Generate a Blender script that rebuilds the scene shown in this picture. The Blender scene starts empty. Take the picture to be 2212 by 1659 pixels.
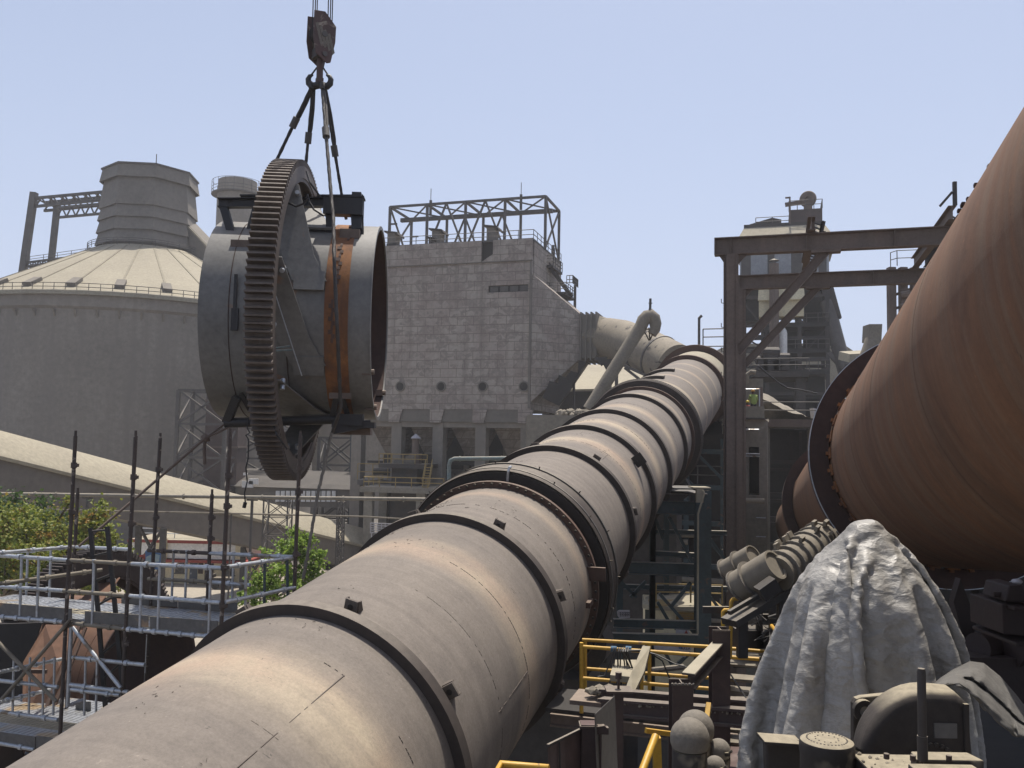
import bpy, bmesh, math, random
from mathutils import Vector, Matrix, noise, Quaternion
from math import sin, cos, pi, radians, sqrt, atan2, hypot
random.seed(7)
sc = bpy.context.scene
col = sc.collection
# ------------------------------------------------------------------ camera
F, CX, CY, H = 1864.0, 1106.0, 829.5, 15.0          # focal length and centre of a 2212 px wide frame
PITCH, ROLL = math.atan(0.07), 0.0178
fw = Vector((0, cos(PITCH), sin(PITCH)))
_r = Vector((1, 0, 0)); _u = Vector((0, -sin(PITCH), cos(PITCH)))
rt = _r*cos(ROLL) + _u*sin(ROLL)
up = -_r*sin(ROLL) + _u*cos(ROLL)
CAM = Vector((0, 0, H))
cd = bpy.data.cameras.new('camera'); cam = bpy.data.objects.new('camera', cd); col.objects.link(cam)
cam.matrix_world = Matrix(((rt.x, up.x, -fw.x, 0), (rt.y, up.y, -fw.y, 0), (rt.z, up.z, -fw.z, H), (0, 0, 0, 1)))
cd.sensor_width = 36; cd.lens = 36*F/2212; cd.clip_start = 0.05; cd.clip_end = 3000
sc.camera = cam
# ------------------------------------------------------------------ sky and sun
SUN_EL, SUN_AZ = radians(74), radians(16)            # azimuth clockwise from +Y
w = bpy.data.worlds.new('World'); sc.world = w; w.use_nodes = True
nt = w.node_tree; bg = nt.nodes['Background']
sky = nt.nodes.new('ShaderNodeTexSky'); sky.sky_type = 'NISHITA'; sky.sun_disc = False
sky.sun_elevation = SUN_EL; sky.sun_rotation = SUN_AZ
sky.air_density = 1.0; sky.dust_density = 4.0; sky.ozone_density = 2.0; sky.altitude = 200
hz = nt.nodes.new('ShaderNodeMix'); hz.data_type = 'RGBA'     # dust haze whitens the sky, most of all low down
hz.inputs[7].default_value = (4.7, 5.3, 6.9, 1)
gm = nt.nodes.new('ShaderNodeNewGeometry'); sp = nt.nodes.new('ShaderNodeSeparateXYZ'); nt.links.new(gm.outputs['Incoming'], sp.inputs[0])
rp = nt.nodes.new('ShaderNodeMapRange'); nt.links.new(sp.outputs[2], rp.inputs[0])
for i_, v_ in ((1, -.75), (2, 0.0), (3, .06), (4, .9)): rp.inputs[i_].default_value = v_
nt.links.new(rp.outputs[0], hz.inputs[0])
nt.links.new(sky.outputs[0], hz.inputs[6]); nt.links.new(hz.outputs[2], bg.inputs[0]); bg.inputs[1].default_value = 0.122
sl = bpy.data.lights.new('sun', 'SUN'); so = bpy.data.objects.new('sun', sl); col.objects.link(so)
sl.energy = 5.0; sl.angle = radians(0.53); sl.color = (1.0, 0.94, 0.85)
sd = Vector((sin(SUN_AZ)*cos(SUN_EL), cos(SUN_AZ)*cos(SUN_EL), sin(SUN_EL)))
so.rotation_mode = 'QUATERNION'; so.rotation_quaternion = sd.to_track_quat('Z', 'Y'); so.location = (0, 0, 80)
sc.view_settings.view_transform = 'Standard'; sc.view_settings.look = 'None'
sc.view_settings.exposure = 0.2; sc.view_settings.gamma = 1.0
sc.render.engine = 'CYCLES'; sc.cycles.max_bounces = 6; sc.cycles.use_denoising = True

# ------------------------------------------------------------------ measuring helpers
def ray(x, y): return fw + rt*((x-CX)/F) - up*((y-CY)/F)
def W(x, y, Y):                                       # the point seen at (x, y) lying Y metres ahead
    d = ray(x, y); return CAM + d*(Y/d.y)
def W0(x, y, Y):
    p = W(x, y, Y); p.z = 0; return p
def WG(x, y, z=0.0):
    d = ray(x, y); return CAM + d*((z-H)/d.z)
PA = Vector((cos(radians(17)), -sin(radians(17)), 0))  # the plant's own grid
PB = Vector((sin(radians(17)), cos(radians(17)), 0))
ZZ = Vector((0, 0, 1))
def drum_axis(l1, l2, R):
    n1 = ray(*l1[0]).cross(ray(*l1[1])).normalized(); n2 = ray(*l2[0]).cross(ray(*l2[1])).normalized()
    d = n1.cross(n2).normalized()
    if d.y < 0: d = -d
    m = ray(*l1[0])+ray(*l1[1])+ray(*l2[0])+ray(*l2[1]); m = m-d*m.dot(d)
    if n1.dot(m) < 0: n1 = -n1
    if n2.dot(m) < 0: n2 = -n2
    b = (n1+n2).normalized()
    return CAM + b*(R/b.dot(n1)), d

# ------------------------------------------------------------------ objects
ROOTM = {}
def tag(o, label=None, cat=None, group=None, kind=None):
    if label: o['label'] = label
    if cat: o['category'] = cat
    if group: o['group'] = group
    if kind: o['kind'] = kind
    return o
def thing(name, label, cat, loc=(0, 0, 0), rotz=0.0, group=None, mat=None):
    o = bpy.data.objects.new(name, None); col.objects.link(o); o.empty_display_size = .3
    M_ = Matrix.Translation(Vector(loc)) @ (mat.to_4x4() if mat else Matrix.Rotation(rotz, 4, 'Z'))
    o.matrix_world = M_; ROOTM[o] = M_
    return tag(o, label, cat, group)
class MB:
    def __init__(s, root=None):                       # with a root: points come in world metres
        s.v = []; s.f = []; s.inv = ROOTM[root].inverted() if root is not None else None
    def add(s, vs, fs):
        b = len(s.v)
        for p in vs:
            p = Vector(p); s.v.append(s.inv @ p if s.inv else p)
        s.f += [tuple(b+i for i in f) for f in fs]
    def box(s, c, sz, X=Vector((1, 0, 0)), Y=Vector((0, 1, 0)), Z=Vector((0, 0, 1))):
        c = Vector(c); a, b, d = X*sz[0]/2, Y*sz[1]/2, Z*sz[2]/2
        s.add([c-a-b-d, c+a-b-d, c+a+b-d, c-a+b-d, c-a-b+d, c+a-b+d, c+a+b+d, c-a+b+d],
              [(0, 3, 2, 1), (4, 5, 6, 7), (0, 1, 5, 4), (1, 2, 6, 5), (2, 3, 7, 6), (3, 0, 4, 7)])
        return s
    def frame(s, p, q, upv=ZZ):
        d = (q-p).normalized(); u_ = Vector(upv)
        if abs(d.dot(u_)) > .98: u_ = Vector((0, 1, 0))
        x = d.cross(u_).normalized(); return d, x, x.cross(d)
    def bar(s, p, q, wd, ht=None, upv=ZZ):
        p = Vector(p); q = Vector(q); d, x, z = s.frame(p, q, upv)
        return s.box((p+q)/2, (wd, (q-p).length, ht or wd), x, d, z)
    def ibeam(s, p, q, ht, wd, upv=ZZ, tf=.03, tw=.02):
        p = Vector(p); q = Vector(q); d, x, z = s.frame(p, q, upv); L = (q-p).length; c = (p+q)/2
        s.box(c+z*(ht/2-tf/2), (wd, L, tf), x, d, z); s.box(c-z*(ht/2-tf/2), (wd, L, tf), x, d, z)
        return s.box(c, (tw, L, ht-2*tf), x, d, z)
    def tube(s, pts, r, n=10, caps=True, lobes=0, amp=.0, twist=0.0):
        pts = [Vector(p) for p in pts]; rs = r if isinstance(r, (list, tuple)) else [r]*len(pts)
        t0 = (pts[1]-pts[0]).normalized(); a = t0.orthogonal().normalized(); vs = []; fs = []; dist = 0
        for i, p in enumerate(pts):
            t = ((pts[min(i+1, len(pts)-1)]-p).normalized()+(p-pts[max(i-1, 0)]).normalized())
            t = t.normalized() if t.length > 1e-6 else t0
            a = (a-t*a.dot(t)).normalized(); b = t.cross(a)
            if i: dist += (p-pts[i-1]).length
            for k in range(n):
                an = 2*pi*k/n; rr = rs[i]*(1+amp*cos(lobes*an+twist*dist)) if lobes else rs[i]
                vs.append(p+(a*cos(an)+b*sin(an))*rr)
            if i:
                o = (i-1)*n
                fs += [(o+k, o+(k+1) % n, o+n+(k+1) % n, o+n+k) for k in range(n)]
        if caps:
            fs.append(tuple(range(n-1, -1, -1))); o = (len(pts)-1)*n; fs.append(tuple(o+k for k in range(n)))
        s.add(vs, fs); return s
    def lathe(s, prof, n=48, o=Vector((0, 0, 0)), ax=Vector((1, 0, 0)), a0=0.0, a1=2*pi, closed=True):
        # prof: (along, radius) pairs
        ax = Vector(ax).normalized(); e1 = ax.cross(ZZ)
        e1 = Vector((1, 0, 0)) if e1.length < .01 else e1.normalized()
        e2 = e1.cross(ax) if abs(ax.z) > .9 else e1.cross(ax); full = abs(a1-a0-2*pi) < 1e-6
        m = n if full else n+1; vs = []; fs = []
        for k in range(m):
            an = a0+(a1-a0)*k/n; dr = e1*cos(an)+e2*sin(an)
            vs += [Vector(o)+ax*x+dr*r for x, r in prof]
        L = len(prof); J = L if closed else L-1
        for k in range(n):
            k2 = (k+1) % m
            for j in range(J):
                j2 = (j+1) % L; fs.append((k*L+j, k*L+j2, k2*L+j2, k2*L+j))
        if not full and closed:
            fs.append(tuple(range(L))); fs.append(tuple(n*L+j for j in range(L-1, -1, -1)))
        s.add(vs, fs); return s
    def prism(s, poly, ex):
        n = len(poly); ex = Vector(ex); vs = [Vector(p) for p in poly]; vs += [p+ex for p in vs]
        s.add(vs, [tuple(range(n-1, -1, -1)), tuple(range(n, 2*n))]+[(i, (i+1) % n, n+(i+1) % n, n+i) for i in range(n)])
        return s
    def rail(s, pts, h=1.1, r=.025, mids=(.55,), step=1.5, n=6, upv=ZZ):
        # handrail along a path: posts and rails
        pts = [Vector(p) for p in pts]
        for p, q in zip(pts, pts[1:]):
            for hh in (1.0,)+tuple(m_ for m_ in mids): s.tube([p+upv*h*hh, q+upv*h*hh], r, n)
            k = max(1, round((q-p).length/step))
            for i in range(k+1):
                c = p.lerp(q, i/k); s.tube([c, c+upv*h], r*1.05, n)
        return s
    def blob(s, c, r, seed=0, n=1, sq=(1, 1, 1), rough=.35):
        bm = bmesh.new(); bmesh.ops.create_icosphere(bm, subdivisions=n+1, radius=1)
        vs = []
        for v in bm.verts:
            k = 1+rough*noise.noise(v.co*1.7+Vector((seed*3.1, seed, 0)))*1.6
            vs.append(Vector(c)+Vector((v.co.x*sq[0], v.co.y*sq[1], v.co.z*sq[2]))*r*k)
        fs = [tuple(v.index for v in f.verts) for f in bm.faces]; bm.free(); s.add(vs, fs); return s
    def build(s, name, mat, parent=None, smooth=None, bevel=0, label=None):
        me = bpy.data.meshes.new(name); me.from_pydata([tuple(p) for p in s.v], [], s.f); me.update()
        bm = bmesh.new(); bm.from_mesh(me); bmesh.ops.recalc_face_normals(bm, faces=bm.faces); bm.to_mesh(me); bm.free()
        o = bpy.data.objects.new(name, me); col.objects.link(o)
        for m_ in (mat if isinstance(mat, (list, tuple)) else [mat]): me.materials.append(m_)
        if smooth is not None:
            me.polygons.foreach_set('use_smooth', [True]*len(me.polygons)); me.set_sharp_from_angle(angle=radians(smooth))
        if bevel:
            b = o.modifiers.new('bevel', 'BEVEL'); b.width = bevel; b.segments = 2; b.limit_method = 'ANGLE'; b.angle_limit = radians(40)
        if parent is not None: o.parent = parent
        if label: o['label'] = label
        return o
def copy_tree(o, parent=None):
    c = o.copy(); col.objects.link(c)
    if parent is not None: c.parent = parent
    for ch in list(o.children): copy_tree(ch, c)
    return c

# ------------------------------------------------------------------ materials
def N(nt, t, **k):
    n = nt.nodes.new(t)
    for a, b in k.items(): setattr(n, a, b)
    return n
def mix(nt, fac, a, b, blend='MIX'):
    m = N(nt, 'ShaderNodeMix', data_type='RGBA', blend_type=blend)
    for sock, v in ((m.inputs[0], fac), (m.inputs[6], a), (m.inputs[7], b)):
        if isinstance(v, (tuple, list)): sock.default_value = (*v, 1) if len(v) == 3 else v
        elif isinstance(v, (int, float)): sock.default_value = v
        else: nt.links.new(v, sock)
    return m.outputs[2]
def ramp(nt, src, stops):
    r = N(nt, 'ShaderNodeValToRGB'); e = r.color_ramp.elements
    while len(e) < len(stops): e.new(.5)
    for x, (p, c) in zip(e, stops):
        x.position = p; x.color = (c, c, c, 1) if isinstance(c, (int, float)) else (*c, 1)
    nt.links.new(src, r.inputs[0]); return r.outputs[0]
def noise_(nt, vec, scale, detail=6, rough=.6, dist=0.0):
    n = N(nt, 'ShaderNodeTexNoise'); n.inputs['Scale'].default_value = scale; n.inputs['Detail'].default_value = detail
    n.inputs['Roughness'].default_value = rough; n.inputs['Distortion'].default_value = dist; nt.links.new(vec, n.inputs['Vector']); return n.outputs[0]
def math_(nt, op, a, b=None):
    m = N(nt, 'ShaderNodeMath', operation=op)
    for s_, v in ((m.inputs[0], a), (m.inputs[1], b)):
        if v is None: continue
        if isinstance(v, (int, float)): s_.default_value = v
        else: nt.links.new(v, s_)
    return m.outputs[0]
def mapped(nt, vec, sc_=(1, 1, 1), rot=(0, 0, 0)):
    m = N(nt, 'ShaderNodeMapping'); m.inputs['Scale'].default_value = sc_; m.inputs['Rotation'].default_value = rot
    nt.links.new(vec, m.inputs[0]); return m.outputs[0]
def start(name, rough, metal):
    m = bpy.data.materials.new(name); m.use_nodes = True; t = m.node_tree; b = t.nodes['Principled BSDF']
    b.inputs['Roughness'].default_value = rough; b.inputs['Metallic'].default_value = metal
    tc = N(t, 'ShaderNodeTexCoord').outputs['Object']; return m, t, b, tc
def bump_(t, b, h, strength, dist=.02):
    n = N(t, 'ShaderNodeBump'); n.inputs['Strength'].default_value = strength; n.inputs['Distance'].default_value = dist
    t.links.new(h, n.inputs['Height']); t.links.new(n.outputs[0], b.inputs['Normal'])
def mat(name, c1, c2=None, rough=.85, metal=0.0, scale=.8, fine=9.0, bump=.25, streak=None, spots=None, dust=None, contrast=(.36, .64), fr=(.78, 1.12), k_=.62):
    m, t, b, tc = start(name, rough, metal); c2 = c2 or tuple(x*.7 for x in c1)
    c1 = tuple(x*k_ for x in c1); c2 = tuple(x*k_ for x in c2)
    n1 = noise_(t, tc, scale, 8, .62)
    c = mix(t, ramp(t, n1, [(contrast[0], 0.0), (contrast[1], 1.0)]), c1, c2)
    n2 = noise_(t, tc, scale*fine, 6, .65)
    c = mix(t, 1.0, c, ramp(t, n2, [(.3, fr[0]), (.7, fr[1])]), 'MULTIPLY')
    if streak:                                        # run-down stains: noise stretched along z
        n3 = noise_(t, mapped(t, tc, (streak[1], streak[1], streak[1]*.06)), 1.0, 5, .6)
        c = mix(t, ramp(t, n3, [(streak[2], 0.0), (streak[2]+.18, streak[3])]), c, streak[0])
    if spots:
        n4 = noise_(t, tc, spots[1], 4, .55, .6)
        c = mix(t, ramp(t, n4, [(spots[2], 0.0), (spots[2]+.06, 1.0)]), c, spots[0])
    if dust:                                          # dust lying on what faces up
        g = N(t, 'ShaderNodeNewGeometry'); sx = N(t, 'ShaderNodeSeparateXYZ'); t.links.new(g.outputs['Normal'], sx.inputs[0])
        k = math_(t, 'MULTIPLY', ramp(t, sx.outputs[2], [(.65, 0.0), (.93, 1.0)]), ramp(t, n2, [(.25, .55), (.6, 1.0)]))
        c = mix(t, math_(t, 'MULTIPLY', k, dust[1]), c, dust[0])
    t.links.new(c, b.inputs['Base Color'])
    if bump: bump_(t, b, n2, bump)
    return m
DUST = (.34, .295, .225)
M = {}
M['concrete'] = mat('concrete', (.40, .35, .285), (.33, .29, .236), streak=((.19, .166, .137), .6, .46, .9), scale=.12, fine=14)
M['pale_concrete'] = mat('pale_concrete', (.36, .33, .27), (.28, .25, .2), scale=.4, dust=(DUST, .7))
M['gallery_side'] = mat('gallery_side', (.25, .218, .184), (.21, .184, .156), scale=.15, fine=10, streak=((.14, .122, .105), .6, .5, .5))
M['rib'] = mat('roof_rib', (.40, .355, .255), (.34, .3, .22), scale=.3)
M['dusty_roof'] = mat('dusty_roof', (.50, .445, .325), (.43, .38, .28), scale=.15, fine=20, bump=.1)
M['headhouse'] = mat('dusty_sheet', (.28, .248, .205), (.235, .208, .173), scale=.2, fine=8, streak=((.17, .155, .13), .6, .5, .5))
M['dark_steel'] = mat('dark_steel', (.055, .05, .048), (.085, .065, .052), scale=1.2, rough=.7, dust=(DUST, .55))
M['grey_steel'] = mat('grey_steel', (.16, .145, .13), (.11, .1, .09), scale=.9, rough=.7, dust=(DUST, .6))
M['brown_steel'] = mat('brown_steel', (.235, .172, .132), (.185, .137, .107), scale=.9, rough=.75, streak=((.2, .13, .1), 1.2, .55, .5), dust=((.3, .24, .18), .5))
M['teal'] = mat('teal_paint', (.065, .105, .115), (.05, .075, .08), scale=.8, rough=.6, spots=((.09, .065, .05), 3.0, .62), dust=(DUST, .75))
M['yellow'] = mat('yellow_paint', (.85, .50, .05), (.75, .42, .045), scale=2.0, rough=.5, spots=((.2, .11, .05), 7.0, .66), bump=.08)
M['pale_yellow'] = mat('dusty_yellow_paint', (.50, .36, .13), (.42, .3, .12), scale=1.0)
M['galv'] = mat('galvanised_tube', (.50, .52, .54), (.38, .40, .42), k_=1.0, scale=3.0, rough=.42, metal=.6, spots=((.2, .16, .12), 2.2, .6), bump=.06)
M['rusty_tube'] = mat('rusty_tube', (.135, .10, .08), (.09, .07, .06), scale=3.0, rough=.8, spots=((.26, .22, .18), 6.0, .6))
M['dark_concrete'] = mat('dark_concrete', (.13, .115, .1), (.09, .08, .07), scale=.4)
M['deck'] = mat('checker_plate', (.60, .62, .65), (.5, .51, .52), scale=1.5, rough=.4, metal=.55, spots=((.4, .31, .2), .9, .57))
M['board'] = mat('toe_board', (.22, .205, .185), (.17, .16, .145), scale=1.4, rough=.7, spots=((.3, .2, .12), 1.8, .64))
M['shell_grey'] = mat('grey_primer_plate', (.27, .26, .24), (.205, .197, .18), scale=.7, rough=.6, spots=((.2, .13, .09), 1.3, .66), bump=.1, fine=12)
M['gear'] = mat('gear_steel', (.22, .178, .148), (.15, .115, .092), scale=1.3, rough=.6, metal=.2)
M['gear_rust'] = mat('old_gear_steel', (.085, .06, .05), (.06, .046, .04), scale=1.3, rough=.75)
M['orange'] = mat('orange_rust', (.46, .2, .065), (.26, .105, .045), scale=1.2, rough=.85, streak=((.10, .05, .03), 3.4, .46, .85))
M['rust_plate'] = mat('rust_plate', (.26, .14, .085), (.17, .09, .06), scale=.8, rough=.9, spots=((.12, .07, .05), 1.2, .58))
M['inner_rust'] = mat('drum_lining', (.10, .055, .042), (.07, .042, .035), scale=.8, rough=.95)
M['black'] = mat('black_paint', (.022, .02, .02), (.034, .028, .026), scale=2.0, rough=.55, dust=((.3, .26, .2), .35))
M['rope'] = mat('wire_rope', (.12, .105, .095), (.08, .072, .065), scale=6, rough=.6, metal=.3)
M['dark_rope'] = mat('greased_rope', (.035, .032, .032), (.05, .044, .04), scale=6, rough=.6)
M['block'] = mat('hook_block_paint', (.15, .085, .075), (.11, .07, .06), scale=2.0, rough=.7, spots=((.26, .22, .17), 2.5, .56))
M['cream'] = mat('cream_wall', (.66, .58, .38), (.6, .52, .34), k_=1.0, scale=.5, bump=.08, streak=((.4, .34, .24), .9, .56, .4))
M['white_wall'] = mat('white_wall', (.72, .70, .66), (.66, .64, .6), k_=1.0, scale=.5, bump=.08)
M['red'] = mat('red_trim', (.42, .055, .035), (.36, .05, .035), scale=1.5, rough=.6)
M['glass'] = mat('dark_window', (.06, .065, .07), (.05, .05, .055), rough=.2, bump=0)
M['blue_door'] = mat('blue_grey_door', (.13, .16, .2), (.11, .13, .16), rough=.6)
M['earth'] = mat('dusty_earth', (.20, .175, .145), (.15, .135, .115), scale=.06, fine=30)
M['yard'] = mat('yard_concrete', (.52, .46, .37), (.44, .39, .31), scale=.06, fine=30, spots=((.25, .22, .18), .25, .62))
M['tarp2'] = mat('grey_tarpaulin', (.20, .19, .172), (.13, .122, .112), scale=2.2, rough=.85, bump=.5, fine=6)  # darkened to put the shade under the drum into the sheet
M['cast'] = mat('dusty_cast_iron', (.075, .06, .05), (.05, .042, .036), scale=2.0, rough=.85, spots=((.17, .145, .105), 2.3, .6), dust=((.33, .285, .2), .85))  # real dust; sides darkened and tops paled to mimic shade and sun
M['dusty_pipe'] = mat('dusty_duct', (.34, .295, .225), (.27, .235, .18), scale=.6, spots=((.09, .075, .06), .75, .66), bump=.3)
M['holed_duct'] = mat('worn_duct', (.40, .345, .26), (.32, .275, .21), scale=.5, spots=((.05, .042, .035), .9, .63), bump=.3)
M['corr_dark'] = mat('dark_interior', (.045, .041, .038), (.06, .052, .046), scale=.5)  # near black, deepened to put shade into floors, openings and backdrops
M['brown_wall'] = mat('brown_cladding', (.15, .105, .092), (.12, .088, .078), scale=.1, fine=10)
M['rubble'] = mat('rubble', (.40, .35, .27), (.3, .26, .2), scale=2.0, bump=.5)
M['dusty_dome'] = mat('dusty_dome', (.30, .265, .215), (.22, .195, .16), scale=4.0, spots=((.13, .11, .09), 6.0, .64))
M['grey_sheet'] = mat('galvanised_sheet', (.54, .56, .58), (.44, .46, .48), scale=.4, streak=((.24, .25, .26), .8, .5, .7), rough=.6)
M['sign_yellow'] = mat('ochre_board', (.36, .21, .04), (.3, .18, .035), scale=1.0, rough=.6)
M['sign_white'] = mat('white_board', (.62, .60, .62), (.56, .54, .56), scale=1.0, rough=.6, bump=.03)
M['sign_blue'] = mat('blue_board', (.07, .16, .36), (.09, .2, .42), scale=1.5, rough=.5, bump=.03)
M['sign_pale'] = mat('pale_print', (.5, .55, .5), (.3, .45, .55), scale=2.5, rough=.5, bump=.03)
M['ink'] = mat('dark_print', (.03, .03, .05), (.03, .03, .05), bump=0)
M['dark_maroon'] = mat('shaded_maroon', (.034, .016, .014), (.026, .014, .012), scale=1.5, rough=.7)  # maroon darkened to put the drum's shadow into the colour
M['maroon'] = mat('maroon_paint', (.10, .062, .052), (.075, .048, .042), scale=1.5, rough=.7, dust=(DUST, .4))
M['pink_plate'] = mat('weathered_red_plate', (.16, .10, .09), (.12, .08, .072), scale=1.0, streak=((.25, .2, .18), 1.5, .5, .6))
M['skin'] = mat('skin', (.18, .09, .055), bump=0, scale=3)
M['vest'] = mat('lime_vest', (.40, .52, .14), (.34, .45, .12), bump=.05, scale=4)
M['helmet_o'] = mat('orange_helmet', (.6, .3, .03), (.6, .3, .03), bump=0, rough=.4)
M['helmet_y'] = mat('yellow_helmet', (.68, .5, .03), (.68, .5, .03), bump=0, rough=.4)
M['shirt_red'] = mat('red_shirt', (.35, .05, .03), (.3, .04, .03), bump=.05)
M['trousers'] = mat('dark_trousers', (.05, .05, .06), (.04, .04, .05), bump=.05)
M['pale_blue'] = mat('pale_blue_pipe', (.20, .29, .30), (.26, .28, .25), scale=1.0, dust=(DUST, .8))
M['cable'] = mat('black_cable', (.025, .024, .024), (.035, .03, .03), rough=.5, bump=0)
M['blue_tape'] = mat('blue_tape', (.10, .2, .32), (.1, .2, .32), bump=0)
M['bark'] = mat('bark', (.16, .12, .085), (.1, .075, .055), scale=4)
def leafmat(name, a, b, c=None):
    m, t, s_, tc = start(name, .6, 0)
    n1 = noise_(t, tc, 1.1, 3, .5); n2 = noise_(t, tc, 7.0, 2, .5)
    k = mix(t, ramp(t, n2, [(.35, 0.0), (.65, 1.0)]), a, b)
    if c: k = mix(t, ramp(t, n1, [(.56, 0.0), (.66, .8)]), k, c)
    t.links.new(k, s_.inputs['Base Color'])
    tr = N(t, 'ShaderNodeBsdfTranslucent'); t.links.new(k, tr.inputs[0]); ms = N(t, 'ShaderNodeMixShader'); ms.inputs[0].default_value = .38
    t.links.new(s_.outputs[0], ms.inputs[1]); t.links.new(tr.outputs[0], ms.inputs[2])
    t.links.new(ms.outputs[0], t.nodes['Material Output'].inputs[0]); return m
M['leaf_autumn'] = leafmat('yellowing_leaves', (.11, .17, .025), (.26, .26, .04), (.40, .22, .06))
M['leaf_dark'] = leafmat('dark_leaves', (.035, .075, .018), (.07, .12, .025))
M['leaf_bright'] = leafmat('bright_leaves', (.15, .25, .03), (.27, .36, .06))
# kiln shell: heat-faded bands along the axis (local X), flaking dust
def kiln_mat(name, base, base2, band, bands, warm=None, L=80.0, x0=-10.0, streaks=None, grain=1.0):
    m, t, b, tc = start(name, .85, 0)
    sx = N(t, 'ShaderNodeSeparateXYZ'); t.links.new(tc, sx.inputs[0])
    wob = math_(t, 'MULTIPLY', math_(t, 'SUBTRACT', noise_(t, tc, .8, 8, .7), .5), .38)
    x = math_(t, 'DIVIDE', math_(t, 'ADD', math_(t, 'SUBTRACT', sx.outputs[0], x0), wob), L)
    c = mix(t, ramp(t, noise_(t, tc, .45, 10, .72), [(.38, 0.0), (.62, 1.0)]), base, base2)
    st = noise_(t, mapped(t, tc, (5.0, .10, .10)), 1.0, 9, .68)         # rings of dust round the shell
    c = mix(t, 1.0, c, ramp(t, st, [(.3, .84), (.5, 1.0), (.68, 1.13)]), 'MULTIPLY')
    if streaks:
        c = mix(t, ramp(t, noise_(t, mapped(t, tc, (3.2, .16, .16), (0, 0, .18)), 1.0, 10, .7, .4), [(.47, 0.0), (.62, streaks[1])]), c, streaks[0])
        c = mix(t, ramp(t, noise_(t, mapped(t, tc, (1.1, .3, .3), (0, .1, -.3)), 1.0, 9, .75, .8), [(.53, 0.0), (.66, .55)]), c, tuple(v*.55 for v in base2))
    if bands:
        st_ = []
        for cen, wd, amp in bands: st_ += [((cen-wd-x0)/L, 0.0), ((cen-.35*wd-x0)/L, amp*.75), ((cen+.1*wd-x0)/L, amp), ((cen+wd*.42-x0)/L, amp*.25), ((cen+wd*.8-x0)/L, 0.0)]
        f = None                                                        # a colour ramp holds 32 stops at most
        for i in range(0, len(st_), 25):
            r_ = ramp(t, x, [(0.0, 0.0)]+st_[i:i+25]); f = r_ if f is None else math_(t, 'MAXIMUM', f, r_)
        bc = mix(t, ramp(t, noise_(t, tc, .5, 6, .6), [(.42, 0.0), (.6, 1.0)]), band, warm or band)
        c = mix(t, math_(t, 'MULTIPLY', f, ramp(t, noise_(t, mapped(t, tc, (2.5, .6, .6)), 1.0, 8, .75), [(.28, .45), (.55, 1.0)])), c, bc)
    fl = noise_(t, tc, 26.0, 6, .8)
    c = mix(t, 1.0, c, ramp(t, fl, [(.28, 1-.24*grain), (.7, 1+.16*grain)]), 'MULTIPLY')
    c = mix(t, 1.0, c, ramp(t, noise_(t, tc, 4.0, 8, .75), [(.3, .88), (.7, 1.1)]), 'MULTIPLY')
    fk = noise_(t, mapped(t, tc, (20, 7, 7)), 1.0, 3, .5, 1.2)
    c = mix(t, ramp(t, fk, [(.72, 0.0), (.735, .75)]), c, tuple(v*.4 for v in base2))
    lt = noise_(t, tc, 14.0, 3, .5, .6)
    c = mix(t, ramp(t, lt, [(.71, 0.0), (.75, .5)]), c, tuple(min(1, v*1.7) for v in base))
    t.links.new(c, b.inputs['Base Color']); bump_(t, b, fl, .3, .012); return m
M['kiln'] = kiln_mat('kiln_shell', (.182, .156, .131), (.15, .129, .111), (.40, .332, .238),
                     [(3.4, 1.0, .45), (8.35, .95, 1), (13.25, .75, .95), (17.3, .35, .75), (24.6, .7, 1), (28.2, .7, 1), (32.3, .7, 1), (36.2, .4, .6), (41.5, .5, .8), (45.0, .4, .9), (48.5, .5, .9), (52.0, .5, .7)],
                     (.335, .25, .182))
M['seam'] = mat('weld_seam', (.14, .115, .095), (.11, .092, .078), scale=2.0, k_=.9)
M['kiln_ring'] = mat('kiln_ring_steel', (.085, .064, .052), (.062, .049, .042), scale=.8, rough=.8, dust=((.22, .19, .155), .75))
M['kiln_rust'] = mat('kiln_flange_rust', (.16, .092, .066), (.11, .07, .055), scale=.8, rough=.85, dust=((.24, .19, .15), .5))
M['rust_drum'] = kiln_mat('rusty_drum_shell', (.185, .086, .038), (.14, .066, .033), (.2, .095, .045), [(8.2, .5, .5), (17.5, .7, .5)], None, L=80, x0=-10, streaks=((.17, .112, .07), .65), grain=.7)
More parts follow.
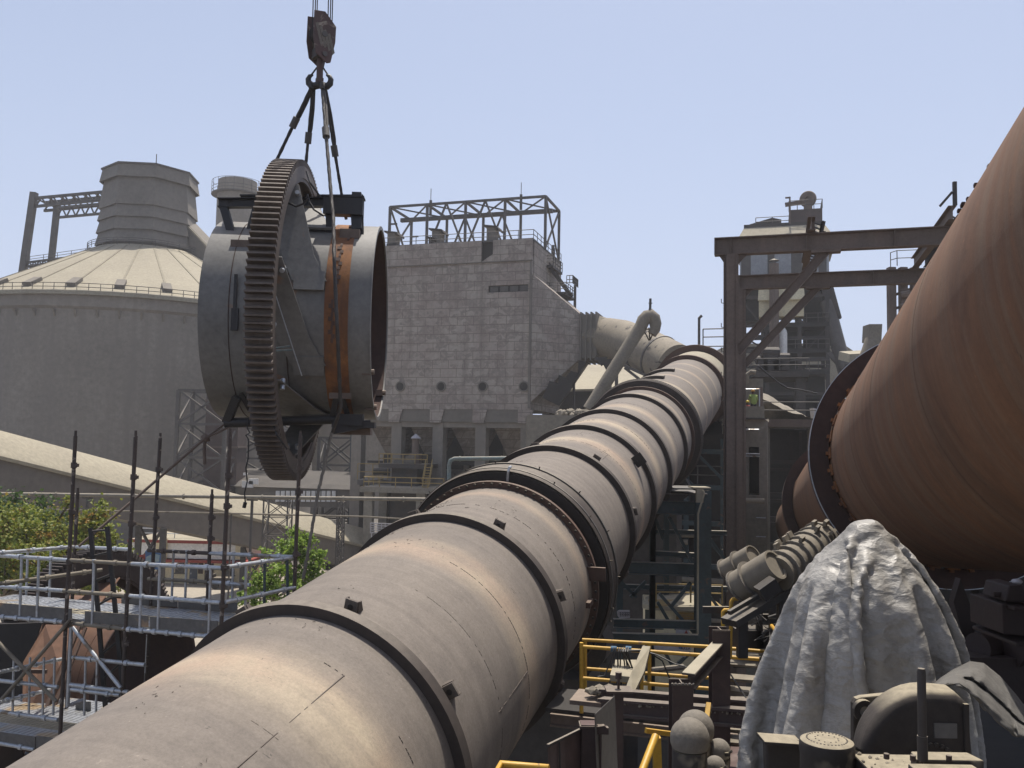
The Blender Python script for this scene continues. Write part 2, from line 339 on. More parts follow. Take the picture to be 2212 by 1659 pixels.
# filter house cladding (local X along the wall, Z up)
def clad_mat():
    m, t, b, tc = start('cladding_panels', .8, 0)
    sx = N(t, 'ShaderNodeSeparateXYZ'); t.links.new(tc, sx.inputs[0])
    cx = N(t, 'ShaderNodeCombineXYZ'); t.links.new(math_(t, 'ADD', sx.outputs[0], math_(t, 'MULTIPLY', sx.outputs[1], 1.0)), cx.inputs[0]); t.links.new(sx.outputs[2], cx.inputs[1])
    br = N(t, 'ShaderNodeTexBrick'); t.links.new(cx.outputs[0], br.inputs[0])
    br.inputs['Scale'].default_value = 1.0; br.inputs['Brick Width'].default_value = 2.05; br.inputs['Row Height'].default_value = 1.04
    br.inputs['Mortar Size'].default_value = .035; br.inputs['Mortar Smooth'].default_value = .1; br.offset = .5
    br.inputs['Color1'].default_value = (.24, .205, .174, 1); br.inputs['Color2'].default_value = (.215, .186, .159, 1); br.inputs['Mortar'].default_value = (.16, .125, .105, 1)
    c = br.outputs[0]
    v = N(t, 'ShaderNodeTexVoronoi'); v.inputs['Scale'].default_value = 1.25; v.feature = 'F1'
    t.links.new(mapped(t, cx.outputs[0], (.8, 1.3, 1), (0, 0, .6)), v.inputs['Vector'])
    s2 = N(t, 'ShaderNodeSeparateColor'); t.links.new(v.outputs['Color'], s2.inputs[0])
    c = mix(t, ramp(t, s2.outputs[0], [(.58, 0.0), (.61, .85)]), c, (.35, .305, .255))
    n5 = noise_(t, cx.outputs[0], 1.1, 6, .62, 1.8)
    c = mix(t, ramp(t, n5, [(.5, 0.0), (.54, .75)]), c, (.31, .27, .225))
    c = mix(t, ramp(t, noise_(t, cx.outputs[0], .2, 3, .5), [(.45, 0.0), (.7, .6)]), c, (.21, .158, .136))
    c = mix(t, 1.0, c, ramp(t, noise_(t, tc, 2.5, 6, .6), [(.3, .85), (.7, 1.1)]), 'MULTIPLY')
    c = mix(t, ramp(t, noise_(t, mapped(t, tc, (.9, .9, .05)), 1.0, 6, .65), [(.5, 0.0), (.68, .55)]), c, (.165, .14, .12))
    c = mix(t, br.outputs[1], c, (.155, .122, .103))
    t.links.new(c, b.inputs['Base Color']); bump_(t, b, br.outputs[1], -.4, .05); return m
M['clad'] = clad_mat()
def tarp_mat():
    m, t, b, tc = start('woven_tarpaulin', .45, 0)
    n1 = noise_(t, tc, 2.4, 10, .75, .5); n2 = noise_(t, tc, 17, 6, .7, .5)
    c = mix(t, ramp(t, n1, [(.34, 0.0), (.62, 1.0)]), (.215, .203, .183), (.345, .33, .3))
    c = mix(t, ramp(t, n2, [(.5, 0.0), (.72, .55)]), c, (.17, .155, .135))
    a = noise_(t, mapped(t, tc, (9, 9, 20), (0.7, 0.6, 0)), 1.0, 5, .65, 1.0)
    b2 = noise_(t, mapped(t, tc, (9, 9, 20), (-.8, .5, 0)), 1.0, 5, .65, 1.0)
    ds = N(t, 'ShaderNodeVectorMath', operation='ADD'); nz = N(t, 'ShaderNodeTexNoise'); nz.inputs['Scale'].default_value = 4.0; t.links.new(tc, nz.inputs['Vector'])
    sc_ = N(t, 'ShaderNodeVectorMath', operation='SCALE'); t.links.new(nz.outputs['Color'], sc_.inputs[0]); sc_.inputs['Scale'].default_value = .28; t.links.new(tc, ds.inputs[0]); t.links.new(sc_.outputs[0], ds.inputs[1])
    hs = None
    for s_, r_, w_ in ((3.2, (.4, .3, .2), 1.0), (8.0, (-.5, .2, .7), .35)):
        v = N(t, 'ShaderNodeTexVoronoi'); v.inputs['Scale'].default_value = s_; t.links.new(mapped(t, ds.outputs[0], (1, 1, 1.7), r_), v.inputs['Vector'])
        k = math_(t, 'MULTIPLY', v.outputs['Distance'], w_); hs = k if hs is None else math_(t, 'ADD', hs, k)
    h = math_(t, 'ADD', hs, math_(t, 'MULTIPLY', math_(t, 'ADD', a, b2), .25))
    t.links.new(c, b.inputs['Base Color']); bump_(t, b, h, .7, .05); return m
M['tarp'] = tarp_mat()

# ================================================================== SETTING
g = MB(); g.add([(-1500, -300, 0), (1500, -300, 0), (1500, 2700, 0), (-1500, 2700, 0)], [(0, 1, 2, 3)])
tag(g.build('ground', M['earth']), 'dusty brown ground of the cement works', kind='structure')
g = MB(); g.add([(-62, 38, .02), (-9, 38, .02), (-2, 104, .02), (-62, 104, .02)], [(0, 1, 2, 3)])
tag(g.build('pavement', M['yard']), 'pale concrete yard before the office building', kind='structure')

def onplane(x, y, p0, n):
    d = ray(x, y); n = Vector(n); return CAM + d*((Vector(p0)-CAM).dot(n)/d.dot(n))

# ------------------------------------------------------------------ large storage silo
c = W(300, 940, 152); c.z = 0
silo = thing('storage_silo', 'huge round concrete silo with a shallow cone roof behind the conveyor gallery', 'silo', c)
R = 29.8
rz = lambda r_: 35.75+(47.6-35.75)*(R+.9-r_)/(R+.9-8.6)
m = MB(); m.lathe([(0, 0), (0, R), (33.2, R), (33.6, R+.35), (35.2, R+.35), (35.2, 0)], 96, ax=ZZ, closed=False); m.build('wall', M['concrete'], silo, 30)
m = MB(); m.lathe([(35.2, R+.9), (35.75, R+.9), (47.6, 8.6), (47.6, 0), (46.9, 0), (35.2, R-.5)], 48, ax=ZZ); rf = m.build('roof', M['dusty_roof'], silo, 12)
for k in range(28):
    a = 2*pi*k/28+.06; d = Vector((cos(a), sin(a), 0)); m = MB(); m.bar(d*(R-3)+ZZ*(rz(R-3)+.02), d*9.4+ZZ*(rz(9.4)+.02), .3, .1); m.build('roof_rib', M['rib'], rf)
    m = MB(); m.bar(d*(R-.6)+ZZ*(rz(R-.6)+.15), d*(R-2.9)+ZZ*(rz(R-2.9)+.15), 1.3, .8); m.build('roof_hatch', M['headhouse'], rf)
m = MB(); n = 120
for h in (.55, 1.1): m.tube([Vector((cos(2*pi*k/n)*(R+.6), sin(2*pi*k/n)*(R+.6), 35.75+h)) for k in range(n+1)], .05, 5, False)
for k in range(n): m.tube([Vector((cos(2*pi*k/n)*(R+.6), sin(2*pi*k/n)*(R+.6), 35.7+h)) for h in (0, 1.1)], .05, 4)
m.build('eave_railing', M['grey_steel'], silo)
m = MB(); n = 60
for h in (.4, .75, 1.1): m.tube([Vector((cos(2*pi*k/n)*9.7, sin(2*pi*k/n)*9.7, 47.3+h)) for k in range(n+1)], .05, 5, False)
for k in range(0, n, 2): m.tube([Vector((cos(2*pi*k/n)*9.7, sin(2*pi*k/n)*9.7, 47.2+h)) for h in (0, 1.1)], .05, 4)
m.build('top_railing', M['grey_steel'], silo)
m = MB()
for k in range(64):
    a = 2*pi*k/64; d = Vector((cos(a), sin(a), 0)); t = d.cross(ZZ); m = MB()
    m.prism([d*(R-.1)+ZZ*33.1-t*.12, d*(R+.7)+ZZ*33.1-t*.12, d*(R-.1)+ZZ*31.9-t*.12], t*.24); m.build('cornice_bracket', M['concrete'], silo)
# octagonal head house with flared sheet skirts
hh = thing('head_house', 'octagonal sheet clad head house with flared skirts on top of the great silo', 'head house', c+ZZ*47.6)
m = MB(); m.lathe([(0, 7.3), (14.2, 7.3), (14.6, 0), (0, 0)], 8, ax=ZZ, a0=.3, a1=.3+2*pi); m.build('wall', M['headhouse'], hh)
for i, (z0, z1, r0, r1) in enumerate([(.6, 3.0, 8.6, 8.0), (2.75, 5.2, 8.5, 7.9), (4.95, 7.4, 8.4, 7.8), (7.1, 12.4, 8.25, 7.55), (11.9, 14.2, 8.35, 7.9)]):
    m = MB(); m.lathe([(z0, r0), (z1, r1), (z1, r1-.15), (z0, r0-.15)], 8, ax=ZZ, a0=.3, a1=.3+2*pi); m.build('sheet_skirt', M['headhouse'], hh)
m = MB(); m.lathe([(14.15, 8.2), (14.4, 8.2), (15.3, 0), (14.15, 0)], 8, ax=ZZ, a0=.3, a1=.3+2*pi); m.build('roof', M['grey_steel'], hh)
q = W(351, 545, 152.2); t = W(357, 412, 152.2); m = MB(hh); m.bar(Vector((q.x, q.y-.6, 48.0)), Vector((t.x, t.y-.6, t.z)), 1.0, .8, Vector((0, 1, 0))); m.build('corner_duct', M['headhouse'], hh)
m = MB(); m.tube([(1.2, -1, 15), (1.2, -1, 18)], .08, 5); m.build('lightning_rod', M['grey_steel'], hh)
# sloping gallery running down from the head house
a = W(398, 492, 153); b = W(520, 620, 150)
sg = thing('inclined_gallery', 'small sheet clad inclined gallery dropping from the head house', 'gallery', a)
m = MB(sg); m.bar(a, b, 4.4, 3.0); m.build('wall', M['headhouse'], sg)
m = MB(sg); m.bar(a+ZZ*1.75, b+ZZ*1.75, 5.0, .3); m.build('roof', M['dusty_roof'], sg)
a = W(398, 530, 153); b = W(520, 664, 150); m = MB(sg); m.bar(a, b, 4.2, 1.9); m.build('lower_deck', M['headhouse'], sg)
# truss gantry beside the head house
Yg = 158
tg = thing('truss_gantry', 'steel truss gantry on two tall legs beside the head house', 'gantry', W(80, 640, Yg))
for (x0, y0, x1, y1, wd) in ((42, 640, 74, 416, 1.1), (108, 590, 124, 440, .9)):
    m = MB(tg); m.bar(W(x0, y0, Yg), W(x1, y1, Yg), wd, wd, Vector((0, 1, 0))); m.build('column', M['grey_steel'], tg)
def truss(name, root, p0, p1, q0, q1, n, wd, mt, double=0.0):
    m = MB(root)
    for off in ((0, double) if double else (0,)):
        o = Vector((0, off, 0)); P0, P1, Q0, Q1 = p0+o, p1+o, q0+o, q1+o
        m.bar(P0, P1, wd); m.bar(Q0, Q1, wd)
        for i in range(n):
            f0, f1 = i/n, (i+.5)/n; f2 = (i+1)/n
            m.bar(Q0.lerp(Q1, f0), P0.lerp(P1, f1), wd*.5); m.bar(P0.lerp(P1, f1), Q0.lerp(Q1, f2), wd*.5)
    if double:
        for i in range(n+1): m.bar(p0.lerp(p1, i/n), p0.lerp(p1, i/n)+Vector((0, double, 0)), wd*.5)
    return m.build(name, mt, root)
truss('truss', tg, W(77, 428, Yg), W(228, 414, Yg-4), W(77, 446, Yg), W(228, 431, Yg-4), 6, .45, M['grey_steel'], 3)
truss('truss', tg, W(124, 449, Yg-2), W(226, 440, Yg-5), W(124, 470, Yg-2), W(224, 461, Yg-5), 5, .4, M['grey_steel'])
truss('walkway', tg, W(58, 567, Yg), W(212, 548, Yg-4), W(58, 575, Yg), W(205, 556, Yg-4), 14, .35, M['grey_steel'])
m = MB(tg); m.rail([W(64, 567, Yg-1), W(215, 546, Yg-5)], 1.1, .05, (.55,), 3); m.bar(W(58, 575, Yg), W(118, 583, Yg), .5); m.bar(W(52, 590, Yg), W(72, 612, Yg), .4); m.bar(W(86, 582, Yg), W(70, 612, Yg), .4); m.build('railing', M['grey_steel'], tg)
# round bin behind
c = W(511, 470, 190); zt = c.z+7.4; c.z = 0
rb = thing('round_bin', 'round concrete bin with a railed top far behind the hanging drum', 'bin', c)
m = MB(); m.lathe([(0, 0), (0, 4.35), (zt-1, 4.35), (zt-1, 4.2), (zt+.7, 4.2), (zt+1.1, 0)], 48, ax=ZZ, closed=False); m.build('wall', M['concrete'], rb, 30)
m = MB(); m.lathe([(zt-2.6, 4.2), (zt-2.6, 5.6), (zt-2.4, 5.6), (zt-2.4, 4.2)], 36, ax=ZZ); m.build('platform', M['grey_steel'], rb)
m = MB(); n = 36
for h in (.7, 1.4, 2.9): m.tube([Vector((cos(2*pi*k/n)*5.5, sin(2*pi*k/n)*5.5, zt-2.5+h)) for k in range(n+1)], .05, 5, False)
for k in range(0, n, 2): m.tube([Vector((cos(2*pi*k/n)*5.5, sin(2*pi*k/n)*5.5, zt-2.5+h)) for h in (0, 2.9)], .05, 4)
m.build('railing', M['grey_steel'], rb)

c = W(720, 940, 190); c.z = 0
s2 = thing('storage_silo', 'smaller plain concrete silo far back below the hanging gear', 'silo', c)
m = MB(); m.lathe([(0, 0), (0, 17), (20, 17), (20.6, 17.3), (23, 3), (23, 0)], 64, ax=ZZ, closed=False); m.build('wall', M['concrete'], s2, 30)

# ------------------------------------------------------------------ conveyor gallery
a = W(0, 985, 64); b = W(775, 1175, 97); d = (b-a).normalized(); a = a-d*36; b = b+d*5
cg = thing('conveyor_gallery', 'long covered conveyor gallery sloping down in front of the great silo', 'conveyor', a)
sdv = d.cross(ZZ).normalized()*-1                                   # away from the camera
if sdv.y < 0: sdv = -sdv
upv = d.cross(sdv); upv = upv if upv.z > 0 else -upv
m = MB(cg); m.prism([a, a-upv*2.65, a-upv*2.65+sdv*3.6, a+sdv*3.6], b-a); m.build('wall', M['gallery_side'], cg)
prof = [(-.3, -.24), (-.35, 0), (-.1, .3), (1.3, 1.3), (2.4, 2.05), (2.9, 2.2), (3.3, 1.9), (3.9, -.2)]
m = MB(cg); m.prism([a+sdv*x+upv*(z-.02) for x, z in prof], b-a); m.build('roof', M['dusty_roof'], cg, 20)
for f in (.30, .47, .63, .78):
    p = a.lerp(b, f)-upv*2.65
    if p.z < 1.5: continue
    m = MB(cg); w0 = 1.0
    for s_ in (0, 3.5): m.bar(p+sdv*s_, Vector((p.x+sdv.x*s_, p.y+sdv.y*s_, 0)), .45)
    n_ = max(1, int(p.z/3))
    for k in range(n_):
        z0, z1 = p.z*k/n_, p.z*(k+1)/n_
        m.bar(Vector((p.x, p.y, z0)), Vector((p.x, p.y, z1))+sdv*3.5, .2); m.bar(Vector((p.x, p.y, z1)), Vector((p.x, p.y, z0))+sdv*3.5, .2)
    m.build('trestle', M['grey_steel'], cg)

# ------------------------------------------------------------------ filter house
cr = W(1145, 885, 100); zb = cr.z; cr.z = 0
fh = thing('filter_house', 'tall grey panel clad filter house with round portholes and hoppers below', 'filter house', cr, -radians(17))
FI = ROOTM[fh].inverted(); L_ = 22.5; DP = 14.0; zt = W(1145, 515, 100).z
def fl(x, y, ly=0.0):                                               # pixel onto the wall plane at local depth ly
    return FI @ onplane(x, y, ROOTM[fh] @ Vector((0, ly, 0)), PB)
zc = fl(1145, 562).z
m = MB()                                                            # wall with its window opening left open
o0 = fl(1055, 632); o1 = fl(1141, 614)
for x0, x1, z0, z1 in ((-L_, o0.x, zb, zc), (o0.x, o1.x, zb, o0.z), (o0.x, o1.x, o1.z, zc), (o1.x, 0, zb, zc)):
    m.box(((x0+x1)/2, .2, (z0+z1)/2), (x1-x0, .4, z1-z0))
m.box((-L_/2, DP/2+.5, (zb+zt)/2), (L_-.02, DP-.6, zt-zb-.1)); m.build('wall', M['clad'], fh)
m = MB(); m.box(((o0.x+o1.x)/2, .32, (o0.z+o1.z)/2), (o1.x-o0.x-.02, .1, o1.z-o0.z-.02))
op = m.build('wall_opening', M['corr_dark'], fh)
m = MB(); e = (o1.x-o0.x)/4
for k in range(4): m.box((o0.x+e*(k+.55), .18, o0.z+.42), (e*.8, .06, .62))
m.build('loose_panel', M['grey_steel'], op)
p0, p1 = fl(1041, 540), fl(1066, 540)
m = MB(); m.box(((-L_+p0.x)/2, -.06, (zc+zt)/2), (p0.x+L_, .3, zt-zc)); m.box(((p1.x)/2, -.06, (zc+zt)/2), (-p1.x, .3, zt-zc)); m.prism([(p0.x+.02, -.2, zc), (p1.x-.02, -.2, zc+.9), (p1.x-.02, -.2, zc)], (0, .2, 0)); m.build('upper_panel', M['clad'], fh)
m = MB(); m.box(((p0.x+p1.x)/2, .38, (zc+zt)/2-.05), (p1.x-p0.x+.3, .05, zt-zc)); m.build('torn_gap', M['corr_dark'], fh)
m = MB(); m.box((-L_/2, -.05, zc-.02), (L_, .34, .1)); m.box((-.12, -.1, (zb+zc)/2), (.25, .22, zc-zb-.3)); m.build('wall_trim', M['headhouse'], fh)
for px in (865, 953, 1043, 1132):
    q = fl(px, 835); m = MB(); m.lathe([(-.14, .48), (-.14, .62), (.1, .62), (.1, .48)], 24, o=Vector((q.x, 0, q.z)), ax=Vector((0, 1, 0)))
    r_ = m.build('porthole', M['headhouse'], fh); m = MB(); m.lathe([(-.05, 0), (-.05, .5), (.05, .5), (.05, 0)], 24, o=Vector((q.x, -.02, q.z)), ax=Vector((0, 1, 0)), closed=False); m.build('porthole_cover', M['corr_dark'], r_)
# inlet funnel to the right
s0, s1 = fl(1147, 592).z, fl(1147, 868).z; f0, f1 = fl(1255, 680, 4).z, fl(1255, 772, 4).z; fx = 5.0
A_ = [(0.02, .05, s1), (0.02, DP, s1), (0.02, DP, s0), (0.02, .05, s0)]; B_ = [(fx, 4.4, f1), (fx, 9.6, f1), (fx, 9.6, f0), (fx, 4.4, f0)]
m = MB(); m.add(A_+B_, [(0, 1, 5, 4), (1, 2, 6, 5), (2, 3, 7, 6), (3, 0, 4, 7), (3, 2, 1, 0), (4, 5, 6, 7)]); m.build('inlet_funnel', M['clad'], fh)
m = MB(); m.box((fx+.9, 7, (f0+f1)/2), (1.8, 5.3, f0-f1+.1))
for k in (-.05, .6, 1.2, 1.8): m.box((fx+k, 7, (f0+f1)/2), (.18, 5.8, f0-f1+.7))
m.build('duct_collar', M['headhouse'], fh)
pl_ = [W(x, y, 99.2+2.7*(x-1145)/112) for x, y in ((1171, 859), (1182, 837), (1187, 823), (1206, 827), (1207, 810), (1221, 816), (1233, 801), (1248, 805), (1250, 778), (1266, 781), (1226, 849), (1206, 876))]
m = MB(fh); m.prism(pl_, Vector((.2, .5, 0))); m.build('torn_lining', M['corr_dark'], fh)
# skirts, ring beam, hoppers and columns
m = MB(); m.box((-L_/2, .8, zb-.75), (L_-.3, 1.4, 1.5)); m.build('base_skirt', M['headhouse'], fh)
bz1, bz0 = fl(1100, 899).z, fl(1100, 925).z
m = MB(); m.box((-L_/2, 1.2, (bz0+bz1)/2), (L_-.6, 1.6, bz1-bz0)); m.box((-L_/2, DP-2, (bz0+bz1)/2), (L_-.6, 1.6, bz1-bz0)); m.build('ring_beam', M['concrete'], fh, bevel=.05)
cxs = [fl(px, 950, 0.9).x for px in (774, 860, 949, 1041, 1139)]
for x in cxs:
    for y in (1.0, DP-2):
        m = MB(); m.box((x, y, zb/2-.7), (1.35, 1.35, zb-1.6)); m.build('column', M['concrete'], fh, bevel=.05)
    m = MB(); m.prism([(x-.9, -.1, zb-.02), (x+.9, -.1, zb-.02), (x+.5, -.1, zb-1.6), (x-.9, -.1, zb-1.6)], (0, .5, 0)); m.build('gusset_panel', M['clad'], fh)
for xa, xb in zip(cxs, cxs[1:]):
    xm = (xa+xb)/2; zt_ = bz0+.9; zl = fl(1100, 988).z
    A_ = [(xm-2.1, 2.0, zt_), (xm+2.1, 2.0, zt_), (xm+2.1, 10.5, zt_), (xm-2.1, 10.5, zt_)]; B_ = [(xm-.9, 5.2, zl), (xm+.9, 5.2, zl), (xm+.9, 7.4, zl), (xm-.9, 7.4, zl)]
    m = MB(); m.add(A_+B_, [(0, 1, 5, 4), (1, 2, 6, 5), (2, 3, 7, 6), (3, 0, 4, 7), (4, 5, 6, 7), (3, 2, 1, 0)]); hp = m.build('hopper', M['clad'], fh)
    m = MB(); m.box((xm, 6.3, zl-.5), (2.2, 2.6, 1.0)); m.tube([(xm, 6.3, zl-.9), (xm, 6.3, zl-3)], .7, 12); m.build('outlet', M['dark_steel'], hp)
m = MB()
for z in (12.5, 9, 5.5): m.box((-L_/2, DP-3, z), (L_, .4, .35)); m.box((-L_/2, 4, z), (L_, .3, .3))
m.tube([(-L_, 6, 11.2), (0, 6, 11.2)], .5, 10); m.build('floor_beam', M['dark_steel'], fh)
m = MB(); m.box((-L_/2, DP+.2, 8.5), (L_, .3, 17)); m.build('back_sheeting', M['corr_dark'], fh)
# roof: railing, vents, service frame
m = MB(); m.rail([(-L_, .3, zt), (0, .3, zt), (0, DP, zt)], 1.15, .045, (.5,), 1.8); m.build('roof_railing', M['grey_steel'], fh)
m = MB(); m.box((-L_/2, DP/2, zt-.02), (L_+.1, DP, .2)); m.build('roof', M['grey_steel'], fh)
for px in (849, 935, 945, 1063):
    q = fl(px, 515, 1.6)
    m = MB(); s_ = .55 if px != 935 else .35; h = 2.0 if px != 935 else 1.0
    m.box((q.x, 1.8, zt+h/2), (s_*2, 1.4, h)); v_ = m.build('roof_vent', M['headhouse'] if px != 935 else M['dark_steel'], fh)
    m = MB(); m.prism([(q.x-s_*1.6, .8, zt+h+.25), (q.x+s_*1.5, .8, zt+h), (q.x+s_*1.9, .8, zt+h-.35), (q.x+s_*1.7, .8, zt+h-.5), (q.x+s_*1.2, .8, zt+h-.1), (q.x-s_*1.6, .8, zt+h+.05)], (0, 2, 0)); m.build('vent_cap', M['dark_steel'], v_)
m = MB()
for k in range(46):
    x = -L_+1+random.random()*(L_-3); hgt = .3+random.random()*.6; m.box((x, 1.5+random.random()*9, zt+hgt/2), (.4+random.random()*1.8, .5+random.random(), hgt))
m.build('roof_machinery', M['dark_steel'], fh)
x0, x1 = fl(843, 440, 5.5).x, fl(1179, 424, 5.5).x; ft = fl(1179, 424, 5.5).z; nb = 4
pts = [x0+(x1-x0)*k/nb for k in range(nb+1)]
for y in (5.5, 12.5):
    for x in pts:
        m = MB(); m.bar((x, y, zt), (x, y, ft), .3); m.build('roof_frame_post', M['grey_steel'], fh)
m = MB()
for y in (5.5, 12.5):
    m.bar((x0, y, ft), (x1, y, ft), .28); m.bar((x0, y, ft-2.3), (x0+(x1-x0)*.05, y, ft-2.3), .2)
for x in pts: m.bar((x, 5.5, ft), (x, 12.5, ft), .26)
m.bar((x0, 9, ft-.9), (x1, 9, ft-.9), .5)
for a_, b_ in zip(pts, pts[1:]): m.bar((a_, 5.5, ft), (b_, 12.5, ft), .16); m.bar((b_, 5.5, ft), (a_, 12.5, ft), .16)
m.build('roof_frame_beam', M['grey_steel'], fh)
m = MB()
for i, (a_, b_) in enumerate(zip(pts, pts[1:])):
    if i in (1, 2):
        for y in (5.5, 12.5): m.bar((a_, y, zt+.2), ((a_+b_)/2, y, ft), .22); m.bar((b_, y, zt+.2), ((a_+b_)/2, y, ft), .22)
m.bar((x0, 5.5, zt), (x0, 12.5, ft), .2); m.bar((x0, 12.5, zt), (x0, 5.5, ft), .2); m.bar((x1, 5.5, zt), (x1, 12.5, ft), .2); m.bar((x1, 12.5, zt), (x1, 5.5, ft), .2)
m.build('roof_frame_brace', M['grey_steel'], fh)
for px, top in ((931, 417), (1126, 404)):
    q = fl(px, top, 9); m = MB(); m.tube([(q.x, 9, ft-.5), (q.x, 9, q.z-1)], .2, 6); m.tube([(q.x, 9, q.z-1), (q.x, 9, q.z+.6)], .05, 4); m.build('lightning_mast', M['grey_steel'], fh)
# stair tower on the right end
st = thing('stair_tower', 'rusting steel stairs and landings on the end wall of the filter house', 'stairs', ROOTM[fh] @ Vector((1.5, 9, 0)), -radians(17))
SI = ROOTM[st]
def sp(x, y, dy=0): return SI.inverted() @ onplane(x, y, SI @ Vector((0, dy, 0)), PB)
for (xa, xb, y) in ((1155, 1205, 583), (1180, 1232, 640), (1195, 1240, 690)):
    p, q = sp(xa, y), sp(xb, y); m = MB(); m.box(((p.x+q.x)/2, 0, q.z), (q.x-p.x, 5, .3)); m.build('landing', M['dark_steel'], st)
    m = MB(); m.rail([(p.x, -2.4, q.z+.15), (q.x, -2.4, q.z+.15), (q.x, 2.4, q.z+.15)], 1.2, .05, (.35, .7), 1.2); m.build('railing', M['grey_steel'], st)
for (xa, ya, xb, yb) in ((1160, 540, 1198, 583), (1195, 585, 1235, 640), (1205, 640, 1238, 690)):
    p, q = sp(xa, ya), sp(xb, yb); m = MB()
    for y in (-1.2, .4): m.bar((p.x, y, p.z), (q.x, y, q.z), .12, .4)
    for k in range(9): f = (k+.5)/9; m.box((p.x+(q.x-p.x)*f, -.4, p.z+(q.z-p.z)*f), (.3, 1.5, .05))
    m.build('stair_flight', M['dark_steel'], st)
p = sp(1180, 800); m = MB(); m.bar((p.x, 2.6, 17), (p.x, 2.6, sp(1180, 520).z), .3); m.bar((p.x+3, 2.6, 17), (p.x+3, 2.6, sp(1180, 610).z), .3); m.build('post', M['grey_steel'], st)
p, q = sp(1232, 612), sp(1245, 597); m = MB(); m.rail([(p.x, -2, p.z-.4), (q.x, -2, p.z-.4), (q.x, 1, p.z-.4)], 1.0, .05, (.1, .5), .35); m.build('ladder_cage', M['grey_steel'], st)

# ------------------------------------------------------------------ duct and elbow pipe right of the filter
dp = [W(1282, 730, 105), W(1296, 731, 104.5), W(1312, 732, 104), W(1345, 738, 101), W(1400, 760, 97), W(1462, 792, 92)]
du = thing('round_duct', 'fat dusty round duct with dark patches leaving the filter house', 'duct', dp[0])
m = MB(du); m.tube(dp[2:], [2.55, 2.55, 2.5, 2.45], 32); m.build('pipe', M['holed_duct'], du, 40)
m = MB(du); m.tube(dp[:3], [2.9, 2.8, 2.5], 10); m.build('transition', M['dusty_pipe'], du)
m = MB(du); m.tube([W(1392, 757, 97.5), W(1395, 758.5, 97.2)], 2.62, 32); m.tube([W(1424, 773, 95), W(1427, 774.5, 94.8)], 2.6, 32); m.build('stiffener', M['grey_steel'], du)
m = MB(du)
for px, py, dx, dz in ((1284, 772, 1.5, 1.0), (1297, 776, 2.1, 2.3), (1310, 778, .9, 1.1), (1352, 786, .8, .7)):
    a = W(px, py, 98); m.prism([a, a+Vector((dx, .1, .1)), a+Vector((dx*.9, .05, -dz*.6)), a+Vector((dx*.55, 0, -dz)), a+Vector((dx*.3, 0, -dz*.5))], (0, .1, 0))
m.build('torn_sheet', M['dark_steel'], du)
m = MB(du)
for px in (1318, 1332): m.bar(W(px, 790, 97), Vector((W(px, 790, 97).x, 97, 6)), .35)
m.bar(W(1345, 788, 96), W(1405, 815, 94), .3); m.bar(W(1350, 795, 96), W(1395, 830, 94), .25); m.build('support', M['grey_steel'], du)
ep = thing('vent_pipe', 'slanting vent pipe bent over like a hook in front of the round duct', 'pipe', W(1282, 876, 84))
cv = [W(1272, 885, 82), W(1384, 706, 82)]
bend = [(1390, 692), (1398, 684), (1406, 682), (1413, 688), (1416, 700), (1415, 712), (1408, 722)]
m = MB(ep); m.tube([cv[0], W(1330, 792, 82), cv[1]], .62, 14); m.build('pipe', M['dusty_pipe'], ep, 40)
m = MB(ep); m.tube([cv[1]]+[W(x, y, 82) for x, y in bend], [.6, .64, .66, .66, .62, .58, .5, .45], 14); m.build('bend', M['dusty_pipe'], ep, 50)
m = MB(ep); m.tube([W(1404, 682, 82), W(1405, 645, 82)], .12, 6); m.bar(W(1401, 655, 82), W(1409, 655, 82), .08); m.bar(W(1401, 668, 82), W(1409, 668, 82), .08)
for a, b in (((1390, 712), (1402, 735)), ((1402, 708), (1404, 735)), ((1412, 716), (1404, 735))): m.tube([W(*a, 82), W(*b, 83)], .07, 5)
m.build('stay', M['dark_steel'], ep)
# warehouse behind
wr = thing('store_shed', 'long low store shed with a dusty cream roof behind the vent pipe', 'shed', W(1330, 880, 125))
a, b = W(1180, 842, 120), W(1520, 836, 118); a2, b2 = W(1180, 789, 140), W(1520, 783, 138)
m = MB(wr); m.add([a, b, b2, a2, a-ZZ*.3, b-ZZ*.3, b2-ZZ*.3, a2-ZZ*.3], [(0, 1, 2, 3), (4, 7, 6, 5), (0, 4, 5, 1), (1, 5, 6, 2), (2, 6, 7, 3), (3, 7, 4, 0)]); m.build('roof', M['dusty_roof'], wr)
m = MB(wr); m.prism([a+Vector((0, 1, -.2)), b+Vector((0, 1, -.2)), Vector((b.x, b.y+1, 0)), Vector((a.x, a.y+1, 0))], (0, 14, 0)); m.build('wall', M['corr_dark'], wr)
rh = MB()
for k in range(150):
    q = W(1205+random.random()*95, 889+random.random()*12, 92+random.random()*8); rh.blob(q, .16+random.random()*.3, k, 0)
rh.box(W(1255, 940, 95)-ZZ*4, (12, 9, 12))
tag(rh.build('rubble_heap', M['rubble']), 'heap of pale broken rubble beside the filter house foot', 'rubble heap')

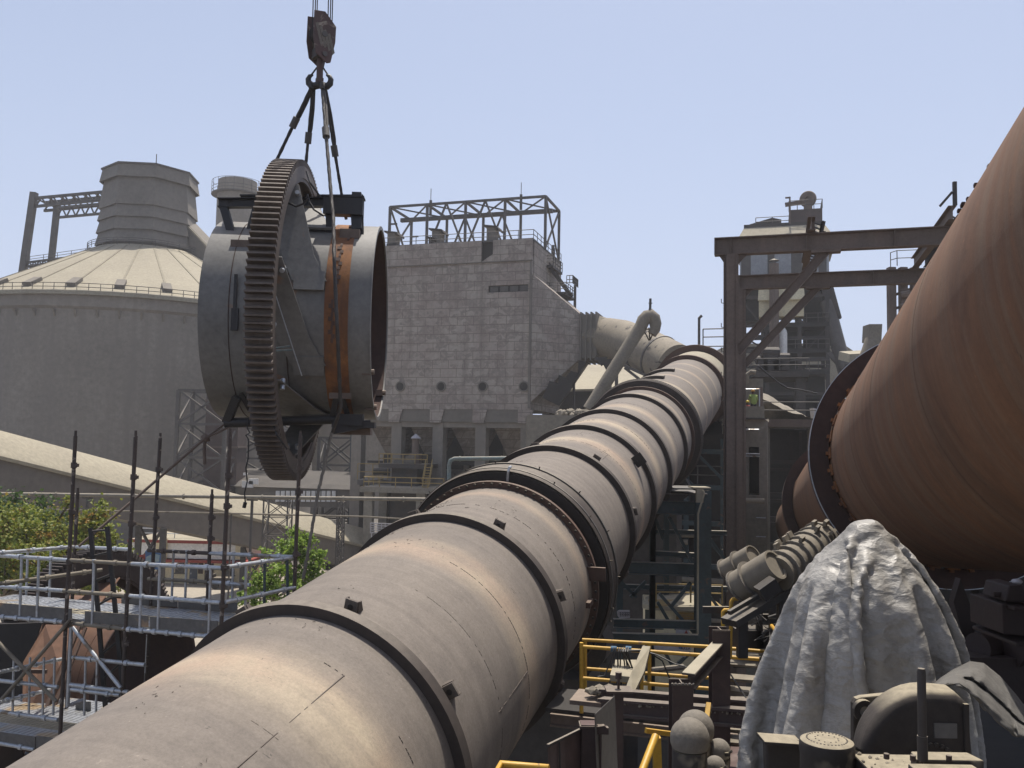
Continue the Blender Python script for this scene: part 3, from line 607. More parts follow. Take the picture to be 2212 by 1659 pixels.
# ------------------------------------------------------------------ process tower
YT = 115
def tz(y): return H+(968-y)*YT/F
def tx(x, y=700): return W(x, y, YT).x
c = W(1694, 700, YT+6); c.z = 0
tw = thing('process_tower', 'dark open steel process tower with a pale band and rooftop pulley', 'tower', c, -radians(17))
TI = ROOTM[tw].inverted(); TN = PB
def tp(x, y, ly=-6.0): return TI @ onplane(x, y, ROOTM[tw] @ Vector((0, ly, 0)), PB)
xl, xr = tp(1598, 600).x, tp(1791, 600).x; wdt = xr-xl; xc = (xl+xr)/2
z_ = lambda y: tp(1694, y).z
m = MB(); m.box((xc, 0, (z_(545)+z_(607))/2), (wdt, 12, z_(545)-z_(607))); m.build('sheet_wall', M['grey_sheet'], tw)
for k in range(7):
    if k % 2 == 0: m = MB(); m.box((xl+wdt*(k+.5)/7, -6.02, (z_(545)+z_(605))/2), (wdt/7*(.5+.4*random.random()), .06, z_(546)-z_(603))); m.build('sheet_strip', M['grey_steel'], tw)
m = MB(); hw = wdt/2
A_ = [(xl-.6, -7.2, z_(526)), (xr+.9, -7.2, z_(526)), (xr+.9, 7.2, z_(526)), (xl-.6, 7.2, z_(526))]; B_ = [(xl+.6, -4.3, z_(479)), (xr-.6, -4.3, z_(479)), (xr-.6, 4.3, z_(479)), (xl+.6, 4.3, z_(479))]
m.add(A_+B_, [(0, 1, 5, 4), (1, 2, 6, 5), (2, 3, 7, 6), (3, 0, 4, 7), (4, 5, 6, 7), (3, 2, 1, 0)]); m.build('sloped_band', M['dusty_roof'], tw)
m = MB(); m.box((xc, 0, z_(536)), (wdt+.4, 12.4, z_(527)-z_(546))); m.build('band_skirt', M['grey_sheet'], tw)
m = MB(); m.box((xc, 0, z_(479)), (wdt-1.0, 9, .5)); a = tp(1618, 477); b = tp(1668, 462); e = tp(1688, 466)
m.prism([(a.x, -4, a.z), (b.x, -4, b.z), (e.x, -4, e.z), (e.x, -4, a.z)], (0, 7, 0)); m.build('roof', M['dark_steel'], tw)
p, q = tp(1705, 470), tp(1778, 445); m = MB(); m.box(((p.x+q.x)/2, -1, (z_(484)+z_(446))/2), ((q.x-p.x), 6, z_(446)-z_(484))); m.build('penthouse', M['brown_wall'], tw)
m = MB(); m.rail([(p.x, -4, z_(446)), (q.x, -4, z_(446)), (q.x, 2, z_(446))], z_(434)-z_(446)+.5, .05, (.5,), 1.2); a, b = tp(1632, 482), tp(1705, 478); m.rail([(a.x, -4.2, a.z), (b.x, -4.2, b.z)], 1.2, .05, (.5,), 2); m.build('roof_railing', M['grey_steel'], tw)
q = tp(1745, 432, -3); m = MB(); m.lathe([(-.25, .35), (-.25, 1.05), (-.12, 1.15), (.12, 1.15), (.25, 1.05), (.25, .35)], 24, o=Vector((q.x, -3.4, q.z)), ax=Vector((.35, 1, 0))); m.lathe([(-.05, 0), (-.05, .9), (.05, .9), (.05, 0)], 24, o=Vector((q.x, -3.4, q.z)), ax=Vector((.35, 1, 0)), closed=False)
m.build('pulley_wheel', M['brown_steel'], tw)
m = MB(); m.bar((q.x-.9, -3.4, q.z-.4), (q.x-3.0, -3.4, q.z-.6), .5); m.bar((q.x, -3.4, q.z-.8), (q.x, -3.4, z_(450)), 1.1); m.bar((q.x-2.4, -3.4, q.z-.5), (q.x-2.4, -3.4, z_(448)), .3)
a = tp(1706, 427, -4); m.bar((a.x, -4.4, z_(478)), (a.x, -4.4, a.z), .22); m.bar((a.x+.1, -4.4, a.z-.1), (a.x-.6, -4.4, a.z-.1), .2); m.build('hoist_frame', M['brown_steel'], tw)
# frame columns, floors, contents
for x in (xl+.25, xc-2.2, xc+2, xr-.25):
    for y in (-5.8, 5.8): m = MB(); m.bar((x, y, 0), (x, y, z_(600)), .5); m.build('column', M['dark_steel'], tw)
for yy in (702, 758, 803):
    m = MB(); m.box((xc+1.4, 0, z_(yy)), (wdt-2.8, 12.2, .6)); m.build('floor', M['corr_dark'], tw)
    m = MB(); m.rail([(xc, -6.1, z_(yy)+.3), (xr, -6.1, z_(yy)+.3), (xr, 6, z_(yy)+.3)], 1.2, .05, (.5,), 1.6); m.build('railing', M['grey_steel'], tw)
m = MB()
for yy in (640, 702, 730, 758, 775, 803, 850):
    for y in (-5.8, 5.8): m.bar((xl, y, z_(yy)), (xr, y, z_(yy)), .4)
for (ya, yb) in ((640, 702), (702, 758), (758, 803), (803, 860)):
    for y in (5.8,): m.bar((xl, y, z_(ya)), (xc, y, z_(yb)), .22); m.bar((xc, y, z_(ya)), (xl, y, z_(yb)), .22); m.bar((xc, y, z_(ya)), (xr, y, z_(yb)), .22)
m.bar((xl, -5.8, z_(640)), (xl+3, -5.8, z_(702)), .2); m.bar((xr, -5.8, z_(702)), (xr-3, -5.8, z_(758)), .2); m.build('brace', M['dark_steel'], tw)
a, b = tp(1640, 625, -4), tp(1735, 690, -4)
m = MB(); m.box(((a.x+b.x)/2, -5.6, (a.z+b.z)/2), (b.x-a.x, 3.5, a.z-b.z)); m.build('cream_casing', M['cream'], tw)
m = MB(); m.prism([(a.x-.1, -8.0, (a.z+b.z)/2), (b.x+.1, -8.0, (a.z+b.z)/2), (b.x, -7.36, (a.z+b.z)/2+1.9), (a.x, -7.36, (a.z+b.z)/2+1.9)], (0, .1, -.1)); m.build('casing_lip', M['cream'], tw)
a, b = tp(1600, 628, 2), tp(1642, 700, 2); m = MB(); m.box(((a.x+b.x)/2+.8, 1.5, (a.z+b.z)/2), (b.x-a.x, 6, a.z-b.z)); m.build('dark_core', M['corr_dark'], tw)  # dark boxes stand in for the unlit inside of the tower
a, b = tp(1736, 625, 0), tp(1786, 760, 0); m = MB(); m.box(((a.x+b.x)/2, 1.5, (z_(608)+z_(760))/2), (b.x-a.x, 7, z_(608)-z_(760))); m.build('dark_core', M['corr_dark'], tw)
m = MB(); m.box((xc+.2, 2, (z_(690)+z_(800))/2), (3.4, 5, z_(690)-z_(800))); m.tube([(xc-1.5, 0, z_(690)), (xc-1.5, 0, z_(800))], 1.6, 14); m.box((xc, 2, (z_(800)+0)/2), (wdt-1, 7, z_(806))); m.build('vessel', M['corr_dark'], tw)
q = tp(1672, 570, -6.8); m = MB(); m.tube([(q.x, -8.2, z_(810)), (q.x, -8.2, z_(576))], .62, 14); m.build('exhaust_pipe', M['brown_steel'], tw, 40)
m = MB(); m.lathe([(0, .7), (.35, .0), (.3, 0), (0, .55)], 14, o=Vector((q.x, -8.2, z_(570))), ax=ZZ); m.tube([(q.x, -8.2, z_(578)), (q.x, -8.2, z_(569))], .3, 8); m.build('rain_cap', M['grey_steel'], tw)
q = tp(1692, 700, -6.9); m = MB(); m.tube([(q.x, -7, z_(785)), (q.x, -7, z_(722)), (q.x, -7, z_(716)), (q.x, -7, z_(708))], [.5, .5, .42, .1], 14); m.build('insulated_pipe', M['white_wall'], tw, 40)
m = MB(); m.tube([(q.x, -7, z_(786)), (q.x, -7, z_(815))], .36, 10); m.build('pipe_foot', M['brown_steel'], tw)
a, b = tp(1795, 648), tp(1832, 825); m = MB(); m.tube([(a.x-.5, -5, a.z), (b.x, -6, b.z)], .95, 16); m.build('inclined_duct', M['grey_steel'], tw, 40)
a, b = tp(1787, 618), tp(1806, 688); m = MB(); m.bar((a.x, -5, a.z), (b.x, -5, b.z), 1.5); m.build('chute', M['dark_steel'], tw)
a, b = tp(1785, 755), tp(1860, 840); m = MB()
for y in (-6, -4.8): m.bar((a.x, y, a.z), (b.x, y, b.z), .15, .5)
m.rail([(a.x, -6, a.z), (b.x, -6, b.z)], 1.2, .05, (.35, .7), 2); m.build('stair_flight', M['grey_steel'], tw)

# ------------------------------------------------------------------ rusty portal frames over the drums
def portal(label, Y, xc_, ytop, bh, bw, xend, yend, brace, cw):
    p = W(xc_, ytop+20, Y); base = Vector((p.x, p.y, 0)); zt_ = W(xc_, ytop, Y).z
    o = thing('portal_frame', label, 'portal frame', base, group='rusty portal frames')
    m = MB(o); m.ibeam(base, Vector((p.x, p.y, zt_-bh)), cw, cw, Vector((0, 1, 0)), .04, .04)
    for s_ in (-.5, .5): m.box(base+PA*(cw*s_*.9)+ZZ*(zt_-bh)/2, (.04, cw, zt_-bh), PA, PB)
    m.build('column', M['brown_steel'], o, label=None)
    m = MB(o); L = 15.5; a = base+ZZ*(zt_-bh/2)-PA*.75; m.ibeam(a, a+PA*L, bh, .5, ZZ, .05, .04)
    m.box(a+PA*.0, (.04, .5, bh), PA, PB)
    for k in (0.75, 4.2, 8, 12): m.box(a+PA*k-PB*.13, (.03, .23, bh-.12), PA, PB)
    m.build('beam', M['brown_steel'], o)
    m = MB(o); q = a+PA*L-PA*.6; m.bar(Vector((q.x, q.y, 0)), q-ZZ*bh/2, cw); m.build('column', M['brown_steel'], o)
    m = MB(o); b0 = base+PA*.28+ZZ*(zt_-bh-brace[1]); b1 = base+PA*brace[0]+ZZ*(zt_-bh)
    m.ibeam(b0, b1, .42, .3, ZZ, .03, .03); m.box(b1-ZZ*.06, (1.3, .5, .1), PA, PB); m.box(b0-PA*.02, (.06, .45, .9), PA, PB); m.build('knee_brace', M['brown_steel'], o)
    m = MB(o); m.prism([base+PA*.3+ZZ*(zt_-bh-.01), base+PA*.75+ZZ*(zt_-bh-.01), base+PA*.3+ZZ*(zt_-bh-.5)], PB*.06); m.prism([base-PA*.3+ZZ*(zt_-bh-.01), base-PA*.55+ZZ*(zt_-bh-.01), base-PA*.3+ZZ*(zt_-bh-.4)], PB*.06); m.build('gusset', M['brown_steel'], o)
    m = MB(o)
    for k in range(18): z = 2+(zt_-4)*k/18; m.tube([base-PA*cw/2+ZZ*z, base-PA*(cw/2+.16)+ZZ*(z+.03), base-PA*(cw/2+.16)+ZZ*(z+.22)], .022, 5)
    m.build('cable_hook', M['dark_steel'], o)
    return base, zt_, a
B1, Z1, a1 = portal('nearer rusty steel portal frame with knee brace standing beside the grey kiln', 41, 1579, 514, .84, 1, 1, 1, (4.3, 4.7), .58)
B2, Z2, a2 = portal('farther rusty steel portal frame set behind the first one', 50, 1598, 596, .82, 1, 1, 1, (4.3, 4.4), .55)
for px, lab in ((1752, 'crane runway girder lying on the portal frames in front of the process tower'), (2046, 'crane runway girder lying on the portal frames above the rusty drum')):
    p = onplane(px, 505, B1, PB); p.z = Z1+.32; q = p+PB*9.6
    o = thing('runway_girder', lab, 'girder', p, group='crane runway girders')
    p2 = p-PB*(.8 if px < 1800 else 1.3); m = MB(o); m.ibeam(p2-ZZ*.0, q, .62, .34, ZZ, .03, .025); m.build('girder', M['brown_steel'], o)
    m = MB(o)
    for k in range(9): m.box(p.lerp(q, k/8)+PA*.09, (.15, .02, .54), PA, PB)
    m.build('stiffener', M['brown_steel'], o)
    m = MB(o); m.ibeam(p+PA*.55, q+PA*.55, .5, .2); 
    for k in range(12): m.bar(p.lerp(q, k/12)+PA*.05+ZZ*.25, p.lerp(q, (k+1)/12)+PA*.5+ZZ*.25, .06)
    m.build('surge_truss', M['dark_steel'], o)
    if px > 1800:
        m = MB(o); m.bar(p2+ZZ*.3+PA*.1, p2+ZZ*1.35+PA*.1, .14); m.bar(p2-PA*.5+ZZ*.3, p2+ZZ*.9, .1); m.build('stop_post', M['dark_steel'], o)
fr = thing('lattice_mast', 'dark steel lattice mast with brackets seen behind the rusty drum', 'mast', W(1945, 700, 62))
m = MB(fr)
for px in (1925, 1950, 1975): a, b = W(px, 578, 62), W(px+4, 760, 62); m.bar(a, Vector((a.x, a.y, 0)), .5)
for k in range(6): m.bar(W(1925, 610+k*30, 62), W(1978, 590+k*30, 62), .2); m.tube([W(1945, 612+k*26, 61.5), W(1965, 608+k*26, 61.5)], .25, 8)
m.build('frame', M['brown_steel'], fr)
m = MB(fr); m.rail([W(1924, 578, 62), W(1938, 574, 61), W(1990, 572, 61)], 1.1, .03, (.5,), 1.5); m.build('railing', M['grey_steel'], fr)

# ------------------------------------------------------------------ sheds and duct to the right of the tower
o = thing('cream_shed', 'cream gabled shed behind the process tower foot', 'shed', W(1830, 820, 140))
p = W(1740, 830, 140); m = MB(o); m.prism([W(1580, 850, 140), W(1905, 850, 140), W(1905, 800, 140), W(1820, 742, 140), W(1580, 742, 140)], (0, 22, 0)); m.build('wall', M['dusty_roof'], o)
o = thing('canopy', 'small dusty canopy roof on posts beside the bent duct', 'canopy', W(1855, 790, 90))
m = MB(o); m.prism([W(1834, 783, 90), W(1836, 765, 90), W(1888, 762, 90), W(1888, 783, 90)], (0, 3, .6)); m.build('roof', M['dusty_roof'], o)
m = MB(o)
for px in (1843, 1862): a = W(px, 783, 90.5); m.bar(a, Vector((a.x, a.y, 10)), .15)
m.prism([W(1838, 800, 91), W(1838, 784, 91), W(1880, 784, 91), W(1880, 800, 91)], (0, 2, 0)); m.build('frame', M['dark_steel'], o)
o = thing('bent_duct', 'cream bent duct rising beside the rusty drum', 'duct', W(1885, 780, 85))
m = MB(o); m.tube([W(1855, 860, 85), W(1866, 800, 85), W(1880, 760, 85), W(1888, 735, 85)], [.95, .95, .85, .85], 16); m.build('pipe', M['dusty_pipe'], o, 40)
m = MB(o); a = W(1889, 736, 85); m.prism([W(1876, 737, 84.5), W(1904, 737, 84.5), W(1906, 700, 84.5), W(1878, 700, 84.5)], (0, 1.6, 0)); m.build('square_hood', M['dusty_pipe'], o)
m = MB(o); m.tube([W(1872, 780, 85), W(1873, 777, 85)], 1.02, 16); m.tube([W(1865, 803, 85), W(1866, 800, 85)], 1.06, 16); m.build('flange', M['grey_steel'], o)

# ------------------------------------------------------------------ open building at the kiln end
bh = thing('kiln_building', 'dark open concrete building with a rusty edge beam behind the drums', 'building', W0(1700, 1000, 62), -radians(17))
BI = ROOTM[bh]
def bp(x, y, ly=0): return BI.inverted() @ onplane(x, y, BI @ Vector((0, ly, 0)), PB)
def zb_(y): return bp(1700, y).z
a, b = bp(1640, 910), bp(2300, 910)
m = MB(); m.box(((a.x+b.x)/2, 4.9, zb_(914)), (b.x-a.x, 9.0, .35)); m.build('slab', M['concrete'], bh)
m = MB(); m.box(((a.x+b.x)/2, .3, zb_(914)), (b.x-a.x, .3, zb_(905)-zb_(922))); m.build('edge_beam', M['brown_steel'], bh)
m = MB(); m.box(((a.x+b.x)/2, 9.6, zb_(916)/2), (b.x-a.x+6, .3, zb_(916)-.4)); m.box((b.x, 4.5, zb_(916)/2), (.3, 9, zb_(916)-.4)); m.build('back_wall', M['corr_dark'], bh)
m = MB()
for px in (1652, 1760, 1880, 2010): x = bp(px, 1000).x; m.box((x, 1, zb_(924)/2), (.7, .7, zb_(924))); m.box((x, 6, zb_(924)/2), (.6, .6, zb_(924)))
m.build('column', M['pale_concrete'], bh)
m = MB()
for yy in (1000, 1075, 1130, 1190): m.box(((a.x+b.x)/2, 3.5, zb_(yy)), (b.x-a.x, .25, .3)); m.box(((a.x+b.x)/2, 7, zb_(yy+20)), (b.x-a.x, .25, .25))
for k in range(14): x = a.x+(b.x-a.x)*random.random(); m.bar((x, 2+5*random.random(), 0), (x, 2+5*random.random(), zb_(930)), .2)
m.build('inner_steel', M['dark_steel'], bh)
m = MB(); p, q = bp(1641, 905), bp(1900, 905); m.rail([(p.x, .35, zb_(905)), (q.x, .35, zb_(905))], zb_(868)-zb_(905), .035, (.52,), 3.4); m.build('railing', M['grey_steel'], bh)
# dust heap on the slab
dh = MB(); NX, NY = 40, 14; vs = []
p, q = BI @ bp(1641, 905, 1.2), BI @ bp(1762, 905, 1.2)
for i in range(NX+1):
    for j in range(NY+1):
        f, gg = i/NX, j/NY; hgt = (2.15*(1-f)**1.1)*max(0, sin(pi*min(1, gg*.75+.25)))**.8
        pt = p.lerp(q, f)+PB*(gg*5); hgt += noise.noise(pt*1.1)*.22*min(1, hgt*2+.1)+noise.noise(pt*4)*.06
        vs.append(Vector((pt.x, pt.y, zb_(905)-.02+max(0, hgt))))
dh.add(vs, [(i*(NY+1)+j, (i+1)*(NY+1)+j, (i+1)*(NY+1)+j+1, i*(NY+1)+j+1) for i in range(NX) for j in range(NY)])
tag(dh.build('dust_heap', M['rubble'], None, 60), 'heap of grey cement dust behind the slab railing', 'dust heap')
o = thing('sack_cover', 'white sheet draped over something on the slab edge', 'cover', W(1775, 900, 62.5))
m = MB(o); pr = [W(1760, 905, 62.6), W(1757, 881, 62.6), W(1775, 886, 62.6), W(1797, 880, 62.6), W(1795, 905, 62.6), W(1790, 893, 62.6), W(1775, 889, 62.6), W(1764, 895, 62.6)]; m.prism(pr, (0, .8, 0)); m.build('sheet', M['sign_white'], o)
# mezzanine with machinery behind the heap
mz = thing('mezzanine', 'concrete mezzanine deck on pillars in front of the process tower', 'platform', W0(1720, 812, 75), -radians(17))
MI = ROOTM[mz]
def mp(x, y): return MI.inverted() @ onplane(x, y, MI.translation, PB)
a, b = mp(1622, 803), mp(1748, 803)
m = MB(); m.box(((a.x+b.x)/2, 3, a.z-.25), (b.x-a.x, 6.5, .45)); m.build('deck', M['dark_concrete'], mz)
m = MB()
for px in (1637, 1730): x = mp(px, 850).x; m.box((x, .6, (a.z-.5)/2), (.8, .8, a.z-.5)); m.box((x, 5.5, (a.z-.5)/2), (.8, .8, a.z-.5))
m.build('pillar', M['dark_concrete'], mz)
m = MB(); m.rail([(a.x, -.1, a.z), (b.x, -.1, a.z)], 1.15, .035, (.5,), 2.2); m.build('railing', M['grey_steel'], mz)
m = MB(); m.box(((a.x+b.x)/2+1, 7, (a.z-2)/2), (b.x-a.x+6, .3, a.z-2)); m.build('back_wall', M['corr_dark'], mz)
mc = thing('deck_machinery', 'dusty pump machinery standing on the mezzanine deck', 'machine', W(1680, 800, 77))
m = MB(mc)
for px, r_ in ((1645, .5), (1662, .8), (1676, .45), (1690, .6)): q = W(px, 801, 77); m.box(q+ZZ*r_, (r_*1.6, 1, r_*2)); m.tube([q+ZZ*r_*2-Vector((r_, 0, 0)), q+ZZ*r_*2+Vector((r_, 0, 0))], r_*.7, 10)
m.build('body', M['dark_steel'], mc)
# concrete pier with broken edge
pr = thing('concrete_pier', 'tall dusty concrete kiln pier with a dark doorway behind the rusty column', 'pier', W0(1625, 1000, 56), -radians(17))
PI_ = ROOTM[pr]
def pp(x, y, ly=0): return PI_.inverted() @ onplane(x, y, PI_ @ Vector((0, ly, 0)), PB)
a, b = pp(1560, 905), pp(1657, 905); d0, d1 = pp(1617, 965), pp(1640, 1070); zt_ = pp(1625, 908).z
m = MB()
for x0, x1, z0, z1 in ((a.x, d0.x, 0, zt_), (d1.x, b.x, 0, zt_), (d0.x, d1.x, d0.z, zt_), (d0.x, d1.x, 0, d1.z)): m.box(((x0+x1)/2, 1.5, (z0+z1)/2), (x1-x0, 3, z1-z0))
m.build('wall', M['pale_concrete'], pr)
m = MB(); m.box(((d0.x+d1.x)/2, 2.8, (d0.z+d1.z)/2), (d1.x-d0.x, .1, d0.z-d1.z)); m.build('doorway', M['corr_dark'], pr)
m = MB()
for k in range(46): q = Vector((a.x+(b.x-a.x)*random.random(), random.random()*2.6-.1, zt_+.03)); m.blob(q, .1+.22*random.random(), k, 0, (1.4, 1, .6))
m.build('broken_edge', M['rubble'], pr)
m = MB()
for yy in (928, 980, 985): q = pp(1610, yy); m.tube([(q.x-1, -.2, q.z), (q.x+.9, -.2, q.z)], .05, 6)
for k in range(9): z = 1+k*1.2; m.tube([(b.x-.7, -.15, z), (b.x-.1, -.15, z)], .03, 5)
m.build('pipe_stub', M['galv'], pr)
a, b = pp(1597, 890, 1.6), pp(1648, 890, 1.6); zt2 = pp(1625, 817, 1.6).z
up_ = thing('concrete_upstand', 'stained concrete wall standing on the kiln pier behind the two workers', 'wall', PI_ @ Vector(((a.x+b.x)/2, 2, zt_)), -radians(17))
m = MB(); m.box((0, .35, (zt2-zt_)/2), (b.x-a.x, .7, zt2-zt_)); m.build('wall', M['pale_concrete'], up_)
m = MB(); hw_ = (b.x-a.x)/2
m.box((hw_-.12, -.25, (zt2-zt_)/2-.3), (.22, .4, zt2-zt_-.6)); m.build('edge_post', M['brown_steel'], up_)
m = MB(); m.tube([(-.3, -.3, 2.6), (-.25, -.35, 3.1), (.0, -.35, 3.3), (.3, -.3, 3.25)], .16, 8); m.tube([(-1.1, -.3, 1.8), (-.7, -.35, 1.95), (-.5, -.3, 1.9)], .09, 6); m.build('pipe_bend', M['dusty_pipe'], up_)
m = MB(); m.rail([(-hw_, -1.7, .7), (hw_-.2, -1.7, .7)], 1.35, .04, (.02,), 2); m.build('railing', M['galv'], up_)
m = MB(); m.tube([(-hw_+.25, -1.9, 1.1), (-hw_+.1, -1.9, 3.1)], .05, 6); m.build('white_rail', M['sign_white'], up_)
cb = MB(); cb.tube([W(1638, 790, 60), W(1655, 805, 60), W(1680, 825, 60), W(1700, 838, 60), W(1730, 842, 60), W(1765, 850, 60)], .06, 6)
tag(cb.build('sagging_cable', M['cable']), 'pale cable sagging across the dark mezzanine front', 'cable')

# ------------------------------------------------------------------ two workers
def person(label, foot, h, lean, arms, top, hat, facing, sit=0.0):
    o = thing('person', label, 'person', foot, facing); s = h/1.75
    J = [(0, 0, .95), (0, -.02-lean*.3, 1.2), (0, -.03-lean*.8, 1.45), (0, -.05-lean, 1.53), (0, -.07-lean*1.1, 1.63), (0, -.06-lean*1.15, 1.74)]
    R_ = [.15, .16, .17, .06, .095, .07]; E_ = [(0, 1), (1, 2), (2, 3), (3, 4), (4, 5)]
    def ch(st, pts, rr):
        k = st
        for p, r_ in zip(pts, rr): J.append(p); R_.append(r_); E_.append((k, len(J)-1)); k = len(J)-1
    for sx_ in (-1, 1):
        ch(2, [(sx_*.2, -.03-lean*.8, 1.42), (sx_*arms[0][0], arms[0][1], arms[0][2]), (sx_*arms[1][0], arms[1][1], arms[1][2]), (sx_*arms[2][0], arms[2][1], arms[2][2])], (.075, .055, .042, .04))
        ch(0, [(sx_*.1, 0, .88), (sx_*.11, -.03-sit*.3, .48+sit*.1), (sx_*.11, .02, .07), (sx_*.12, -.12, .04)], (.1, .075, .05, .045))
    me = bpy.data.meshes.new('body'); me.from_pydata([tuple(Vector(p)*s) for p in J], E_, []); b = bpy.data.objects.new('body', me); col.objects.link(b); b.parent = o
    sk = b.modifiers.new('skin', 'SKIN'); b.modifiers.new('sub', 'SUBSURF').levels = 1
    for i, r_ in enumerate(R_): me.skin_vertices[0].data[i].radius = (r_*s, r_*s)
    me.skin_vertices[0].data[0].use_root = True
    for mm in (top, M['skin'], M['trousers']): me.materials.append(mm)
    dg = bpy.context.evaluated_depsgraph_get(); ev = b.evaluated_get(dg); nm = bpy.data.meshes.new_from_object(ev); b.modifiers.clear(); b.data = nm; nm.name = 'body'
    nm.materials.clear()
    for mm in (top, M['skin'], M['trousers']): nm.materials.append(mm)
    for f in nm.polygons:
        z = f.center.z/s; x = abs(f.center.x)/s; f.use_smooth = True
        f.material_index = 2 if z < .93 and x < .3 else (1 if z > 1.52 or (x > .26 and z < 1.2) else 0)
    hc = Vector((0, -.065-lean*1.12, 1.72))*s
    m = MB(); m.lathe([(-.03, .125*s), (.0, .12*s), (.05, .105*s), (.09, .075*s), (.115, 0)], 16, o=hc, ax=ZZ, closed=False); m.lathe([(-.035, .1*s), (-.035, .155*s), (-.025, .155*s), (-.025, .1*s)], 16, o=hc, ax=ZZ); m.build('hard_hat', hat, o, 40)
    m = MB(); m.blob(hc+Vector((0, -.105*s, -.09*s)), .02*s, 1, 0); m.build('nose', M['skin'], o)
    return o
q = W(1628, 858, 54.3); zf = PI_.translation.z+zt_
person('worker in a lime safety vest and orange hard hat seen from behind', Vector((q.x, q.y, q.z-1.35)), 1.78, .05, ((.27, -.08, 1.18), (.25, -.25, 1.02), (.2, -.34, 1.0)), M['vest'], M['helmet_o'], pi)
q = W(1608, 882, 53.6)
person('worker in a red shirt and yellow hard hat bending over the pier', Vector((q.x, q.y, q.z-1.25)), 1.7, .3, ((.27, -.3, 1.22), (.22, -.5, 1.1), (.15, -.6, 1.05)), M['shirt_red'], M['helmet_y'], pi*.75)
pw = MB(); a = W(1596, 893, 53.1); b = W(1651, 878, 53.1); pw.box(Vector(((a.x+b.x)/2, 53.2, (a.z+b.z)/2-.4)), (b.x-a.x, .25, b.z-a.z+.8))
tag(pw.build('parapet', M['pale_concrete']), 'low dusty concrete parapet hiding the legs of the two workers', 'parapet')
st_ = MB(); a = W(1590, 905, 53.3); b = W(1650, 905, 53.3); st_.box(Vector(((a.x+b.x)/2, 54.0, W(1628, 858, 54.3).z-1.4)), (b.x-a.x, 3, .08), Vector((1, 0, 0)))
tag(st_.build('work_platform', M['dark_steel']), 'steel work platform under the two workers', 'platform')

# ================================================================== GREY KILN
A1, d1 = drum_axis(((40, 1640), (1340, 850)), ((1099, 1636), (1555, 880)), 2.2)
def axis_frame(d):
    x = d.normalized(); e1 = x.cross(ZZ).normalized(); z = e1.cross(x); y = z.cross(x)
    return Matrix(((x.x, y.x, z.x), (x.y, y.y, z.y), (x.z, y.z, z.z)))
K1 = axis_frame(d1)
kl = thing('rotary_kiln', 'long grey brown rotary kiln with dark stiffening rings and pale bands running into the distance', 'kiln', A1, mat=K1)
R = 2.2; X_ = Vector((1, 0, 0))
prof = []; x = -6.0
while x < 59.8:
    prof.append((x, R+.012*noise.noise(Vector((x*.7, 3, 1))))); x += .35
m = MB(); m.lathe([(-6, R-.06)]+prof+[(60, R), (60, R-.06)], 128, ax=X_, closed=False); shell = m.build('shell', M['kiln'], kl, 30)
def kring(name, x0, x1, r0, r1, mt, n=96, a0=0, a1=2*pi, par=None):
    m = MB(); m.lathe([(x0, r0), (x0, r1), (x1, r1), (x1, r0)], n, ax=X_, a0=a0, a1=a1); return m.build(name, mt, par or kl, 30)
for t in (9.8, 14.8, 22.4, 26.2, 30.0, 34.8):
    kring('stiffening_ring', t, t+.2, R-.05, R+.15, M['kiln_ring'])
    if t < 23: kring('wrapper_plate', t+.201, t+.95, R-.05, R+.022, M['kiln'])
def rr(an, r): return Vector((0, -cos(an), sin(an)))*r
for t, a0 in ((9.8, 1.32), (14.8, 1.12), (22.4, 1.0)):
    for k in range(8):
        an = a0+2*pi*k/8; e = rr(an, 1); tg_ = Vector((0, sin(an), cos(an)))
        m = MB(); s_ = .095; c = X_*(t+.42)+e*(R+.1); q0 = c-X_*.04
        m.prism([q0-tg_*s_-e*.14, q0+tg_*s_-e*.14, q0+tg_*s_+e*.1, q0-tg_*s_+e*.1], X_*.04)
        for sg in (-1, 1): m.prism([c+tg_*(sg*s_-.012)-e*.14, c+X_*.2+tg_*(sg*s_-.012)-e*.14, c+X_*.06+tg_*(sg*s_-.012)+e*.095, c+tg_*(sg*s_-.012)+e*.095], tg_*.024)
        lg = m.build('lifting_lug', M['seam'], kl, bevel=.004)
        m = MB(); m.lathe([(-.046, 0), (-.046, .042), (-.041, .042), (-.041, 0)], 14, o=c+e*.0, ax=X_, closed=False); m.build('lug_hole', M['black'], lg)  # raised black disc painted for the dark of the hole
# girth gear seat: bolted flange, seal cover
kring('bolted_flange', 17.75, 17.85, R-.05, R+.14, M['kiln_rust'])
m = MB()
for k in range(72): an = 2*pi*k/72; m.tube([X_*17.70+rr(an, R+.09), X_*17.76+rr(an, R+.09)], .03, 6)
m.build('flange_bolts', M['cast'], kl)
kring('seal_cavity', 18.1, 18.3, R-.05, R+.28, M['black'])  # solid black ring; the dark of the open gap is its colour
m = MB(); m.lathe([(18.15, R+.28), (18.12, R+.32), (18.2, R+.35), (18.85, R+.33), (18.9, R-.05), (18.31, R-.05), (18.31, R+.28)], 96, ax=X_); m.build('seal_cover', M['kiln_ring'], kl, 30)
m = MB()
for xx in (18.22, 18.78): m.lathe([(xx, R+.29), (xx, R+.365), (xx+.05, R+.365), (xx+.05, R+.29)], 96, ax=X_)
m.build('cover_strap', M['grey_steel'], kl, 30)
m = MB()
for k in range(30): an = 2*pi*k/30; q = X_*(18.25 if k % 2 else 18.8); m.tube([q+rr(an, R+.3), q+rr(an, R+.42)], .015, 5)
m.build('cover_studs', M['cast'], kl)
m = MB(); an = 1.45; p = X_*18.0+rr(an, R+.12); m.tube([p, p+rr(an, .22), p+rr(an, .3)+X_*.05, p+rr(an, .3)+X_*.16], .03, 8); m.build('lifting_eye', M['galv'], kl)
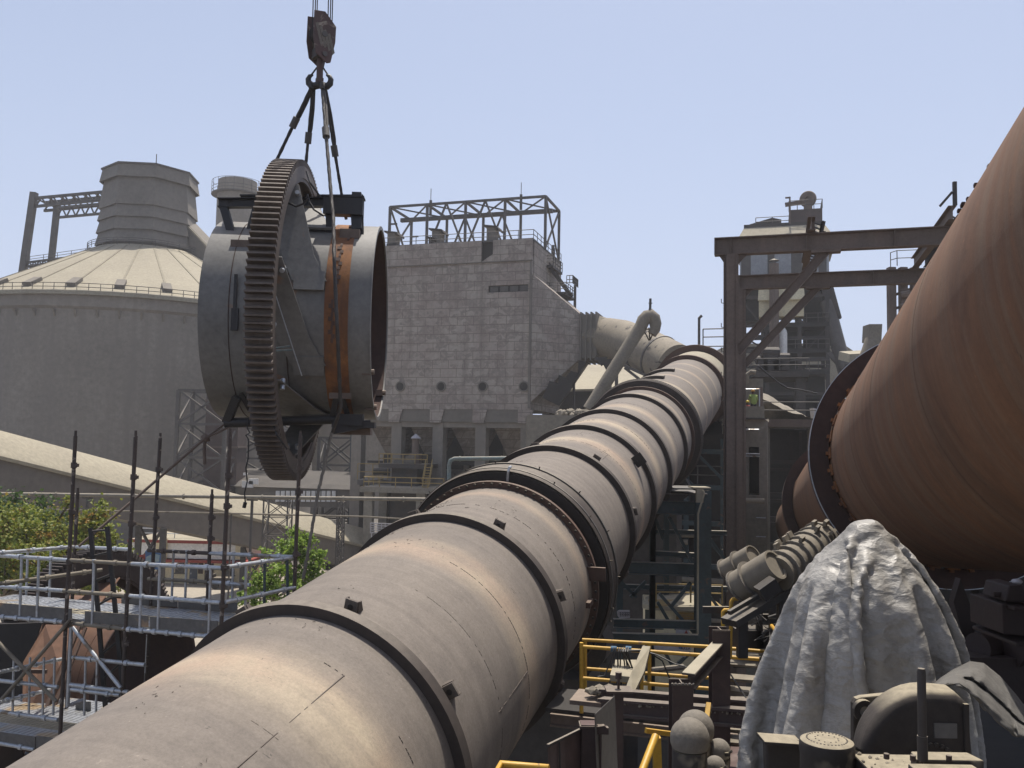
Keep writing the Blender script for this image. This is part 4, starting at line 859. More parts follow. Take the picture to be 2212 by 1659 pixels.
m = MB(); m.box(X_*17.65+rr(.18, R+.12), (.05, .5, .3)); m.box(X_*17.3+rr(-.05, R+.04), (.3, .1, .12)); m.build('gauge_plate', M['kiln_rust'], kl)
# second tyre
kring('bolted_flange', 37.6, 37.7, R-.05, R+.14, M['kiln_rust'])
m = MB(); m.lathe([(38.0, R-.05), (38.02, R+.36), (38.1, R+.42), (38.9, R+.36), (38.95, R-.05)], 96, ax=X_); m.build('seal_cover', M['kiln_ring'], kl, 30)
m = MB(); m.lathe([(38.3, R+.35), (38.3, R+.43), (38.34, R+.43), (38.34, R+.35)], 96, ax=X_); m.build('cover_strap', M['grey_steel'], kl, 30)
for t in (42.5, 46.5):
    kring('strap_segment', t, t+.5, R+.0, R+.16, M['kiln_ring'], 30, 1.42, 2.9)
kring('end_ring', 55.2, 55.6, R-.05, R+.27, M['kiln_rust'])
kring('end_ring', 56.2, 56.5, R-.05, R+.15, M['kiln_ring'])
m = MB(); m.lathe([(57.5, R-.05), (58.5, R+.12), (60.4, R+.16), (60.5, R-.05)], 96, ax=X_); m.build('dust_skirt', M['dusty_roof'], kl, 30)
kring('hood_plate', 60.55, 60.8, 0.3, R+.6, M['kiln_rust'])
# weld seams: beads following the shell
m = MB()
for t in (7.4, 8.9, 11.6, 13.0, 16.2, 20.9, 24.2, 28.3, 33, 44.5, 50.5):
    for k in range(260):
        if noise.noise(Vector((k*.9, t*9, 0))) > -.12 and noise.noise(Vector((k*.045, t*3, 5))) > -.12 and (2*pi*k/260 < 1.15 or k > 230 or t > 15):
            m.lathe([(t, R-.02), (t, R+.005), (t+.009, R+.005), (t+.009, R-.02)], 1, ax=X_, a0=2*pi*k/260, a1=2*pi*(k+.8)/260)
tag(m.build('ring_seam', M['seam'], kl), kind='stuff')
m = MB()
for x0, x1, an in ((5.9, 8.9, 1.02), (11.4, 13.0, .12), (22.6, 24.2, .95)):
    n_ = 40
    for k in range(n_):
        if noise.noise(Vector((k*.5, an*7, x0))) > -.15: m.box(X_*(x0+(x1-x0)*(k+.5)/n_)+rr(an, R), ((x1-x0)/n_*1.0, .014, .012))
tag(m.build('long_seam', M['seam'], kl), kind='stuff')
m = MB()                                                            # small instrument plate
c = X_*25.6+rr(.62, R+.18); e = rr(.62, 1); tg_ = Vector((0, sin(.62), cos(.62)))
m.box(c, (.03, .36, .34), X_, tg_, e); m.bar(c-e*.05, X_*25.6+rr(.62, R-.02), .07); m.build('marker_plate', M['black'], kl)
# flaked scale lying on the top
m = MB()
cl_ = [(random.gauss(pi/2+.15, .45), 1+random.random()**1.5*30) for _ in range(70)]
for k in range(700):
    a_, x_ = random.choice(cl_); an = a_+random.gauss(0, .06); xx = x_+random.gauss(0, .16); q = X_*xx+rr(an, R+.004); e = rr(an, 1); tg_ = Vector((0, sin(an), cos(an)))
    l_ = .006+.030*random.random()**2; th = random.random()*pi; u1 = X_*cos(th)+tg_*sin(th); u2 = e.cross(u1); bend_ = u2*l_*random.uniform(-.5, .5)
    m.prism([q-u1*l_-u2*.002, q+bend_-u2*.003+e*.004, q+u1*l_*.8+bend_*.3-u2*.002, q+u1*l_+u2*.001, q+bend_+u2*.003+e*.004, q-u1*l_*.8+u2*.002], e*.005)
tag(m.build('scale_flakes', M['kiln_ring'], kl), kind='stuff')
# hot-end hood hidden behind the column, support piers of the kiln
o = thing('kiln_hood', 'boxy feed hood closing the far end of the grey kiln', 'hood', A1+d1*63)
m = MB(); m.box((0, 0, -.6), (4.4, 3.2, 4.6), PA, PB); m.build('casing', M['brown_steel'], o)
m = MB(); m.box((0, 1.2, -11.2), (6.0, 4.0, 17.0), PA, PB); m.build('plinth', M['corr_dark'], o)
m = MB(); m.rail([PA*.4-PB*1.5+ZZ*1.7, PA*2.2-PB*1.5+ZZ*1.7], 1.9, .04, (.35, .7), 1.2); m.tube([PA*0+ZZ*1.7, PA*0+ZZ*4.6, PA*.2+ZZ*4.8], .1, 6); m.build('railing', M['grey_steel'], o)
for t, lab in ((21.5, 'stepped concrete pier under the near tyre of the grey kiln'), (40, 'concrete pier under the farther tyre of the grey kiln')):
    p = A1+d1*t; o = thing('kiln_support', lab, 'pier', Vector((p.x, p.y, 0)), -radians(17))
    m = MB(); m.box((-.3, 0, (p.z-3.3)/2), (3.4, 2.2, p.z-3.3)); m.build('block', M['dark_concrete'], o)
    m = MB()
    for s_ in (-1.25, 1.25): m.lathe([(-.5, .1), (-.5, .62), (.5, .62), (.5, .1)], 28, o=Vector((s_, 0, p.z-2.62)), ax=Vector((0, 1, 0)))
    m.build('roller', M['dark_steel'], o, 30)

# ================================================================== RUSTY DRUM
A2, d2 = drum_axis(((1880, 775), (2212, 230)), ((2030, 1225), (2212, 1238)), 2.2)
rd = thing('rotary_drum', 'huge rusty brown rotary drum with a dark tyre rising above the grey tarpaulin', 'drum', A2, mat=axis_frame(d2))
m = MB(); m.lathe([(-5, R-.05), (-5, R), (19.5, R), (62, R), (62, R-.05)], 144, ax=X_, closed=False); m.build('shell', M['rust_drum'], rd, 30)
def rring(name, x0, x1, r0, r1, mt): 
    m = MB(); m.lathe([(x0, r0), (x0, r1), (x1, r1), (x1, r0)], 112, ax=X_); return m.build(name, mt, rd, 30)
ty = rring('tyre', 19.0, 19.45, R+.03, R+.42, M['inner_rust'])
m = MB(); m.lathe([(18.985, R+.41), (18.985, R+.424), (19.08, R+.424), (19.08, R+.41)], 112, ax=X_); m.build('worn_tread', M['galv'], ty, 30)
m = MB()
for k in range(40):
    an = 2*pi*k/40; e = rr(an, 1); tg_ = Vector((0, sin(an), cos(an)))
    m.box(X_*18.93+e*(R+.06), (.14, .07, .06), X_, tg_, e); m.box(X_*18.85+e*(R+.02), (.3, .22, .03), X_, tg_, e)
m.build('tyre_pads', M['orange'], rd)
rring('tyre', 36, 36.9, R+.03, R+.4, M['inner_rust'])
m = MB()
for t in (9.3, 12.6, 15.2, 16.6):
    for k in range(120):
        if noise.noise(Vector((k*.3, t*5, 0))) > -.55: m.lathe([(t, R-.02), (t, R+.002), (t+.007, R+.002), (t+.008, R-.02)], 1, ax=X_, a0=2*pi*k/120, a1=2*pi*(k+.95)/120)
tag(m.build('ring_seam', M['kiln_rust'], rd), kind='stuff')
m = MB()
for k in range(16): an = 1.9+k*.09; m.box(X_*(8+.9*random.random())+rr(2.2+k*.03, R+.01), (.05, .03, .03))
m.build('weld_stub', M['inner_rust'], rd)
for t, lab in ((20.0, 'dark concrete pier under the near tyre of the rusty drum'), (37, 'dark concrete pier under the far tyre of the rusty drum')):
    p = A2+d2*t; o = thing('drum_support', lab, 'pier', Vector((p.x, p.y, 0)), -radians(17))
    m = MB(); m.box((0, 0, (p.z-3.2)/2), (4.2, 2.0, p.z-3.2)); m.build('block', M['dark_concrete'], o)
    m = MB()
    for s_ in (-1.25, 1.25): m.lathe([(-.5, .1), (-.5, .6), (.5, .6), (.5, .1)], 24, o=Vector((s_, 0, p.z-2.5)), ax=Vector((0, 1, 0)))
    m.build('roller', M['dark_steel'], o, 30)

# ================================================================== DRUM SECTIONS WITH GIRTH GEARS
def gear_drum(name, label, cat, C0, rotz, ms, frame, tilt=0.0, stand=False):
    o = thing(name, label, cat, C0, mat=(Matrix.Rotation(rotz, 3, 'Z') @ Matrix.Rotation(tilt, 3, 'Y')))
    shell_m, gear_m, in_m = ms; R = 2.2; RI = 3.2 if not stand else 2.85
    m = MB(); m.lathe([(-1.5, R-.05), (-1.5, R), (1.95, R), (1.95, R-.05)], 96, ax=X_, closed=False); m.build('shell', shell_m, o, 30)
    m = MB(); m.lathe([(-1.48, R-.051), (1.93, R-.051), (1.93, R-.06), (-1.48, R-.06)], 96, ax=X_); m.build('lining', in_m, o, 30)
    m = MB(); m.lathe([(1.93, R-.07), (1.93, R+.012), (1.965, R+.012), (1.965, R-.07)], 96, ax=X_); m.build('end_lip', shell_m if not stand else in_m, o, 30)
    m = MB(); m.lathe([(1.02, R-.02), (1.02, R+.014), (1.5, R+.014), (1.5, R-.02)], 96, ax=X_); m.build('rusty_band', M['orange'] if not stand else M['rust_plate'], o, 30)
    m = MB(); m.lathe([(-.9, R-.02), (-.9, R+.01), (-.885, R+.01), (-.885, R-.02)], 96, ax=X_); m.lathe([(.25, R-.02), (.25, R+.01), (.265, R+.01), (.265, R-.02)], 96, ax=X_); m.build('ring_seam', M['inner_rust'], o)
    # gear rim with cut teeth
    T = 150; R0, R1 = 3.46, 3.60; hw = .26; out = []
    for k in range(T):
        for fa, r_ in ((.0, R0), (.24, R0), (.36, R1), (.60, R1), (.72, R0)):
            out.append((2*pi*(k+fa)/T, r_))
    n = len(out); vs = []
    for x in (-hw, hw):
        vs += [Vector((x, -cos(a)*r_, sin(a)*r_)) for a, r_ in out]; vs += [Vector((x, -cos(a)*RI, sin(a)*RI)) for a, r_ in out]
    fs = []
    for i in range(n):
        j = (i+1) % n; fs += [(i, j, 2*n+j, 2*n+i), (n+i, 2*n+n+i, 2*n+n+j, n+j), (i, n+i, n+j, j), (2*n+i, 2*n+j, 3*n+j, 3*n+i)]
    m = MB(); m.add(vs, fs); gr = m.build('gear_rim', gear_m, o)
    m = MB(); m.lathe([(-.04, RI-.25), (-.04, RI+.02), (.04, RI+.02), (.04, RI-.25)], 96, ax=X_)
    m.lathe([(-hw+.02, RI-.08), (-hw+.02, RI+.01), (-hw+.06, RI+.01), (-hw+.06, RI-.08)], 96, ax=X_); m.lathe([(hw-.06, RI-.08), (hw-.06, RI+.01), (hw-.02, RI+.01), (hw-.02, RI-.08)], 96, ax=X_); m.build('gear_web', gear_m, gr, 30)
    for k in range(8):                                               # spring plates, tangent to the shell
        th = 2*pi*k/8+.28; ph = th-.82
        p = Vector((0, -cos(th)*(RI-.08), sin(th)*(RI-.08))); q = Vector((0, -cos(ph)*2.235, sin(ph)*2.235)); dd = (q-p).normalized(); nn = dd.cross(X_)
        m = MB(); m.prism([p+X_*-.22, p+X_*.3, q-dd*.6+X_*.75, q+X_*1.05, q+X_*.35, q-dd*.9+X_*-.05], nn*.03); sp_ = m.build('spring_plate', shell_m, o, bevel=.006)
        m = MB(); e = Vector((0, -cos(ph), sin(ph))); m.box(q+X_*.7+e*.03, (.62, .42, .05), X_, dd, e); m.build('plate_pad', M['orange'] if k == 3 and not stand else shell_m, sp_)
        m = MB(); mm_ = p+dd*.25+X_*.1; m.tube([mm_-nn*.1, mm_+nn*.12], .05, 8); m.tube([mm_+X_*.2-nn*.1, mm_+X_*.2+nn*.12], .05, 8); m.build('bolts', M['galv'], sp_)
    if stand:
        m = MB()
        for x in (-1.1, 1.4):
            m.box((x, 0, (-C0.z-2.2)/2-.2), (.5, 3.2, C0.z-2.2-.2)); m.prism([(x-.25, -1.9, -1.2), (x-.25, -1.0, -2.4), (x-.25, -1.9, -2.4)], (.5, 0, 0)); m.prism([(x-.25, 1.9, -1.2), (x-.25, 1.0, -2.4), (x-.25, 1.9, -2.4)], (.5, 0, 0))
        m.build('saddle', M['concrete'], o)
    if frame: frame(o)
    return o
C0 = W(634, 695, 19.55)
def lift_frame(o):
    iv = ROOTM[o].inverted()
    def l(x, y, ly):                                                 # pixel onto the local plane at depth ly
        return iv @ onplane(x, y, ROOTM[o] @ Vector((0, ly, 0)), ROOTM[o].to_3x3() @ Vector((0, 1, 0)))
    b = MB(); p, q = l(472, 439, -1.15), l(720, 437, -1.15); b.ibeam(p, q, .2, .2, ZZ, .02, .02)
    p, q = l(520, 431, 1.15), l(785, 431, 1.15); b.ibeam(p, q, .2, .2); b.build('top_beam', M['black'], o)
    b = MB(); p, q = l(700, 447, -1.2), l(785, 447, -1.2); b.box((p+q)/2, ((q-p).length, .28, .38)); b.box((p+q)/2+ZZ*.2, ((q-p).length+.05, .34, .03)); a = l(771, 424, -1.2); b.box(a, (.2, .2, .14))
    b.bar(l(775, 440, -1.2), l(775, 440, 1.15), .22); b.bar(l(500, 440, -1.15), l(500, 440, 1.15), .16); b.build('head_beam', M['black'], o)
    for (x0, y0, x1, y1, w_) in ((484, 449, 504, 516, .16), (551, 449, 508, 600, .09), (712, 462, 716, 545, .16), (770, 466, 772, 500, .22), (781, 466, 782, 510, .08)):
        b = MB(); b.bar(l(x0, y0, -1.15), l(x1, y1, -1.3), w_, w_, Vector((0, 1, 0))); b.build('strut', M['black'], o)
    b = MB(); b.box(l(757, 508, -1.35), (.42, .3, .2)); b.box(l(521, 533, -1.7), (.4, .16, .26)); b.build('weld_pad', M['brown_steel'], o)
    b = MB(); b.box(l(507, 690, -2.21), (.14, .06, .45)); b.box(l(508, 640, -2.21), (.06, .05, .9)); b.build('key_bar', M['black'], o)
    b = MB(); b.tube([l(486, 914, -1.2), l(640, 908, -1.2), l(735, 905, -1.2)], .105, 14); b.build('bottom_beam', M['black'], o, 40)
    b = MB(); b.box(l(757, 907, -1.3), (.55, .3, .24)); b.box(l(765, 918, -1.2), (.9, .4, .12)); b.build('bottom_beam', M['black'], o)
    for (x0, y0, x1, y1, w_) in ((512, 858, 490, 912, .17), (520, 850, 540, 885, .09), (728, 852, 718, 905, .12), (736, 850, 752, 900, .1), (719, 930, 800, 915, .16)):
        b = MB(); b.bar(l(x0, y0, -1.4), l(x1, y1, -1.2), w_, w_, Vector((0, 1, 0))); b.build('strut', M['black'], o)
    b = MB(); b.box(l(735, 855, -1.7), (.45, .1, .12)); b.prism([l(716, 930, -1.1), l(800, 918, -1.1), l(800, 940, -1.1), l(716, 938, -1.1)], (0, .5, 0)); b.build('weld_pad', M['brown_steel'], o)
    b = MB(); e = Vector((1.93, -cos(.9)*2.1, 0))
    for zz, yy in ((-1.25, -1.72), (-1.95, -.9), (-1.5, 1.4)): b.box((1.86, yy, zz), (.16, .14, .14)); b.tube([(1.9, yy, zz), (2.02, yy, zz)], .06, 8)
    b.build('end_lug', M['brown_steel'], o)
    b = MB()
    for (x0, y0) in ((580, 805), (590, 940), (662, 395)): b.tube([l(x0, y0-25, -2.5), l(x0+8, y0, -2.6), l(x0+30, y0+30, -2.4)], .02, 6)
    for pts in (((668, 425), (655, 440), (640, 446), (622, 438)), ((664, 420), (668, 436), (678, 452), (700, 466)), ((640, 585), (655, 594), (675, 600), (700, 606))): b.tube([l(x, y, -2.0) for x, y in pts], .025, 6)
    b.build('chain_hoist', M['cable'], o)
    b = MB(); b.tube([l(586, 705, -3.1), l(592, 700, -3.15), l(588, 712, -3.2)], .05, 8); b.tube([l(596, 640, -2.9), l(622, 720, -2.6), l(652, 812, -2.3)], .012, 5); b.build('turnbuckle', M['galv'], o)
    b = MB()
    for y0, y1, x_ in ((.25, .75, .0), (.8, 1.2, .12), (-.3, .1, -.08)):
        for k in range(10):
            an = y0+(y1-y0)*k/10; b.box((1.26+x_+.03*sin(k*2.1), -cos(an)*2.22, sin(an)*2.22), (.05+.02*(k % 3), .02, .09), X_, Vector((0, -cos(an), sin(an))), Vector((0, sin(an), cos(an))))
    b.build('rust_flake', M['kiln_rust'], o)
    b = MB(); b.tube([l(583, 753, -3.0), l(625, 748, -2.4)], .02, 6); b.tube([l(583, 758, -3.0), l(630, 756, -2.4)], .02, 6); b.build('strap', M['pale_blue'], o)
hang = gear_drum('drum_section', 'grey drum section with a big girth gear hanging from the crane hook', 'drum section', C0, .065, (M['shell_grey'], M['gear'], M['inner_rust']), lift_frame)
C2 = W(190, 1462, 25)
gear_drum('drum_section', 'old rusty drum section with a dark girth gear resting in the yard behind the scaffold', 'drum section', C2, -radians(15), (M['rust_plate'], M['gear_rust'], M['inner_rust']), None, stand=True)

# ------------------------------------------------------------------ crane hook block and slings
YH = 19.3
hb = thing('hook_block', 'rusty striped crane hook block with a ramshorn hook above the hanging drum', 'hook block', W(690, 180, YH), radians(36))
HI = ROOTM[hb].inverted(); bz = (W(693, 90, YH)-W(690, 180, YH)).z
pl = [(-.26, .60), (.0, .64), (.28, .36), (.27, -.02), (.17, -.52), (.08, -.56), (-.2, -.38), (-.27, .0)]
for y in (-.19, .19):
    m = MB(); m.prism([(x, y-.015, bz+z) for x, z in pl], (0, .03, 0)); ck = m.build('cheek_plate', M['block'], hb, bevel=.008)
    m = MB()
    for k in range(4): x = -.17+.1*k; m.prism([(x-.06, y-.02, bz+.3-k*.06), (x, y-.02, bz+.34-k*.06), (x+.13, y-.02, bz-.12-k*.05), (x+.08, y-.02, bz-.18-k*.05)], (0, .04, 0))
    m.build('warning_stripe', M['sign_pale'] if False else M['dusty_dome'], ck)
    m = MB(); m.tube([(0, y-.04, bz+.1), (0, y+.04, bz+.1)], .07, 12); m.tube([(.02, y-.04, bz-.36), (.02, y+.04, bz-.36)], .06, 12); m.build('pin', M['grey_steel'], ck)
m = MB()
for y in (-.1, 0, .1): m.lathe([(-.03, .05), (-.03, .24), (0, .2), (.03, .24), (.03, .05)], 24, o=Vector((0, y, bz+.18)), ax=Vector((0, 1, 0)))
m.box((0, 0, bz-.3), (.3, .3, .22)); m.build('sheave', M['dark_steel'], hb)
m = MB(); m.tube([(0, 0, bz-.42), (0, 0, .1)], .075, 12); m.box((0, 0, .06), (.14, .14, .12)); m.build('hook_shank', M['block'], hb)
hk = thing  # horns lie across the picture
m = MB(hb); o0 = W(690, 183, YH)
for s_ in (-1, 1): m.tube([o0+Vector((s_*x, 0, z)) for x, z in ((0, 0), (.1, -.03), (.18, -.035), (.245, .03), (.26, .12), (.225, .2), (.15, .235))], [.085, .085, .08, .075, .065, .05, .02], 12)
m.build('ramshorn_hook', M['black'], hb, 50)
m = MB(hb)
for s_ in (-1, 1): m.tube([o0+Vector((s_*.2, 0, .22)), o0+Vector((s_*.06, 0, .42))], .02, 6)
m.build('hook_latch', M['black'], hb)
for x in (675, 680, 684, 708, 713, 717):
    t = W(x, 45, YH); y_ = -.1 if x < 700 else .1
    m = MB(hb); m.tube([W(x, 60, YH), W(x+1.5, -60, YH)+Vector((0, 0, 2))], .014, 6); m.build('hoist_rope', M['dark_rope'], hb)
def sling(label, pts, r, mt, fer, split):
    o = thing('wire_sling', label, 'sling', pts[0], group='wire slings on the ramshorn hook')
    full = []
    for a, b in zip(pts, pts[1:]):
        k = max(2, int((b-a).length/.06)); full += [a.lerp(b, i/k) for i in range(k)]
    full.append(pts[-1])
    m = MB(o); m.tube(full, r, 12, True, 6, .16, 14.0); m.build('rope', mt, o, 60)
    m = MB(o); a, b = pts[0], pts[1]; f = a.lerp(b, fer); dd = (b-a).normalized(); m.tube([f-dd*.13, f+dd*.13], r*2.3, 12); m.build('ferrule', M['grey_steel'], o, 40)
    side = Vector((.045, .03, 0)); e = [a+side*.5-dd*.05, a.lerp(b, fer*.4)+side, a.lerp(b, fer*.8)+side*.9, f+side*.2]
    m = MB(o); m.tube(e, r, 8); m.tube([a+Vector((0, -.1, -.05)), a+Vector((0, -.09, .08)), a+Vector((0, .0, .13)), a+Vector((0, .1, .06)), a+Vector((0, .1, -.06))], r, 8); m.build('eye_loop', mt, o, 60)
sling('dark wire sling spreading outward over the gear top', [W(672, 190, YH), W(588, 366, 19.9), W(560, 430, 20.4)], .036, M['dark_rope'], .42, 1)
sling('black wire sling dropping inside the gear rim', [W(676, 192, YH+.05), W(661, 352, 19.8), W(658, 425, 20.2)], .034, M['dark_rope'], .66, 1)
sling('bright twisted wire sling running down the drum front to the bottom beam', [W(696, 190, YH-.05), W(716, 430, 18.0), W(720, 470, 17.75), W(722, 560, 17.2), W(728, 700, 17.1), W(736, 880, 17.7), W(718, 935, 18.0)], .036, M['rope'], .42, 0)
sling('black wire sling slanting to the far end of the head beam', [W(701, 192, YH), W(738, 420, 20.2), W(748, 474, 20.5)], .034, M['dark_rope'], .58, 0)
# tag line and loose ropes below
o = thing('tag_line', 'brown tag line tied to the bottom beam and slanting down to the scaffold', 'rope', W(490, 912, 18.3))
m = MB(o); kn = W(443, 947, 18.0); m.tube([W(490, 912, 18.3), kn], .022, 7); m.tube([W(505, 918, 18.3), kn], .022, 7); m.tube([kn, W(300, 1070, 17.4), W(170, 1180, 16.8)], .028, 7); m.tube([kn, W(441, 975, 18), W(442, 1003, 18)], .035, 7); m.blob(kn, .09, 3, 0); m.build('rope', M['rust_plate'] if False else M['brown_steel'], o)
o = thing('hanging_rope', 'pale frayed rope hanging from the bottom beam down past the gear', 'rope', W(716, 940, 17.9))
pts = [W(716, 935, 17.9), W(700, 1010, 17.7), W(688, 1060, 17.5), W(676, 1130, 17.3), W(664, 1200, 17.1), W(655, 1250, 17.0)]; fl_ = []
for a, b in zip(pts, pts[1:]): fl_ += [a.lerp(b, i/12) for i in range(12)]
m = MB(o); m.tube(fl_+[pts[-1]], .03, 9, True, 3, .25, 25); m.build('strand', M['dusty_dome'], o)
o = thing('power_cord', 'thin dark cord with a plug dangling from the bottom beam', 'cord', W(536, 915, 18.2))
m = MB(o); m.tube([W(*p, 18.2) for p in ((536, 905), (534, 925), (540, 935), (531, 940), (537, 950), (536, 990), (531, 1010), (534, 1040), (528, 1065), (530, 1085))], .016, 6); m.tube([W(530, 1085, 18.2), W(527, 1097, 18.2)], .04, 8); m.build('cord', M['cable'], o)

# ================================================================== YARD: office building, trees, pipes, lattice towers
YB = 91
o = thing('office_building', 'cream and white office block with red trim bands and a blue door', 'building', WG(480, 1254))
e0, e1 = W(270, 1250, YB), W(537, 1258, YB-.6); e0.z = e1.z = 0; zt_ = W(480, 1172, YB).z; zm = W(480, 1212, YB).z; bx = (e1-e0).normalized(); by = Vector((-bx.y, bx.x, 0))
def bb(m, u0, u1, z0, z1, d0, d1): m.box(e0+bx*(u0+u1)/2+by*(d0+d1)/2+ZZ*(z0+z1)/2, (u1-u0, d1-d0, z1-z0), bx, by); return m
U = lambda px: (W(px, 1225, YB)-e0).dot(bx)
bb(MB(o), 0, U(532), 0, zm, 0, 15).build('wall', M['cream'], o)
bb(MB(o), U(285), U(535), zm+.35, zt_, -.9, 15.02).build('upper_wall', M['white_wall'], o)
bb(MB(o), U(285)-.1, U(537)+.5, zm, zm+.25, -1.3, 14.9).build('canopy_slab', M['red'], o)
bb(MB(o), U(285)-.1, U(535)+.12, zt_, zt_+.28, -1.02, 15.1).build('parapet_band', M['red'], o)
bb(MB(o), U(287), U(535)+.05, zt_+.281, zt_+.32, -.95, 15).build('roof', M['dusty_roof'], o)
bb(MB(o), U(359), U(370), zm+.3, zt_+.5, -1.3, -.9).build('pilaster', M['cream'], o)
for px0, px1 in ((345, 358.9), (518, 535)): bb(MB(o), U(px0), U(px1), zm+.4, zt_-.02, -.93, -.9).build('cream_panel', M['cream'], o)
for px0, px1, y0, y1, kind in ((381, 401, 1211, 1236, 'w'), (413, 430, 1211, 1255, 'd'), (431.5, 442, 1215, 1238, 'n'), (446, 465, 1213, 1256, 'x'), (490, 511, 1214, 1240, 'w'), (300, 322, 1211, 1240, 'w')):
    z0, z1 = max(.02, W(px0, y1, YB).z), min(W(px0, y0, YB).z, zm-.1); m = bb(MB(o), U(px0), U(px1), z0 if kind in 'wn' else .02, z1, -.05, .02)
    if kind == 'w':
        f_ = m.build('window', M['glass'], o); m = bb(MB(o), U(px0)-.1, U(px1)+.1, z0-.12, z0-.001, -.12, .0); bb(m, (U(px0)+U(px1))/2-.04, (U(px0)+U(px1))/2+.04, z0, z1, -.08, -.051); m.build('frame', M['grey_steel'], f_)
    elif kind == 'n': m.build('notice_panel', M['maroon'], o)
    else:
        d_ = m.build('door', M['blue_door'] if kind == 'd' else M['maroon'], o); bb(MB(o), U(px0)+.12, U(px0)+.2, 1.0, 1.15, -.09, -.051).build('handle', M['galv'], d_)
m = MB(o); m.rail([e0+bx*U(290)+ZZ*(zt_+.3)+by*.5, e0+bx*U(535)+ZZ*(zt_+.3)+by*.5, e0+bx*U(535)+ZZ*(zt_+.3)+by*14], 1.0, .045, (.5,), 4.0); m.build('roof_railing', M['galv'], o)
o = thing('notice_hoarding', 'blue printed notice hoarding with a red header on posts by the office', 'hoarding', WG(330, 1275))
YN = 62
m = MB(o); m.prism([W(314, 1190, YN), W(347, 1193, YN), W(345, 1231, YN), W(313, 1229, YN)], (0, .1, 0)); bd = m.build('board', M['sign_blue'], o)
m = MB(o); m.prism([W(316, 1203, YN-.02), W(326, 1198, YN-.02), W(326, 1214, YN-.02), W(314, 1215, YN-.02)], (0, .015, 0)); m.prism([W(333, 1196, YN-.02), W(345, 1199, YN-.02), W(344, 1213, YN-.02), W(332, 1214, YN-.02)], (0, .015, 0)); m.build('print_patch', M['sign_pale'], bd)
m = MB(o); m.prism([W(293, 1201, YN+.3), W(313, 1197, YN+.3), W(313, 1212, YN+.3), W(293, 1216, YN+.3)], (0, .08, 0)); m.build('red_header', M['red'], o)
m = MB(o)
for px in (317, 343): a = W(px, 1190, YN+.2); m.bar(a, Vector((a.x, a.y, 0)), .12)
m.build('post', M['brown_steel'], o)
o = thing('utility_cart', 'small dark cart with wheels parked outside the office door', 'cart', WG(482, 1260))
m = MB(o); q = W(482, 1254, 88); m.box(Vector((q.x, q.y, .9)), (1.9, 1.0, .5)); m.box(Vector((q.x-.9, q.y, 1.1)), (.1, .9, .8)); m.build('body', M['dark_steel'], o)
m = MB(o)
for s_ in (-.6, .6): m.lathe([(-.1, 0), (-.1, .38), (.1, .38), (.1, 0)], 16, o=Vector((q.x+s_, q.y-.5, .4)), ax=Vector((0, 1, 0)), closed=False)
m.build('wheels', M['black'], o)

def tree(label, base, crown, n, lm, ls, group=None, trunk_r=.2):
    # crown: list of (centre, radius) leaf clumps
    o = thing('tree', label, 'tree', base, group=group)
    m = MB(o); cen = sum((c for c, r in crown), Vector())/len(crown); fork = base.lerp(Vector((cen.x, cen.y, cen.z)), .55); fork.x = base.x+(cen.x-base.x)*.3
    m.tube([base, base.lerp(fork, .5)+Vector((.1, .05, 0)), fork], [trunk_r, trunk_r*.8, trunk_r*.65], 9)
    for c, r in crown: m.tube([fork, fork.lerp(c, .5)+Vector((random.uniform(-.2, .2), random.uniform(-.2, .2), .15)), c, c+Vector((random.uniform(-r, r)*.5, random.uniform(-r, r)*.5, r*.6))], [trunk_r*.5, trunk_r*.3, trunk_r*.16, .015], 6)
    m.build('trunk', M['bark'], o, 60)
    m = MB(o); tot = sum(r*r for c, r in crown); iv = ROOTM[o].inverted(); vs = m.v; fs = m.f
    for c, r in crown:
        k = int(n*r*r/tot); subs = []
        for _ in range(max(5, int(8*r))):
            d = Vector((random.gauss(0, 1), random.gauss(0, 1), random.gauss(0, .8))).normalized()*r*random.uniform(.3, 1.18); subs.append(c+d)
        for _ in range(k):
            s_ = random.choice(subs); p = s_+Vector((random.gauss(0, 1), random.gauss(0, 1), random.gauss(0, .8)))*r*random.choice((.1, .17, .26))
            a = Vector((random.gauss(0, 1), random.gauss(0, 1), random.gauss(-.25, .6))).normalized(); b = a.orthogonal(); b.rotate(Quaternion(a, random.random()*6.3)); l_ = ls*random.uniform(.6, 1.25); wv = b*l_*.36; fold = a.cross(b)*l_*.12
            i = len(vs); vs += [iv @ p, iv @ (p+a*l_*.5+wv+fold), iv @ (p+a*l_), iv @ (p+a*l_*.5-wv+fold)]; fs += [(i, i+1, i+2), (i, i+2, i+3)]
    me = m.build('crown', lm, o); return o
def cl(px, py, Y, r): return (W(px, py, Y), r)
tree('broad tree with yellowing and reddish leaves behind the scaffold', WG(120, 1365), [cl(20, 1135, 42, 1.5), cl(60, 1165, 41, 1.6), cl(110, 1160, 43, 1.4), cl(-30, 1180, 42, 1.8), cl(170, 1155, 42, 1.3), cl(220, 1150, 42, 1.3), cl(250, 1175, 42, 1.0), cl(150, 1190, 41, 1.6), cl(60, 1210, 41, 1.5), cl(195, 1125, 42, .9), cl(148, 1090, 42, .45), cl(10, 1240, 41, 1.2), cl(235, 1215, 41, 1.1), cl(220, 1275, 40, 1.2), cl(262, 1265, 40, .8), cl(150, 1240, 41, 1.5)], 13000, M['leaf_autumn'], .18, trunk_r=.28)
tree('dark green leafy tree behind the yellowing one', WG(40, 1345), [cl(0, 1130, 50, 2.0), cl(70, 1150, 50, 2.0), cl(-60, 1150, 50, 2.2), cl(130, 1170, 50, 1.8), cl(20, 1190, 50, 2.3), cl(110, 1220, 50, 2.0)], 9000, M['leaf_dark'], .24, trunk_r=.28)
